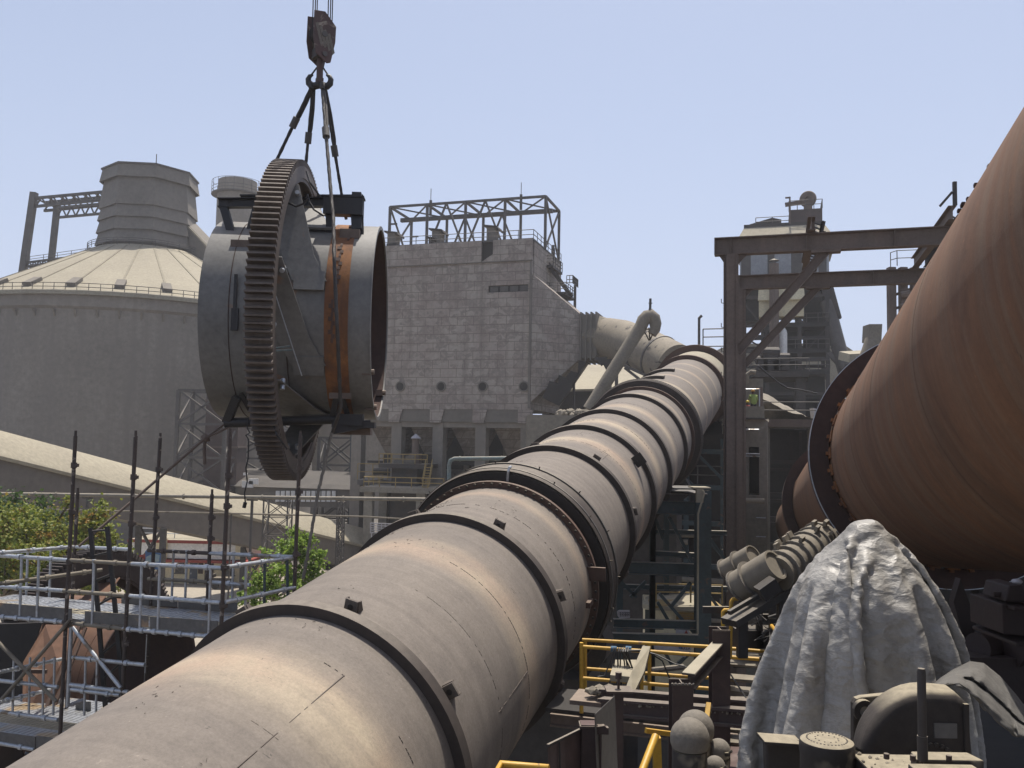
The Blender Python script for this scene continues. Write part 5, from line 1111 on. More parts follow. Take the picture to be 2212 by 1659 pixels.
tree('slender tree with bright fresh green leaves in front of the office', WG(655, 1335), [cl(612, 1190, 44, .8), cl(640, 1172, 44, .75), cl(662, 1160, 44, .45), cl(660, 1200, 44, .9), cl(685, 1205, 44, .55), cl(620, 1220, 44, 1.0), cl(590, 1250, 43, .9), cl(640, 1240, 44, 1.0), cl(560, 1275, 43, .75), cl(600, 1285, 43, .9), cl(640, 1275, 43, .8), cl(530, 1285, 42, .5), cl(560, 1305, 42, .5), cl(515, 1300, 42, .3), cl(690, 1240, 44, .4), cl(655, 1290, 43, .6)], 5600, M['leaf_bright'], .17, trunk_r=.13)
# long level pipes
o = thing('pipeline', 'long thin level pipe crossing in front of the conveyor gallery', 'pipe', W(300, 1071, 62))
m = MB(o); m.tube([W(-60, 1066, 62), W(450, 1073, 62), W(935, 1079, 62)], .13, 10); m.build('pipe', M['pale_concrete'], o, 40)
m = MB(o)
for px in (75, 120, 395, 565, 740, 870): m.tube([W(px, 1067+px*.0135, 62), W(px+3, 1067+px*.0135, 62)], .2, 10)
m.build('flange', M['pale_concrete'], o)
m = MB(o)
for px in (-40, 190, 545, 920): a = W(px, 1068+px*.0135, 62.2); m.bar(Vector((a.x, a.y, 0)), a-ZZ*.1, .16); m.bar(a-ZZ*.15-Vector((.4, 0, 0)), a-ZZ*.15+Vector((.4, 0, 0)), .12)
m.build('stanchion', M['grey_steel'], o)
o = thing('slack_pipe', 'thin dusty pipe running below and parallel to the long level pipe', 'pipe', W(300, 1106, 64))
m = MB(o); m.tube([W(10, 1099, 64), W(450, 1108, 64), W(790, 1116, 64), W(935, 1125, 64)], .06, 8); m.build('pipe', M['dusty_pipe'], o, 40)
m = MB(o)
for px in (30, 500, 925): a = W(px, 1100+px*.02, 64.1); m.bar(Vector((a.x, a.y, 0)), a, .1)
m.build('stanchion', M['grey_steel'], o)
o = thing('teal_pipe', 'pale blue bent pipe rising beside the grey kiln', 'pipe', W(970, 1060, 80))
m = MB(o); m.tube([W(970, 1090, 80), W(970, 1005, 80), W(973, 995, 80), W(982, 991, 80), W(1100, 990, 80), W(1180, 992, 80)], .2, 12); m.tube([W(970, 1090, 80), Vector((W(970, 1090, 80).x, W(970, 1090, 80).y, 0))], .2, 12); m.build('pipe', M['pale_blue'], o, 50)
m = MB(o)
for px in (992, 1082): m.tube([W(px, 991, 80), W(px+3, 991, 80)], .27, 12)
m.build('flange', M['pale_blue'], o)

def lattice(label, Y, xs, ys, wd, mt, group=None, bays=3, depth=2.0, top=True):
    p = W(xs[0], ys[1], Y); o = thing('lattice_tower', label, 'lattice tower', Vector((p.x, Y, 0)), group=group); z1 = W(xs[0], ys[0], Y).z
    X0, X1 = W(xs[0], ys[0], Y).x, W(xs[1], ys[0], Y).x
    for x in (X0, X1):
        for y in (Y, Y+depth): m = MB(o); m.bar((x, y, 0), (x, y, z1), wd); m.build('leg', mt, o)
    m = MB(o)
    for k in range(bays):
        za, zb2 = z1*k/bays, z1*(k+1)/bays
        for y in (Y, Y+depth): m.bar((X0, y, za), (X1, y, zb2), wd*.55); m.bar((X1, y, za), (X0, y, zb2), wd*.55); m.bar((X0, y, zb2), (X1, y, zb2), wd*.6)
        for x in (X0, X1): m.bar((x, Y, za), (x, Y+depth, zb2), wd*.5); m.bar((x, Y, zb2), (x, Y+depth, zb2), wd*.5)
    m.build('brace', mt, o); return o
lattice('wide lattice pipe tower rising behind the conveyor gallery below the hanging drum', 108, (386, 489), (842, 1130), .42, M['grey_steel'], bays=5, depth=5)
lattice('lattice tower standing between the brown duct and the hanging gear', 120, (492, 612), (860, 1130), .42, M['grey_steel'], bays=5, depth=5)
lattice('slim lattice stand carrying a truss head under the long level pipe', 70, (570, 622), (1078, 1300), .11, M['grey_steel'], bays=7, depth=1.5)
lattice('slim lattice pole at the low end of the conveyor gallery', 70, (729, 741), (1085, 1300), .1, M['grey_steel'], bays=9, depth=.8)
lattice('lattice stand with lamp bracket above the office roof', 100, (372, 384), (1075, 1200), .14, M['grey_steel'], bays=8, depth=.8)
o = thing('brown_duct', 'tall square reddish brown duct tower between the lattice towers', 'duct', W(470, 1000, 112))
a = W(440, 1000, 112); b = W(517, 850, 112); m = MB(o); m.box(Vector(((a.x+b.x)/2, 114, b.z/2+3)), (b.x-a.x, 4, b.z+6)); m.build('casing', M['brown_wall'], o)
m = MB(o)
for z in (8, 14, 20): m.box(Vector(((a.x+b.x)/2, 114, z)), (b.x-a.x+.3, 4.3, .25))
m.build('flange', M['brown_steel'], o)
lattice('lattice tower with braces between the gear and the ladder column', 122, (690, 762), (945, 1130), .4, M['grey_steel'], bays=4, depth=4)
o = thing('ladder_column', 'blue grey steel column with a ladder beside the filter hoppers', 'column', W(772, 1080, 121))
m = MB(o); a = W(782, 935, 121); m.bar(Vector((a.x, a.y, 0)), a, 1.0); m.build('column', M['grey_steel'], o)
m = MB(o); a = W(764, 935, 120.3)
for s_ in (-.35, .35): m.bar(Vector((a.x+s_, a.y, 0)), a+Vector((s_, 0, 0)), .12)
for k in range(40): m.bar((a.x-.35, a.y, a.z*k/40), (a.x+.35, a.y, a.z*k/40), .07)
m.build('ladder', M['teal'], o)
o = thing('low_shed', 'low grey shed with a patched sheet roof behind the conveyor gallery', 'shed', W(640, 1060, 112))
m = MB(o); m.prism([W(500, 1090, 112), W(760, 1098, 112), W(760, 1056, 112), W(500, 1048, 112)], (0, 8, 0)); m.build('wall', M['headhouse'], o)
m = MB(o); m.prism([W(495, 1050, 111.5), W(765, 1058, 111.5), W(765, 1048, 113), W(495, 1040, 113)], (0, 8, 1.5)); m.build('roof', M['dark_concrete'], o)
m = MB(o)
for k in range(12): q = W(600+k*11, 1062, 111.7); m.box(q-ZZ*.6, (.5, .1, 1.4))
for (x, y, s_) in ((535, 1046, 1.4), (548, 1040, 1.2), (530, 1024, .5)): m.box(W(x, y, 111), (s_, .3, s_*.6))
m.build('patch_sheet', M['white_wall'], o)
# platforms with yellow rails below the filter house
o = thing('lower_platform', 'concrete platform with a dusty yellow railing below the filter hoppers', 'platform', W0(860, 1052, 96), -radians(10))
OI = ROOTM[o]
def op_(x, y, ly=0): return OI.inverted() @ onplane(x, y, OI @ Vector((0, ly, 0)), OI.to_3x3() @ Vector((0, 1, 0)))
a, b = op_(777, 1051), op_(965, 1057); m = MB(); m.box(((a.x+b.x)/2, 3.5, a.z-.3), (b.x-a.x, 7, .6)); m.build('deck', M['pale_concrete'], o)
m = MB(); m.rail([(a.x+.4, 6.8, a.z), (a.x+.4, .2, a.z), (b.x-.4, .2, a.z)], 1.1, .055, (.5,), 1.7); m.build('railing', M['pale_yellow'], o)
m = MB()
for px in (792, 906): x = op_(px, 1090).x; m.box((x, .8, (a.z-.6)/2), (1.0, .8, a.z-.6)); m.box((x, 6, (a.z-.6)/2), (1.0, .8, a.z-.6))
m.build('pillar', M['pale_concrete'], o)
m = MB(); m.box(((a.x+b.x)/2, 6.7, (a.z-1)/2), (b.x-a.x-2, .2, a.z-1)); m.build('back_wall', M['corr_dark'], o)
o2 = thing('upper_platform', 'small steel platform with a yellow railing and a capped stack on it', 'platform', W0(870, 1003, 99), -radians(10))
O2 = ROOTM[o2]
def oq(x, y): return O2.inverted() @ onplane(x, y, O2.translation, O2.to_3x3() @ Vector((0, 1, 0)))
a, b = oq(818, 1001), oq(922, 1002); m = MB(); m.box(((a.x+b.x)/2, 2.5, a.z-.25), (b.x-a.x, 5, .5)); m.build('deck', M['dark_steel'], o2)
m = MB(); m.rail([(a.x, 4.9, a.z), (a.x, .1, a.z), (b.x, .1, a.z)], 1.1, .055, (.5,), 1.5); m.build('railing', M['pale_yellow'], o2)
m = MB(); x0, x1 = oq(840, 1000).x, oq(895, 1000).x; m.box(((x0+x1)/2, 2.6, (a.z-.5)/2), (x1-x0, 3, a.z-.5)); m.build('casing', M['dark_steel'], o2)
m = MB(); q = oq(884, 980); m.tube([(q.x, 2.5, a.z), (q.x, 2.5, oq(884, 945).z)], .42, 14); m.box((q.x, 2.5, a.z+.6), (1.2, 1.2, 1.2)); sk_ = m.build('stack', M['brown_steel'], o2, 40)
m = MB(); zc_ = oq(884, 945).z; m.lathe([(0, .62), (.05, .62), (.6, 0), (.5, 0)], 16, o=Vector((q.x, 2.5, zc_-.1)), ax=ZZ); m.build('stack_cap', M['sign_white'], sk_)
m = MB(); m.box((oq(862, 990).x, 1.8, a.z+.3), (2.2, .8, .5)); m.box((oq(880, 990).x, 1.2, a.z+.5), (1.0, .6, .9)); m.build('drive_unit', M['dusty_dome'], o2)
o = thing('side_platform', 'long dim platform with a faded railing behind the capped stack', 'platform', W(840, 1030, 103))
a, b = W(772, 1036, 103), W(870, 1037, 103); m = MB(o); m.box(Vector(((a.x+b.x)/2, 105, a.z-.3)), (b.x-a.x, 4, .6)); m.build('deck', M['grey_steel'], o)
m = MB(o); m.rail([a, Vector((b.x, b.y, a.z))], 1.9, .055, (.5,), 2.0); m.build('railing', M['pale_yellow'], o)
m = MB(o); m.bar((a.x+1, 105, 0), (a.x+1, 105, a.z), .5); m.bar((b.x-1, 105, 0), (b.x-1, 105, a.z), .5); m.build('post', M['grey_steel'], o)
o = thing('yellow_ladder_stair', 'steep yellow stair between the two railed platforms', 'stairs', W(930, 1030, 97))
m = MB(o)
for px in (0, 14): m.bar(W(912+px, 1052, 96.5), W(920+px, 1004, 97.5), .12); m.bar(W(912+px, 1040, 96.5), W(920+px, 992, 97.5), .08)
for k in range(8): m.bar(W(912+k, 1052-k*6, 96.5+k*.12), W(926+k, 1052-k*6, 96.5+k*.12), .1)
m.build('flight', M['pale_yellow'], o)
o = thing('ladder_rack', 'white framed rack of steps at the foot of the platform pillars', 'rack', W(830, 1138, 92))
m = MB(o)
for k in range(5): m.bar(W(800, 1130+k*5, 92), W(850, 1132+k*5, 92), .1)
for k in range(7): m.bar(W(800+k*8, 1130, 92.2), W(800+k*8, 1152, 92.2), .08)
for px in (803, 846): a = W(px, 1150, 92); m.bar(Vector((a.x, a.y, 0)), a, .12)
m.build('frame', M['sign_white'], o)
o = thing('rock_pile', 'dark heap of coarse scrap at the conveyor gallery foot', 'heap', WG(740, 1225))
m = MB(o)
for k in range(50): q = WG(700+random.random()*80, 1215+random.random()*18); m.blob(q+ZZ*random.random()*.9, .5+random.random()*.5, k, 0)
m.build('rocks', M['corr_dark'], o)

# ================================================================== SCAFFOLD
NP = W(483, 1226, 15.0); FP = W(640, 1203, 16.5)
SN = lambda x, y: onplane(x, y, NP, PB)
SF = lambda x, y: onplane(x, y, FP, PB)
sf = thing('scaffold', 'tube scaffold with silver rails and plank decks beside the near end of the grey kiln', 'scaffold', Vector((-8.5, 16, 0)))
def post(P, x0, y0, x1, y1, r=.036, mt='rusty_tube', coup=()):
    a, b = P(x0, y0), P(x1, y1); d = (b-a); a2 = a-d*((a.z-1.0)/max(.1, d.z)) if mt == 'rusty_tube' else a
    m = MB(sf); m.tube([a2, a.lerp(b, .3), b], r, 10); o = m.build('post', M[mt], sf, 50)
    if mt == 'rusty_tube':
        m = MB(sf)
        for f in coup:
            q = a.lerp(b, f); m.tube([q-ZZ*.05, q+ZZ*.05], r*1.55, 10); m.box(q+Vector((r*1.6, -.02, 0)), (.07, .055, .06))
        m.build('coupler', M['rusty_tube'], o)
        m = MB(sf); m.tube([b-ZZ*.02, b+ZZ*.10], r*.7, 8)
        m.build('spigot', M['rusty_tube'], o)
post(SN, 130, 1585, 163, 942, coup=(.36, .57, .74, .9)); post(SN, 264, 1505, 293, 942, coup=(.2, .38, .66, .84)); post(SN, 478, 1350, 497, 938, coup=(.1, .3, .62, .78))
post(SF, 636, 1262, 649, 942, coup=(.2, .62, .78)); post(SF, 326, 1290, 346, 946, coup=(.2, .5, .8)); post(SF, 447, 1320, 458, 1068, coup=(.3, .62, .8)); post(SF, 152, 1370, 168, 1064, coup=(.3, .55))
for P, a, b in ((SN, (154, 1355), (146, 1527)), (SF, (320, 1371), (315, 1474))): post(P, b[0], b[1], a[0], a[1], .035, 'galv')
def rail_(P, pts, mt='galv', r=.036, clamps=True, name='rail', n=6):
    q = [P(*p) if P else p for p in pts]; m = MB(sf); m.tube(q, r, 10); o = m.build(name, M[mt], sf, 50)
    if clamps:
        m = MB(sf); L = sum((b-a).length for a, b in zip(q, q[1:]))
        for a, b in zip(q, q[1:]):
            k = max(1, round((b-a).length*n/4)); dd = (b-a).normalized()
            for i in range(k): c = a.lerp(b, (i+.5)/k); m.tube([c-dd*.035, c+dd*.035], r*1.45, 10)
        m.build('clamp', M[mt], o)
rail_(SN, [(-60, 1196), (147, 1210)]); rail_(SN, [(147, 1210), (285, 1218)], 'dusty_pipe'); rail_(SN, [(285, 1218), (480, 1227)])
rail_(SN, [(-60, 1263), (137, 1276)]); rail_(SN, [(137, 1276), (275, 1287)], 'dusty_pipe'); rail_(SN, [(275, 1287), (476, 1302)])
rail_(SN, [(-60, 1327), (136, 1343)], n=14); rail_(SN, [(152, 1346), (266, 1358)], 'dusty_pipe'); rail_(SN, [(266, 1358), (461, 1376)], n=14)
rail_(SF, [(159, 1181), (280, 1187)]); rail_(SF, [(320, 1189), (452, 1195)], 'rusty_tube'); rail_(SF, [(452, 1195), (634, 1203)])
rail_(SF, [(320, 1250), (450, 1257)], 'dusty_pipe'); rail_(SF, [(450, 1257), (540, 1264)])
rail_(None, [SN(488, 1225), SF(634, 1204)]); rail_(None, [SN(486, 1301), SF(637, 1269)], 'galv')
rail_(None, [W(-30, 1197, 15.4), W(159, 1181, 17.6)]); rail_(None, [W(-30, 1265, 15.6), W(220, 1231, 17.2)], 'dusty_pipe')
for P, pts in ((SN, [(-40, 1466), (125, 1484)]), (SN, [(-40, 1531), (125, 1555)]), (SN, [(157, 1420), (313, 1436)]), (SN, [(152, 1479), (277, 1495)]), (SN, [(154, 1489), (259, 1502)]), (SN, [(-40, 1598), (74, 1619)])): rail_(P, pts)
rail_(None, [W(-30, 1458, 15.2), SF(132, 1424)]); rail_(None, [W(-30, 1524, 15.2), SF(107, 1490)])
for a, b, mt in (((0, 1520), (159, 1336), 'dusty_pipe'), ((-20, 1363), (127, 1513), 'dusty_pipe'), ((163, 1354), (266, 1484), 'galv')):
    m = MB(sf); m.tube([SN(*a)-PB*.06, SN(*b)-PB*.06], .034, 10); m.build('brace', M[mt], sf, 50)
for P, lst in ((SN, [(47, 1203, 1330), (84, 1207, 1333), (203, 1214, 1349), (306, 1221, 1358), (345, 1223, 1361), (455, 1228, 1372)]), (SF, [(375, 1192, 1290), (404, 1193, 1292), (505, 1197, 1298), (110, 1186, 1300), (60, 1190, 1300)])):
    for x, ya, yb in lst:
        m = MB(sf); a, b = P(x, ya), P(x-4, yb); m.tube([b, a], .026, 8); m.tube([a-ZZ*.02, a+ZZ*.045], .036, 8); m.build('baluster', M['galv'], sf, 50)
for f, in ((.28,), (.55,), (.9,)):
    a = SN(488, 1225).lerp(SF(634, 1204), f); b = SN(486, 1301).lerp(SF(637, 1269), f); m = MB(sf); m.tube([b-ZZ*.45, a], .026, 8); m.build('baluster', M['teal'] if f > .3 else M['galv'], sf, 50)
for x in (27, 62, 92, 115, 182, 207): m = MB(sf); m.tube([SN(x, 1545), SN(x+3, 1420)], .022, 8); m.build('baluster', M['galv'], sf, 50)
for P, x0, x1, y0, y1, h in ((SN, -40, 154, 1299, 1315, 26), (SN, 183, 319, 1320, 1330, 25), (SN, 324, 470, 1332, 1342, 26), (SF, 262, 382, 1285, 1289, 22), (SF, 385, 512, 1290, 1299, 26), (SF, 0, 128, 1300, 1290, 20), (SN, -40, 76, 1576, 1592, 30), (SN, 78, 128, 1590, 1596, 26), (SF, 163, 195, 1514, 1516, 30)):
    m = MB(sf); m.prism([P(x0, y0), P(x1, y1), P(x1, y1+h), P(x0, y0+h)], PB*.02); m.build('toe_board', M['board'], sf)
# plank decks
def deck(z, u0, u1, v0, v1, n, along, name='deck_plank'):
    o_ = Vector((NP.x, NP.y, z))
    for k in range(n):
        m = MB(sf)
        if along: a, b = v0+(v1-v0)*k/n, v0+(v1-v0)*(k+.96)/n; m.box(o_+PA*(u0+u1)/2+PB*(a+b)/2, (u1-u0, b-a, .05), PA, PB)
        else: a, b = u0+(u1-u0)*k/n, u0+(u1-u0)*(k+.97)/n; m.box(o_+PA*(a+b)/2+PB*(v0+v1)/2, (b-a, v1-v0, .05), PA, PB)
        if along:
            L = int((u1-u0)/.12)
            for j in range(L): m.box(o_+PA*(u0+.06+j*.12)+PB*(a+b)/2+ZZ*.029, (.03, (b-a)*.8, .008), PA, PB)
        m.build(name, M['deck'] if (k != 1 or not along) else M['dusty_roof'], sf)
zd = SN(300, 1356).z
deck(zd, -2.6, .35, .1, 1.62, 4, True); deck(zd, -6.2, -2.65, .1, 1.62, 4, True)
deck(SN(60, 1600).z, -6.2, -2.4, .15, 2.3, 5, True)
# ladder
ld = thing('ladder', 'dark steel ladder leaning through the scaffold deck', 'ladder', SN(200, 1560))
for pts in ([(164, 1144), (180, 1321), (197, 1548)], [(201, 1141), (218, 1321), (235, 1500)]):
    q = [SN(*p)+PB*.35 for p in pts]; m = MB(ld)
    for a, b in zip(q, q[1:]): m.bar(a, b, .075, .05)
    m.build('stile', M['black'], ld)
for k in range(8):
    f = k/7*.95+.02; a = SN(164+33*f, 1144+400*f)+PB*.35; b = SN(201+34*f, 1141+362*f)+PB*.35; m = MB(ld); m.tube([a, b], .022, 8); m.build('rung', M['black'], ld)
o = thing('work_gloves', 'pale rag bundle lying on the lower scaffold deck', 'rags', SN(150, 1525))
m = MB(o)
for k in range(5): m.blob(SN(138+k*5, 1528-k*2)+PB*.2, .05, k, 1, (1.3, 1, .7))
m.build('cloth', M['sign_white'], o, 60)
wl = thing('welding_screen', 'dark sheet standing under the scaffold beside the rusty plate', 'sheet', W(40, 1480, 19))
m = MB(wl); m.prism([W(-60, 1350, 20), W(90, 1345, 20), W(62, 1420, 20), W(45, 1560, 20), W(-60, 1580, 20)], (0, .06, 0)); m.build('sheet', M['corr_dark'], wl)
o = thing('rust_panel', 'bent rusty plate leaning under the scaffold beside the drum opening', 'plate', W(110, 1480, 18.6))
m = MB(o); m.prism([W(98, 1350, 19.5), W(170, 1352, 19.5), W(128, 1440, 18.6), W(112, 1545, 18.2), W(48, 1545, 18.2), W(50, 1430, 18.8)], (0, .04, 0)); m.build('plate', M['rust_plate'], o)
m = MB(o); m.bar(W(172, 1352, 19.3), W(100, 1530, 18.1), .07); m.bar(W(185, 1356, 19.3), W(112, 1540, 18.1), .06); m.box(W(75, 1450, 18.3), (.5, .05, .08)); m.build('stiffener', M['kiln_rust'], o)

# ================================================================== TEAL STEELWORK AND CABIN RIGHT OF THE KILN
o = thing('backdrop_house', 'long dark sheeted backdrop building added under the far half of the grey kiln', 'building', W(1480, 1100, 54), -radians(17))  # dark backdrop added where sunlit ground would show
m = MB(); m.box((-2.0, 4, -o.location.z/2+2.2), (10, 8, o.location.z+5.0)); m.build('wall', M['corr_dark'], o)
m = MB(); zz = o.location.z
for k in range(5): m.bar((-6.5+k*2.2, -.2, -zz), (-6.5+k*2.2, -.2, 4.4), .3)
for z in (3.6, 1.4, -.8, -3.4, -6): m.box((-2, -.25, z), (10, .25, .3))
for k in range(4): m.bar((-6+k*2.2, -.3, -.8), (-3.8+k*2.2, -.3, -3.4), .16); m.bar((-3.8+k*2.2, -.3, 1.4), (-6+k*2.2, -.3, 3.6), .16)
m.build('steel_frame', M['teal'], o)
m = MB(); m.rail([(-6.5, -.3, 1.6), (2.6, -.3, 1.6)], 1.1, .04, (.5,), 2); m.build('railing', M['grey_steel'], o)
m = MB()
for k in range(12): x = -4+random.random()*10; z = -7+random.random()*8; m.tube([(x, -.5, z), (x+random.uniform(1, 4), -.5, z)], .1+.15*random.random(), 10)
m.build('pipes', M['dusty_pipe'], o, 40)
YTL = 30
ts_ = thing('support_structure', 'dusty teal painted steel support frame beside the grey kiln', 'steel frame', W(1511, 1390, YTL))
T = lambda x, y, dy=0: W(x, y, YTL+dy)
def tbeam(name, a, b, ht, wd, mt='teal'):
    m = MB(ts_); m.ibeam(a, b, ht, wd, ZZ, .025, .02); return m.build(name, M[mt], ts_)
def tcol(px, ytop, w_, dy=0):
    a = T(px, ytop, dy); m = MB(ts_); m.ibeam(Vector((a.x, a.y, 0)), a, w_, w_, Vector((0, 1, 0)), .025, .02); m.box(Vector((a.x, a.y-w_*.45, a.z/2)), (w_*.96, .02, a.z)); return m.build('column', M['teal'], ts_)
tcol(1511, 1085, .3); tcol(1410, 1119, .2, 1.5); tcol(1528, 1060, .26, 3); tcol(1340, 1130, .22, 3); tcol(1440, 1060, .2, 6)
for (xa, xb, y, h_, dy) in ((1380, 1505, 1097, .46, .6), (1335, 1505, 1229, .42, .6), (1325, 1507, 1349, .3, 0), (1280, 1507, 1380, .34, -.8), (1405, 1502, 1198, .2, 3), (1340, 1570, 1150, .2, 6), (1340, 1570, 1270, .2, 6)): tbeam('beam', T(xa, y-3, dy), T(xb, y+2, dy), h_, .25)
for (x0, y0, x1, y1, dy) in ((1445, 1117, 1503, 1228, .8), (1424, 1282, 1507, 1376, .3), (1492, 1258, 1450, 1310, .3), (1415, 1119, 1432, 1165, 1.5), (1330, 1245, 1375, 1290, 2), (1362, 1290, 1395, 1255, 2), (1455, 1360, 1420, 1300, .8), (1453, 1440, 1415, 1370, -.5), (1452, 1446, 1492, 1408, -.5), (1535, 1165, 1570, 1215, 3), (1535, 1290, 1565, 1330, 3)):
    m = MB(ts_); m.bar(T(x0, y0, dy), T(x1, y1, dy), .11, .11); m.build('brace', M['teal'], ts_)
m = MB(ts_); m.box(T(1511, 1071, -.05), (.24, .2, .46)); m.box(T(1511, 1053, .3), (.6, .9, .05)); m.tube([T(1519, 1060, -.2), T(1521, 1068, -.2), T(1508, 1110, -.25), T(1507, 1370, -.25)], .035, 8); m.build('junction_box', M['dusty_roof'], ts_)
m = MB(ts_); m.box(T(1462, 1062, 2), (1.6, 3, .05)); m.box(T(1472, 1053, 1), (.9, 2, .05)); m.build('top_plate', M['board'], ts_)
m = MB(ts_); m.rail([T(1417, 1300, 3), T(1492, 1302, 3), T(1560, 1304, 3)], .68, .03, (.55,), 1.2); m.box(T(1480, 1305, 3.5), (2.6, 1.4, .08)); m.build('walkway_railing', M['pale_yellow'], ts_)
cb = thing('control_cabin', 'small cream cabin with warning boards behind the teal frame', 'cabin', Vector((W(1455, 1400, 33).x, 34.5, 0)))
a, b, c = W(1414, 1317, 33), W(1512, 1320, 32.6), W(1395, 1315, 34.3)
m = MB(cb); m.prism([a-ZZ*a.z, b-ZZ*b.z, b+Vector((.5, 3, -b.z)), c+Vector((.2, 2, -c.z)), c-ZZ*c.z], ZZ*a.z); m.build('wall', M['cream'], cb)
m = MB(cb); m.prism([c+Vector((-.12, .1, .0)), a+Vector((-.02, -.14, 0)), b+Vector((.1, -.14, 0)), b+Vector((.6, 3.1, 0)), c+Vector((.2, 2.2, 0))], ZZ*.16); m.build('roof', M['dusty_roof'], cb)
m = MB(cb)
for k in range(7): q = a.lerp(c, .08+k*.14)-Vector((.03, .03, 0)); m.bar(Vector((q.x, q.y, 6)), q-ZZ*.02, .05)
m.build('corrugation', M['teal'], cb)
def board(name, label, cat, pts, Y, mt, th=.03):
    o = thing(name, label, cat, W(*pts[0], Y)); m = MB(o); m.prism([W(x, y, Y) for x, y in pts], (0, th, 0)); m.build('panel', mt, o); return o
def text(parent, s_, x, y, Y, size, mt):
    cu = bpy.data.curves.new('lettering', 'FONT'); cu.body = s_; cu.size = size; cu.extrude = .002; cu.align_x = 'CENTER'; cu.align_y = 'CENTER'
    to = bpy.data.objects.new('lettering', cu); col.objects.link(to); bpy.context.view_layer.update()
    me = bpy.data.meshes.new_from_object(to.evaluated_get(bpy.context.evaluated_depsgraph_get())); bpy.data.objects.remove(to); me.materials.clear(); me.materials.append(mt)
    p = ROOTM[parent].inverted() @ W(x, y, Y); me.transform(Matrix.Translation(p) @ Matrix.Rotation(pi/2, 4, 'X')); ob = bpy.data.objects.new('lettering', me); col.objects.link(ob); ob.parent = parent
o = board('notice_board', 'ochre notice board with faint ruled lines on the cream cabin wall', 'notice', [(1461, 1322), (1509, 1324), (1509, 1352), (1461, 1350)], 32.6, M['sign_yellow'])
m = MB(o)
for k in range(5): m.bar(W(1464, 1328+k*5, 32.58), W(1500-(k % 2)*9, 1329+k*5, 32.58), .012)
m.build('ruled_line', M['brown_steel'], o)
o = board('warning_board', 'white warning board with a red triangle under the teal beam', 'sign', [(1460, 1360), (1487, 1362), (1491, 1368), (1484, 1382), (1460, 1381)], 29.6, M['sign_white'])
m = MB(o); m.prism([W(1478, 1370, 29.58), W(1487, 1370, 29.58), W(1482.5, 1361, 29.58)], (0, .015, 0)); m.build('red_triangle', M['red'], o)
m = MB(o); m.bar(W(1461, 1374, 29.58), W(1484, 1375, 29.58), .012); m.build('ruled_line', M['ink'], o)
o = board('plain_board', 'plain pale board beside the red triangle sign', 'board', [(1434, 1358), (1457, 1359), (1457, 1380), (1444, 1379), (1433, 1364)], 29.62, M['cream'])
o = board('restricted_board', 'white board lettered AREA under the yellow handrail', 'sign', [(1412, 1392), (1492, 1396), (1494, 1402), (1480, 1420), (1455, 1416), (1440, 1411), (1415, 1411)], 28.8, M['sign_white'])
text(o, 'AREA', 1481, 1401, 28.76, .13, M['ink']); m = MB(o); m.lathe([(0, 0), (0, .07), (.01, .07), (.01, 0)], 6, o=W(1470, 1398, 28.76), ax=Vector((0, 1, 0)), closed=False); m.build('emblem', M['sign_blue'], o)
o = board('hindi_board', 'small white board with dark hand lettering hung on the teal beam', 'sign', [(1333, 1321), (1337, 1318), (1360, 1318), (1361, 1334), (1338, 1336), (1334, 1330)], 29.5, M['sign_white'])
m = MB(o)
for k, px in enumerate((1340, 1345, 1350, 1354, 1358)): m.bar(W(px-1.6, 1323, 29.48), W(px+1.9, 1323, 29.48), .012); m.bar(W(px+.9, 1323, 29.48), W(px+.9, 1332, 29.48), .012); m.tube([W(px-1.4, 1326, 29.48), W(px-.3, 1328.5, 29.48), W(px+.8, 1327, 29.48)], .007, 5)
m.build('lettering', M['ink'], o)
# slab hiding the bright ground, and assorted plant in the dark below
mf = MB(); c = W(1480, 1560, 20); mf.box((5.2, 24, 4.0), (9.5, 24, .4), PA, PB); tag(mf.build('dark_floor_slab', M['corr_dark']), 'dark floor slab added to hide bright ground below the yellow railed walkway', 'floor')  # dark slab added so the sunlit ground stays hidden
pl_ = thing('floor_machinery', 'dark dusty machinery and pipes below the walkway', 'machinery', Vector((4.2, 20, 4.2)))
m = MB(pl_)
for k in range(26):
    x = 1.2+random.random()*7.5; y = 14+random.random()*15; h_ = .4+random.random()*2.4; m.box((x, y, 4.2+h_/2), (.3+random.random()*1.2, .3+random.random()*1.2, h_))
for k in range(14): x = 1.5+random.random()*6; y = 15+random.random()*13; z = 5+random.random()*4; m.tube([(x, y, z), (x+random.uniform(-2, 3), y+random.uniform(-1, 1), z+random.uniform(-.4, .6))], .06+.1*random.random(), 8)
m.build('body', M['dark_steel'], pl_)

# ================================================================== WALKWAY WITH YELLOW RAILS
wk = thing('walkway', 'steel walkway with bright yellow handrails alongside the grey kiln', 'walkway', W(1400, 1480, 16))
Ya, Yb = 16.5, 15.4
def yr(pts, r=.032, name='handrail'):
    m = MB(wk); m.tube(pts, r, 10); m.build(name, M['yellow'], wk, 50)
A_ = lambda x, y: W(x, y, Ya-(x-1258)*.0021)
B_ = lambda x, y: W(x, y, Yb-(x-1258)*.0021)
yr([A_(1258, 1382), A_(1534, 1397), A_(1668, 1409)]); yr([B_(1258, 1397), B_(1526, 1416), B_(1640, 1424)])
yr([A_(1262, 1444), A_(1480, 1461), A_(1665, 1473)]); yr([B_(1257, 1465), B_(1447, 1481), B_(1640, 1496)])
for P, x, ya, yb in ((B_, 1256, 1388, 1540), (A_, 1403, 1390, 1510), (B_, 1386, 1405, 1550), (A_, 1264, 1384, 1500), (A_, 1664, 1365, 1478)):
    yr([P(x+3 if x > 1600 else x, ya), P(x-(8 if x > 1600 else 0), yb)], .036, 'handrail_post')
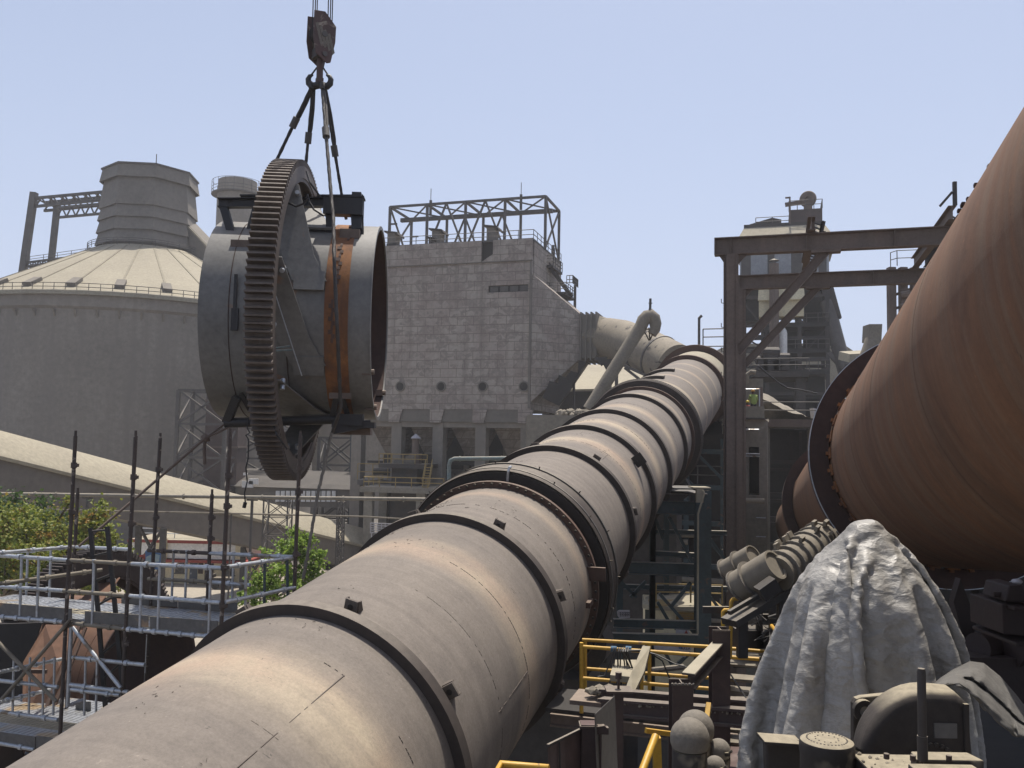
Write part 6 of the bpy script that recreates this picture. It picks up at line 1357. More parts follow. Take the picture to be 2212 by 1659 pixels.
yr([A_(1667, 1362), W(1667, 1352, 14.8), W(1680, 1368, 14.2), W(1692, 1378, 13.8)])
m = MB(wk); zw = A_(1403, 1510).z; m.box(W(1440, 1512, 16)*0+Vector((W(1450, 1500, 16).x, 15.6, zw-.05)), (4.4, 1.3, .06), PA, PB); m.build('grating', M['corr_dark'], wk)
m = MB(wk)
for y_ in (14.9, 16.2): c = Vector((W(1450, 1500, 16).x, y_, zw-.2)); m.ibeam(c-PA*2.3, c+PA*2.3, .22, .12)
m.build('edge_beam', M['brown_steel'], wk)
st2 = thing('pipe_railing', 'stepped yellow pipe railing beside the tilted tubes', 'railing', W(1573, 1360, 13.5))
m = MB(st2); m.tube([W(1562, 1352, 13.5), W(1562, 1322, 13.5), W(1566, 1318, 13.5), W(1578, 1318, 13.5), W(1580, 1300, 13.5), W(1584, 1294, 13.5), W(1605, 1293, 13.5)], .033, 10); m.tube([W(1580, 1318, 13.6), W(1577, 1420, 13.6)], .03, 10); m.tube([W(1606, 1324, 13.2), W(1618, 1323, 13.2), W(1618, 1316, 13.2)], .025, 8); m.build('rail', M['yellow'], st2, 50)
m = MB(st2); m.bar(W(1518, 1317, 13.6), W(1575, 1317, 13.6), .06, .1); m.build('bracket', M['dark_steel'], st2)
# cable bundle over the rail
cbn = thing('cable_bundle', 'bundle of black cables tied over the yellow handrail with blue tape', 'cables', B_(1345, 1403))
for k in range(7):
    x = 1328+k*5; m = MB(cbn); b0 = B_(x, 1404)-PB*.05; e = W(1290+k*16+random.uniform(-8, 8), 1462+(k % 3)*25, 15.1)
    pts = [b0+ZZ*.05, b0+PB*-.08, b0.lerp(e, .25)-ZZ*.1, b0.lerp(e, .6)-ZZ*.16, e]; m.tube(pts, .013, 6); m.build('cable', M['cable'], cbn, 60)
for pts in ([(1340, 1403), (1385, 1402), (1420, 1412), (1460, 1432), (1500, 1442)], [(1350, 1404), (1400, 1405), (1432, 1425), (1455, 1480)], [(1345, 1405), (1362, 1440), (1366, 1500), (1368, 1548)], [(1352, 1405), (1372, 1450), (1378, 1520)], [(1335, 1405), (1338, 1450), (1350, 1500)]):
    m = MB(cbn); m.tube([B_(*p)-PB*.08 for p in pts], .014, 6); m.build('cable', M['cable'], cbn, 60)
m = MB(cbn)
for x in (1326, 1358): q = B_(x, 1402); m.tube([q-PA*.05, q+PA*.05], .05, 10)
m.build('tape', M['blue_tape'], cbn, 50)
o = thing('rubble_tray', 'ledge piled with broken pale refractory lumps beside the kiln', 'rubble', W(1295, 1500, 12.6))
m = MB(o); m.box(W(1296, 1510, 12.6), (.75, .6, .06), PA, PB); m.build('tray', M['brown_steel'], o)
m = MB(o)
for k in range(34): m.blob(W(1272+random.random()*48, 1498-random.random()*12, 12.4+random.random()*.4), .03+.05*random.random(), k, 0, (1.3, 1, .8))
m.build('lumps', M['rubble'], o)
o = thing('dusty_strut', 'dust covered flat steel strut slanting below the walkway', 'strut', W(1370, 1450, 14.2))
m = MB(o); m.prism([W(1388, 1395, 15), W(1405, 1396, 15), W(1392, 1450, 14.4), W(1365, 1505, 14), W(1345, 1503, 14), W(1365, 1450, 14.4)], (.05, .25, -.1)); m.build('plate', M['dusty_roof'], o)
o = thing('dusty_slab', 'dust covered slab under the cables', 'slab', W(1345, 1440, 15))
m = MB(o); m.prism([W(1327, 1425, 15.6), W(1375, 1425, 15.6), W(1362, 1462, 14.6), W(1318, 1458, 14.6)], (0, 0, -.1)); m.build('plate', M['dusty_roof'], o)

# ================================================================== FOREGROUND STEEL
o = thing('cut_post', 'taller dark steel post with a torch cut top behind the dusty channel', 'post', W(1554, 1659, 10))
m = MB(o); a = W(1554, 1357, 10); m.ibeam(Vector((a.x, a.y, 10)), a, .2, .2, Vector((0, 1, 0)), .016, .012); m.box(Vector((a.x, a.y-.1, (a.z+10)/2)), (.19, .012, a.z-10.02)); m.build('section', M['maroon'], o)
o = thing('cut_post', 'shorter dark steel post with a torch cut top under the dusty channel', 'post', W(1471, 1659, 8.5))
m = MB(o); a = W(1471, 1472, 8.5); m.ibeam(Vector((a.x, a.y, 10)), a, .2, .2, Vector((0, 1, 0)), .014, .012); m.box(Vector((a.x, a.y-.1, (a.z+10)/2)), (.195, .012, a.z-10.02)); m.build('section', M['maroon'], o)
m = MB(o)
for k in range(7): q = a+Vector((-.1+.033*k, -.1, 0)); m.blob(q, .012+.008*random.random(), k, 0)
m.build('slag_bead', M['grey_steel'], o)
o = thing('dusty_channel', 'dust topped steel channel spanning between the two cut posts', 'channel', W(1479, 1468, 8.5))
m = MB(o); p, q = W(1487, 1473, 8.6), W(1553, 1401, 10.0); m.ibeam(p, q, .15, .13, ZZ, .014, .012); m.build('section', M['maroon'], o)
m = MB(o); m.bar(p+ZZ*.08, q+ZZ*.08, .125, .008); m.build('dust_layer', M['dusty_roof'], o)
o = thing('floor_girder', 'dark girder strewn with gravel behind the shorter cut post', 'girder', W(1400, 1535, 10.5))
m = MB(o)
for (y, Y_, h_) in ((1533, 10.6, .2), (1509, 12.0, .18)): m.ibeam(W(1300, y-8, Y_+.3), W(1640, y+20, Y_-1.0), h_, .14)
m.build('section', M['maroon'], o)
m = MB(o)
for k in range(90): f = random.random(); m.blob(W(1300, 1516, 10.9).lerp(W(1640, 1544, 9.6), f)+PB*random.uniform(-.06, .06), .008+.014*random.random(), k, 0)
tag(m.build('gravel', M['rubble'], o), kind='stuff')
o = thing('upright_stub', 'maroon steel upright with a flat head beside the grey plate', 'upright', W(1336, 1659, 8.2))
m = MB(o); a = W(1336, 1490, 8.2); m.bar(Vector((a.x, a.y, 10.5)), a, .085, .085, Vector((0, 1, 0))); m.box(a, (.24, .2, .02)); m.tube([a+ZZ*.01, a+ZZ*.12], .012, 8); m.tube([a+ZZ*.1, a+ZZ*.16], .03, 8); m.build('section', M['maroon'], o)
o = thing('guard_plate', 'grey streaked steel guard plate behind the short bracket post', 'plate', W(1310, 1659, 7.2))
m = MB(o); m.prism([W(1284, 1543, 6.8), W(1326, 1504, 7.6), W(1334, 1720, 7.6), W(1292, 1760, 6.8)], (.012, .02, 0)); m.build('sheet', M['board'], o)
o = thing('red_guard_plate', 'weathered reddish steel plate lowest in front of the kiln side', 'plate', W(1220, 1659, 6.6))
m = MB(o); m.prism([W(1183, 1612, 6.3), W(1256, 1576, 6.9), W(1258, 1760, 6.9), W(1187, 1790, 6.3)], (.012, .02, 0)); m.build('sheet', M['pink_plate'], o)
m = MB(o); m.bar(W(1208, 1600, 6.46), W(1211, 1720, 6.46), .012); m.bar(W(1183, 1611, 6.28), W(1256, 1575, 6.88), .02); m.build('seam', M['dark_steel'], o)
o = thing('bracket_post', 'short maroon post with a side bracket between the two guard plates', 'post', W(1274, 1659, 6.9))
m = MB(o); a = W(1272, 1566, 6.9); m.bar(Vector((a.x, a.y, 10.5)), a, .12, .1, Vector((0, 1, 0))); m.box(a, (.15, .14, .02)); m.prism([W(1290, 1570, 6.85), W(1306, 1568, 6.85), W(1310, 1572, 6.85), W(1315, 1573, 6.85), W(1315, 1587, 6.85), W(1290, 1586, 6.85)], (0, .05, 0)); m.bar(Vector((a.x+.09, a.y, 10.5)), a+Vector((.09, 0, -.02)), .02); m.build('section', M['maroon'], o)
m = MB(o); m.box(a+ZZ*.014, (.13, .12, .008)); m.build('worn_top', M['pink_plate'], o)
o = thing('lower_handrail', 'bright yellow handrail corner beside the red guard plate', 'handrail', W(1082, 1659, 5.6))
m = MB(o); m.tube([W(1055, 1700, 5.2), W(1082, 1650, 5.6), W(1186, 1659, 5.5)], .022, 12); m.tube([W(1082, 1650, 5.6), W(1084, 1760, 5.6)], .02, 12); m.build('pipe', M['yellow'], o, 50)
o = thing('leaning_rail', 'leaning thick yellow rail with a crossbar beside the dusty domes', 'handrail', W(1400, 1640, 6.5))
m = MB(o); m.tube([W(1374, 1700, 6.2), W(1416, 1590, 6.6)], .028, 12); m.build('pipe', M['yellow'], o, 50)
m = MB(o); m.bar(W(1395, 1578, 6.8), W(1455, 1586, 6.9), .03, .035); m.bar(W(1418, 1592, 6.7), W(1422, 1720, 6.7), .06); m.bar(W(1531, 1520, 9), W(1524, 1575, 8.8), .05); m.build('crossbar', M['yellow'], o)
# dusty domed caps
for (x, y, r_, Y_, lab) in ((1490, 1594, 41, 4.6, 'large dusty round cap partly covering its equally large twin'), (1503, 1574, 38, 5.0, 'large dusty round cap half hidden behind the front one'), (1553, 1621, 24, 5.0, 'small dusty round cap beside the large pair, next to the tall cut post'), (1545, 1655, 21, 4.7, 'smallest dusty round cap, tucked low against the large front one')):
    R_ = r_/F*Y_; o = thing('domed_cap', lab, 'domed cap', W(x, y, Y_), group='dusty domed caps on the machine edge')
    m = MB(); m.lathe([(R_*sin(k*pi/2/10), R_*cos(k*pi/2/10)) for k in range(0, 11)][::-1]+[(-.25*R_, R_*.99), (-.5*R_, R_*.9), (-.6*R_, R_*.6), (-.6*R_, 0)], 40, ax=ZZ, closed=False); m.build('dome', M['dusty_dome'], o, 40)
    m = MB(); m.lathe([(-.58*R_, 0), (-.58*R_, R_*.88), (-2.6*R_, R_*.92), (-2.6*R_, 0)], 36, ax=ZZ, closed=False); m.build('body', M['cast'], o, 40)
    if r_ < 30: m = MB(); m.box((R_*.5, -R_*.8, 0), (.03, .03, .02)); m.tube([(R_*.5, -R_*.8, 0), (R_*.9, -R_*1.0, .02)], .008, 6); m.build('clip', M['cast'], o)
# stairs between the walkway and the tarpaulin
o = thing('steel_stairs', 'dusty steel steps going down behind the tall cut post', 'stairs', W(1620, 1560, 11))
m = MB(o)
for k, (y, Y_) in enumerate(((1434, 15.0), (1465, 14.3), (1492, 13.6), (1520, 12.8), (1546, 12.2), (1575, 11.5), (1603, 10.9))):
    p, q = W(1572, y, Y_), W(1672, y+8, Y_-.25); m.prism([p, q, q+PB*.32-PA*0, p+PB*.32], (0, 0, -.035))
m.build('tread', M['dusty_pipe'], o)
m = MB(o); p0, p1 = W(1572, 1440, 15.0), W(1572, 1660, 10); m.bar(p0, p1, .06, .24); p0, p1 = W(1672, 1448, 14.7), W(1680, 1668, 9.7); m.bar(p0, p1, .06, .24); m.build('stringer', M['maroon'], o)
m = MB(o); m.tube([W(1575, 1452, 14), W(1620, 1520, 11.5), W(1640, 1600, 10)], .012, 6); m.build('loose_cable', M['cable'], o)
gp = thing('gravel_floor', 'reddish dusty floor patch at the foot of the steps', 'floor', W(1600, 1630, 10.5))
m = MB(gp); m.prism([W(1572, 1608, 11), W(1660, 1612, 10.8), W(1650, 1720, 8.5), W(1560, 1720, 8.5)], (0, 0, -.1)); m.build('slab', M['pink_plate'], gp)
# far equipment beyond the steps
eq = thing('valve_stand', 'dark valve stand with tangled hoses beyond the yellow railing', 'valve stand', W(1640, 1380, 15))
m = MB(eq)
for (px, y0, y1) in ((1602, 1290, 1395), (1640, 1275, 1400), (1668, 1280, 1360), (1692, 1270, 1400)): m.bar(W(px, y1, 15.2), W(px, y0, 15.2), .1)
m.box(W(1640, 1330, 15.3), (1.0, .1, .06)); m.box(W(1640, 1375, 15.4), (.9, .5, .3)); m.box(W(1645, 1425, 15.6), (1.2, .8, .1)); m.build('frame', M['black'], eq)
m = MB(eq)
for k in range(9):
    x = 1600+random.random()*85; y = 1330+random.random()*50; pts = [W(x+random.uniform(-18, 18), y+random.uniform(-12, 14), 15) for _ in range(5)]; m.tube(pts, .016, 6)
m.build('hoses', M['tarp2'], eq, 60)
m = MB(eq); m.box(W(1642, 1318, 16.2), (.8, .1, 1.0)); m.build('mesh_screen', M['dusty_dome'], eq)
m = MB(eq)
for k in range(7): m.box(W(1700, 1265+k*16, 16), (1.0, .2, .05))
m.build('louvre', M['board'], eq)
# tilted tubes
tb = thing('tilted_tubes', 'two dusty tilted steel tubes on an inclined black skid', 'tubes', W(1640, 1260, 13))
p, q = W(1597, 1266, 13.45), W(1676, 1219, 13.0); dd = (q-p).normalized()
m = MB(tb); m.lathe([(0, 0), (0, .235), ((q-p).length, .235), ((q-p).length, .2), ((q-p).length-.03, .195), ((q-p).length-.03, 0)], 40, o=p, ax=dd, closed=False); t_ = m.build('tube', M['dusty_pipe'], tb, 40)
m = MB(tb); m.lathe([(-.03, .19), (-.03, .26), (.0, .26), (.0, .19)], 40, o=p, ax=dd); m.lathe([(.24, .23), (.24, .29), (.255, .29), (.255, .23)], 40, o=p, ax=dd); m.build('flange', M['dusty_dome'], t_, 40)
p2, q2 = W(1570, 1232, 14.2), W(1628, 1199, 13.8); dd2 = (q2-p2).normalized()
m = MB(tb); m.lathe([(0, 0), (0, .17), ((q2-p2).length, .17), ((q2-p2).length, .15), ((q2-p2).length-.03, .145), ((q2-p2).length-.03, 0)], 36, o=p2, ax=dd2, closed=False); t_ = m.build('tube', M['dusty_pipe'], tb, 40)
m = MB(tb); m.lathe([(-.02, .14), (-.02, .2), (0, .2), (0, .14)], 36, o=p2, ax=dd2); m.lathe([(.28, .16), (.28, .21), (.295, .21), (.295, .16)], 36, o=p2, ax=dd2); m.build('flange', M['dusty_dome'], t_, 40)
m = MB(tb); s0, s1 = W(1575, 1345, 12.7), W(1690, 1276, 13.3); m.bar(s0, s1, .3, .1); m.bar(s0+ZZ*.14, s1+ZZ*.14, .06, .06); m.bar(W(1603, 1420, 12.9), W(1603, 1325, 12.9), .14); m.bar(W(1690, 1400, 13.2), W(1690, 1275, 13.2), .14); m.prism([W(1640, 1275, 12.5), W(1675, 1250, 12.5), W(1690, 1275, 12.5), W(1655, 1300, 12.5)], (0, .3, 0)); m.build('skid', M['black'], tb)
fd = thing('finned_duct', 'dusty finned segmented duct joining the rusty drum above the tubes', 'duct', W(1720, 1205, 13.6))
p, q = W(1678, 1240, 13.2), W(1775, 1165, 14.4); dd = (q-p).normalized(); L = (q-p).length
m = MB(fd); m.tube([p, q], [.27, .3], 24); m.build('pipe', M['dusty_pipe'], fd, 40)
m = MB(fd)
for k in range(7): m.lathe([(L*(k+.5)/7, .26), (L*(k+.5)/7, .325), (L*(k+.5)/7+.03, .325), (L*(k+.5)/7+.05, .26)], 20, o=p, ax=dd)
m.build('clamp_ring', M['dusty_dome'], fd)
m = MB(fd); xv = dd.cross(ZZ).normalized()
for k in range(9): an = random.uniform(.6, 2.4); e = xv*cos(an)+xv.cross(dd)*sin(an); m.box(p+dd*L*random.random()+e*.36, (.12, .05, .09), dd, e.cross(dd), e)
m.build('lugs', M['dusty_pipe'], fd)

# ================================================================== TARPAULIN, GEARBOX, MOTOR
pf = MB(); pf.box(Vector((6.3, 9.0, 11.6)), (7.0, 15, .6), PA, PB); tag(pf.build('drive_platform', M['corr_dark']), 'dark drive platform carrying the covered motor and gearbox', 'platform')  # shade under the drum is put into this slab's colour
tp_ = thing('tarpaulin', 'dusty grey woven tarpaulin draped over a tall machine', 'tarpaulin', W(1871, 1650, 6.5))
top = W(1871, 1126, 6.5)
def drape(parent, origin, mt):
    # a square sheet is dropped over a cone-shouldered body and left to fall into folds; only the sheet is kept
    prof = [(2.5, .0), (2.5, .05), (2.46, .09), (2.13, .37), (2.0, .42), (1.43, .50), (.9, .52), (0, .55), (0, 0)]; n = 32; v = []; f = []; L = len(prof)
    for k in range(n):
        a = 2*pi*k/n; c_ = cos(a); k2 = (k+1) % n
        for z, r in prof: v.append((r*c_*(0.98 if c_ > 0 else 1.04+.42*max(0, (1.6-z)/1.6)), r*sin(a)*.85, z))
        f += [(k*L+j, k2*L+j, k2*L+j+1, k*L+j+1) for j in range(L-1)]
    def raw(v_, f_):
        me = bpy.data.meshes.new('sheet'); me.from_pydata(v_, [], f_); o = bpy.data.objects.new('sheet', me); col.objects.link(o); return o
    core = raw(v, f); bm = bmesh.new(); bm.from_mesh(core.data); bmesh.ops.remove_doubles(bm, verts=bm.verts, dist=1e-5); bmesh.ops.recalc_face_normals(bm, faces=bm.faces)
    bmesh.ops.subdivide_edges(bm, edges=bm.edges, cuts=2, use_grid_fill=True); bm.to_mesh(core.data); bm.free()
    flr = raw([(-6, -6, 0), (6, -6, 0), (6, 6, 0), (-6, 6, 0)], [(0, 1, 2, 3)])
    for o in (core, flr): o.modifiers.new('c', 'COLLISION'); o.collision.thickness_outer = .03; o.collision.cloth_friction = 20
    Nn, S, a = 80, 5.4, .2; v = []
    for i in range(Nn+1):
        for j in range(Nn+1):
            x, y = (i/Nn-.5)*S, (j/Nn-.5)*S; v.append((x*cos(a)-y*sin(a)+.05, x*sin(a)+y*cos(a)+.03, 2.56+.02*noise.noise(Vector((i*.2, j*.2, 0)))))
    cl_ = raw(v, [(i*(Nn+1)+j, (i+1)*(Nn+1)+j, (i+1)*(Nn+1)+j+1, i*(Nn+1)+j+1) for i in range(Nn) for j in range(Nn)])
    md = cl_.modifiers.new('cloth', 'CLOTH'); s = md.settings; s.quality = 10; s.mass = .3; s.tension_stiffness = 25; s.compression_stiffness = 25; s.shear_stiffness = 8; s.bending_stiffness = 2.2; s.air_damping = 1.5
    md.collision_settings.use_self_collision = False; md.collision_settings.distance_min = .02; md.collision_settings.collision_quality = 4
    md.point_cache.frame_end = 52
    for i in range(1, 53): sc.frame_set(i)
    me = bpy.data.meshes.new_from_object(cl_.evaluated_get(bpy.context.evaluated_depsgraph_get()))
    for o in (cl_, core, flr): bpy.data.objects.remove(o)
    sc.frame_set(1)
    bm = bmesh.new(); bm.from_mesh(me); bmesh.ops.subdivide_edges(bm, edges=bm.edges, cuts=2, use_grid_fill=True, smooth=.8); bmesh.ops.recalc_face_normals(bm, faces=bm.faces)
    bm.normal_update()
    for q in bm.verts:
        c_ = q.co; k = min(1, max(.15, (2.5-c_.z)/.5)); rg = lambda v_: .5-abs(noise.noise(v_)); wv = .012*(rg(Vector((c_.x*2.6+c_.z*1.5, c_.y*2.6, c_.z*3.4)))-.3)+.008*(rg(Vector((c_.x*6-c_.z*4, c_.y*6, c_.z*6+1)))-.3)+0.003*noise.noise(Vector((c_.x*9+c_.z*9, c_.y*9, c_.z*14)))+.002*noise.noise(Vector((c_.x*20, c_.y*20, c_.z*14)))
        low = max(0, min(1, (1.9-c_.z)/.5)); wv += .006*low*noise.noise(Vector((c_.x*3, c_.y*3, c_.z*8+c_.x*4)))
        q.co = c_+q.normal*wv*k
    bm.to_mesh(me); bm.free(); me.transform(Matrix.Translation(ROOTM[parent].inverted() @ Vector(origin))); me.polygons.foreach_set('use_smooth', [True]*len(me.polygons))
    o = bpy.data.objects.new('sheet', me); col.objects.link(o); me.materials.append(mt); o.parent = parent
drape(tp_, Vector((top.x, top.y, top.z-2.56)), M['tarp'])
t2 = thing('loose_tarpaulin', 'loose grey tarpaulin end sagging over the back of the gearbox', 'tarpaulin', W(2110, 1480, 5.4))
U_ = [(2005, 1488), (2030, 1465), (2060, 1445), (2095, 1428), (2125, 1432), (2160, 1460), (2195, 1500), (2240, 1560)]; D_ = [(2005, 1492), (2040, 1478), (2075, 1482), (2105, 1508), (2140, 1545), (2190, 1588), (2200, 1590), (2250, 1600)]
NU, NV = 70, 26
def pl_at(L, t): t = t*(len(L)-1); i = min(int(t), len(L)-2); f = t-i; return L[i][0]+(L[i+1][0]-L[i][0])*f, L[i][1]+(L[i+1][1]-L[i][1])*f
vs = []
for a in range(NU+1):
    for b in range(NV+1):
        u, v = a/NU, b/NV; x0, y0 = pl_at(U_, u); x1, y1 = pl_at(D_, u); x, y = x0+(x1-x0)*v, y0+(y1-y0)*v
        dep = 5.75-.75*v-.15*sin(v*pi)+.07*noise.noise(Vector((u*5, v*3, 1)))+.03*noise.noise(Vector((u*16, v*8, 3)))+.10*math.exp(-((v-.42-.25*u)/.06)**2)*(u > .35)
        vs.append(W(x, y, dep))
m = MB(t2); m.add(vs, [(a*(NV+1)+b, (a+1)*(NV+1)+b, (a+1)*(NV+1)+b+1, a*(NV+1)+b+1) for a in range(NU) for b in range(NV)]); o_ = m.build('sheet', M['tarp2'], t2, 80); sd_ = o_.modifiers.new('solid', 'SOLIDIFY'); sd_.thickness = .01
gb = thing('gearbox', 'dusty cast gearbox casing with a rounded hood and lifting ear', 'gearbox', W(1985, 1700, 4.2))
c_ = W(2016, 1655, 4.3); R_ = .345
arc = [Vector((c_.x-R_*cos(pi*k/22), c_.y, c_.z+R_*sin(pi*k/22)*1.02)) for k in range(0, 13)]
hood = arc+[Vector((W(2070, 1502, 4.3).x, c_.y, W(2070, 1500, 4.3).z)), Vector((W(2096, 1525, 4.3).x, c_.y, W(2096, 1525, 4.3).z)), Vector((W(2112, 1668, 4.3).x, c_.y, W(2112, 1700, 4.3).z)), Vector((c_.x-R_, c_.y, W(2112, 1700, 4.3).z))]
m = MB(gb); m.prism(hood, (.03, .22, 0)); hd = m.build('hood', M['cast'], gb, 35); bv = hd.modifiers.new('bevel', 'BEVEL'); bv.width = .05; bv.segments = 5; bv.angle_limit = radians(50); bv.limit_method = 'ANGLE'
Yp = 4.75; pts = [(1844, 1700), (1844, 1520), (1850, 1510), (1862, 1506), (1990, 1493), (2030, 1498), (2030, 1700)]
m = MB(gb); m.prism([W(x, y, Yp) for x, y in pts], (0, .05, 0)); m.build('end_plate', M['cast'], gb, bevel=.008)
m = MB(gb); m.lathe([(-.035, .027), (-.035, .058), (.0, .058), (.0, .027)], 24, o=W(1863, 1533, Yp), ax=Vector((0, 1, 0))); er = m.build('lifting_ear', M['cast'], gb, 40)
m = MB(gb); m.lathe([(-.02, 0), (-.02, .026), (-.01, .026), (-.01, 0)], 20, o=W(1863, 1533, Yp), ax=Vector((0, 1, 0)), closed=False); m.build('ear_hole', M['tarp'], er)
def topbox(root, name, back, Yb, depth, h, mt, bev=.008):           # box given by the far edge of its top
    q = [W(x, y, Yb) for x, y in back]; z = q[0].z; q = [Vector((v.x, v.y, z)) for v in q]; m = MB(root)
    m.prism(q+[q[-1]+Vector((.02, -depth, 0)), q[0]+Vector((-.02, -depth, 0))], (0, 0, -h)); return m.build(name, mt, root, bevel=bev)
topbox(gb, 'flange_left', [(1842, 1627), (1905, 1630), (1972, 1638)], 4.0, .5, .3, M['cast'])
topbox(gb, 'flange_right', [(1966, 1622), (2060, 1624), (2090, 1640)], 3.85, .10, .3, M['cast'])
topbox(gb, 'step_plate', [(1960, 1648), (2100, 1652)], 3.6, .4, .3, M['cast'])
m = MB(gb)
for (x, y) in ((1972, 1640), (2050, 1640), (1990, 1652), (1915, 1636)): q = W(x, y, 3.75)+ZZ*.004; m.tube([q-ZZ*.01, q+ZZ*.012], .012, 6)
m.build('bolts', M['maroon'], gb)
rod = thing('threaded_rod', 'upright dark rod standing in front of the gearbox hood', 'rod', W(1993, 1632, 3.72))
m = MB(); m.tube([(0, 0, -.02), (0, 0, .08)], .021, 14); h_ = (W(1993, 1444, 3.72)-W(1993, 1632, 3.72)).z; m.tube([(0, 0, .08), (0, 0, h_-.012), (0, 0, h_)], [.0175, .0175, .014], 16); m.build('shaft', M['dark_steel'], rod, 40)
bc = thing('breather_cap', 'round perforated breather cap between terminal box and gearbox', 'breather cap', W(1786, 1596, 4.0))
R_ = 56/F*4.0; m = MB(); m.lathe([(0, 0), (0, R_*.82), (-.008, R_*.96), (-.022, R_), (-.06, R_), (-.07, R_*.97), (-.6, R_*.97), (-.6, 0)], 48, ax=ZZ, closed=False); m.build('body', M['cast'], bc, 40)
m = MB()
for k in range(34): an = 2*pi*k/34; m.lathe([(-.004, 0), (-.004, .0042), (.0022, .0042), (.0022, 0)], 8, o=Vector((cos(an)*R_*.72, sin(an)*R_*.72, 0)), ax=ZZ, closed=False)
for k in range(12): an = 2*pi*k/12; m.lathe([(-.004, 0), (-.004, .0035), (.0022, .0035), (.0022, 0)], 8, o=Vector((cos(an)*R_*.42, sin(an)*R_*.42, 0)), ax=ZZ, closed=False)
m.build('vent_holes', M['black'], bc)  # black dots painted for the dark inside the holes
bx_ = thing('terminal_box', 'flat dust topped terminal box beside the breather cap', 'box', W(1695, 1640, 4.4))
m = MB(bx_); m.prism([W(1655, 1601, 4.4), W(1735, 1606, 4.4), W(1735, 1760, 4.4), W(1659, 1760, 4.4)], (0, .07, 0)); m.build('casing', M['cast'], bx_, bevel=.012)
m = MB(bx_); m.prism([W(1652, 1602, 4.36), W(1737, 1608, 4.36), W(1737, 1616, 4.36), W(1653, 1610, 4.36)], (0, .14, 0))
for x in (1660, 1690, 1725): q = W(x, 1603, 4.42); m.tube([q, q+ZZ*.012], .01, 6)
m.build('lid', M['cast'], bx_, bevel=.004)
m = MB(gb)
for k in range(9): an = .35+k*.27; q = Vector((c_.x-R_*.86*cos(an), c_.y-.002, c_.z+R_*.86*sin(an))); m.tube([q+Vector((0, .01, 0)), q-Vector((0, .014, 0))], .011, 6)
m.build('bolts', M['cast'], gb)
m = MB(gb); m.box(Vector((c_.x+.06, c_.y-.004, c_.z+.17)), (.11, .008, .07)); m.build('type_plate', M['board'], gb)
m = MB(gb); m.bar(Vector((c_.x+.16, c_.y-.006, c_.z-.1)), Vector((c_.x+.16, c_.y-.006, c_.z+.3)), .022, .02, Vector((0, 1, 0))); m.build('casting_rib', M['cast'], gb)
hz_ = thing('oil_hose', 'dark oil hose looping between the breather cap and the gearbox', 'hose', W(1835, 1640, 4.1))
m = MB(hz_); m.tube([W(1810, 1659, 4.1), W(1822, 1625, 4.15), W(1840, 1612, 4.3), W(1858, 1622, 4.35), W(1866, 1650, 4.3)], .012, 8); m.build('hose', M['cable'], hz_, 60)
gr_ = thing('grit_scatter', 'loose grit and flakes lying on the gearbox flange plates', 'grit', W(1900, 1640, 3.8)); m = MB(gr_)
for k in range(60): m.blob(W(1842, 1627, 4.0).lerp(W(1972, 1638, 4.0), random.random())+Vector((0, -random.random()*.4, .004)), .003+.008*random.random(), k, 0)
m.build('grit', M['rubble'], gr_); gr_['kind'] = 'stuff'
bn = thing('plinth', 'dusty plinth under the gearbox and breather cap', 'plinth', W(1850, 1800, 4.4))
m = MB(bn); m.box(Vector((1.95, 4.7, 12.4)), (1.6, 1.9, 1.0)); m.build('block', M['cast'], bn)
mo = thing('red_motor', 'dull red motor housing in the shadow under the rusty drum', 'motor', W(2190, 1375, 7))
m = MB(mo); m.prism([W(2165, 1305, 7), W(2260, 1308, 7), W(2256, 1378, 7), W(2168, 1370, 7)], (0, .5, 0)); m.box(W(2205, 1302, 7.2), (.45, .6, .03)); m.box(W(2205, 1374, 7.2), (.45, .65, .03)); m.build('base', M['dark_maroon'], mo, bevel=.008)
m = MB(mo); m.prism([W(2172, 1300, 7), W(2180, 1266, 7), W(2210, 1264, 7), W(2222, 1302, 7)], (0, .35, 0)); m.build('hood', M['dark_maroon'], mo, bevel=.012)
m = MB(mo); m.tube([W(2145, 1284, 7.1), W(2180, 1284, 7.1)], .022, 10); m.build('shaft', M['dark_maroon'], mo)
m = MB(mo); m.blob(W(2197, 1256, 7.1), .04, 2, 1, (1, 1, .6), .15); m.build('cap', M['sign_white'], mo, 60)
eg = thing('bearing_housing', 'dark bearing housing and bed plate under the rusty drum', 'bearing', W(2160, 1420, 8))
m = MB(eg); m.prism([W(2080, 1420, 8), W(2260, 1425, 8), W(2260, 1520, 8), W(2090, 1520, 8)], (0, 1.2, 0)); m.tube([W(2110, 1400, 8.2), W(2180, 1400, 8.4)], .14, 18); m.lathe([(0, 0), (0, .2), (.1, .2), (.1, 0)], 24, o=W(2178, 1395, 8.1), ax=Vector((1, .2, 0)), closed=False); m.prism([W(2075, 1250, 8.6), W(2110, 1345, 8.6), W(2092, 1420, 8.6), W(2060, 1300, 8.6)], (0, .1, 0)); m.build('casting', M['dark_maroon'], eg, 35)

# ------------------------------------------------------------------ dusty air over the works
hzb = MB(); hzb.box((0, 105, 36), (520, 330, 74)); hm = bpy.data.materials.new('dusty_air'); hm.use_nodes = True; ht = hm.node_tree; ht.nodes.remove(ht.nodes['Principled BSDF'])
pv = ht.nodes.new('ShaderNodeVolumePrincipled'); pv.inputs['Color'].default_value = (.93, .93, .95, 1); pv.inputs['Density'].default_value = .00045; pv.inputs['Anisotropy'].default_value = .2
ht.links.new(pv.outputs[0], ht.nodes['Material Output'].inputs['Volume'])
tag(hzb.build('haze', hm), 'thin dusty air over the cement works', kind='stuff')

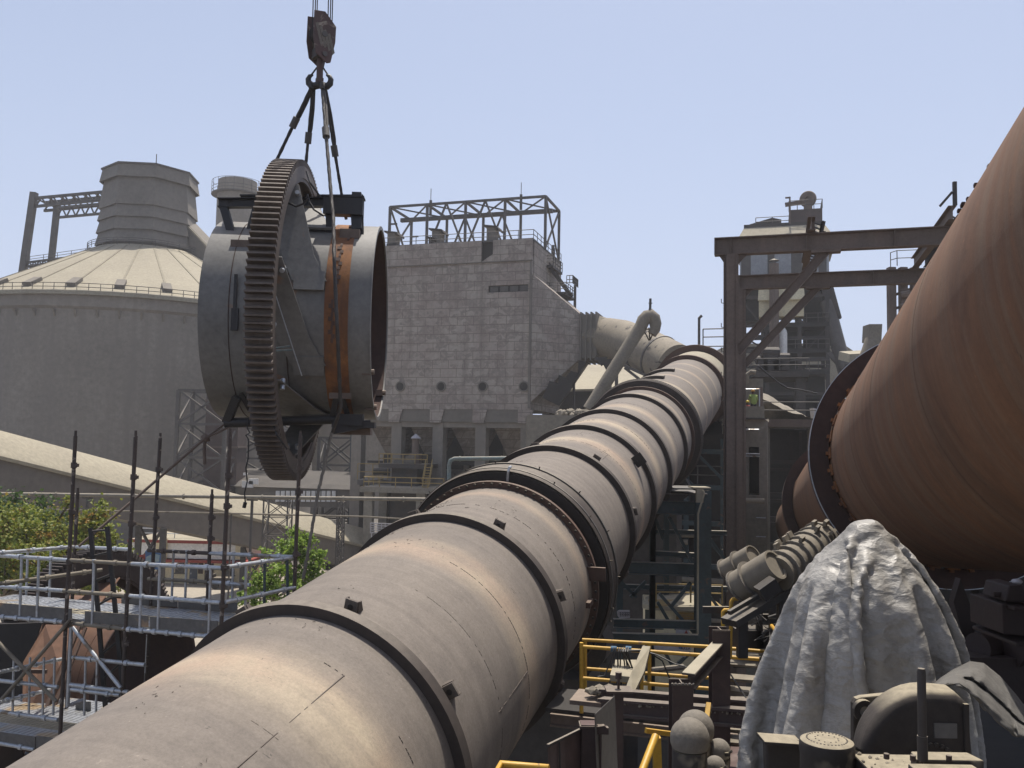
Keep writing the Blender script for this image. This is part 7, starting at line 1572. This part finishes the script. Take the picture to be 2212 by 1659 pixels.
# ------------------------------------------------------------------ every countable piece of a repeated part becomes a part of its own
SPLIT = {'rust_flake', 'chain_hoist', 'gauge_plate', 'crossbar', 'brace', 'top_beam', 'head_beam', 'bottom_beam', 'weld_pad', 'roller', 'roof_frame_brace', 'roof_frame_beam', 'pipes', 'hoses', 'bolts', 'wheels', 'stanchion', 'flange', 'pillar',
         'gusset', 'end_lug', 'stay', 'support', 'pin', 'stiffener', 'guy', 'cable_hook', 'pipe_stub', 'lugs', 'clamp_ring', 'flange_bolts', 'tyre_pads', 'tread', 'louvre', 'key_bar', 'saddle', 'edge_beam',
         'outlet', 'sheave', 'hook_latch', 'landing', 'loose_panel', 'torn_sheet', 'patch_sheet', 'coupler', 'clamp', 'column', 'post', 'inner_steel', 'body', 'dark_core', 'turnbuckle', 'strap', 'corrugation', 'print_patch', 'cover_studs', 'weld_stub'}
ONE = {'pipes': 'pipe', 'hoses': 'hose', 'bolts': 'bolt', 'wheels': 'wheel', 'lugs': 'lug', 'flange_bolts': 'flange_bolt', 'tyre_pads': 'tyre_pad', 'cover_studs': 'cover_stud', 'inner_steel': 'steel_member'}
def pieces(me):
    n = len(me.vertices); par = list(range(n))
    def f(i):
        while par[i] != i: par[i] = par[par[i]]; i = par[i]
        return i
    for e in me.edges:
        a, b = f(e.vertices[0]), f(e.vertices[1])
        if a != b: par[a] = b
    isl = {}
    for i in range(n): isl.setdefault(f(i), []).append(i)
    bx = [([min(me.vertices[i].co[k] for i in v)-.006 for k in range(3)], [max(me.vertices[i].co[k] for i in v)+.006 for k in range(3)], v) for v in isl.values()]
    m_ = len(bx); pr_ = list(range(m_))
    def g_(i):
        while pr_[i] != i: pr_[i] = pr_[pr_[i]]; i = pr_[i]
        return i
    for i in range(m_):
        for j in range(i):
            if all(bx[i][0][k] <= bx[j][1][k] and bx[j][0][k] <= bx[i][1][k] for k in range(3)): pr_[g_(i)] = g_(j)
    out = {}
    for i in range(m_): out.setdefault(g_(i), []).extend(bx[i][2])
    return list(out.values())
for o in [o for o in col.objects if o.type == 'MESH' and o.parent is not None and o.name.split('.')[0] in SPLIT]:
    stem_ = o.name.split('.')[0]
    if o.parent and (o.parent.get('category') == 'person'): continue
    ps = pieces(o.data)
    if stem_ in ONE: o.name = ONE[stem_]
    if not 1 < len(ps) <= 100: continue
    own = {i: k for k, v in enumerate(ps) for i in v}; fcs = [[] for _ in ps]
    for pl_g in o.data.polygons: fcs[own[pl_g.vertices[0]]].append(pl_g)
    old = o.data
    for k, v in enumerate(ps):
        ix = {i: n_ for n_, i in enumerate(v)}; me = bpy.data.meshes.new(ONE.get(stem_, stem_)); me.from_pydata([tuple(old.vertices[i].co) for i in v], [], [[ix[i] for i in q.vertices] for q in fcs[k]])
        for mm in old.materials: me.materials.append(mm)
        sm = old.polygons[0].use_smooth; me.polygons.foreach_set('use_smooth', [sm]*len(me.polygons))
        if sm: me.set_sharp_from_angle(angle=radians(40))
        if k == 0: o.data = me
        else:
            c2 = bpy.data.objects.new(ONE.get(stem_, stem_), me); col.objects.link(c2); c2.parent = o.parent
            for md_ in o.modifiers:
                nm_ = c2.modifiers.new(md_.name, md_.type)
                if md_.type == 'BEVEL': nm_.width = md_.width; nm_.segments = md_.segments; nm_.limit_method = 'ANGLE'; nm_.angle_limit = md_.angle_limit
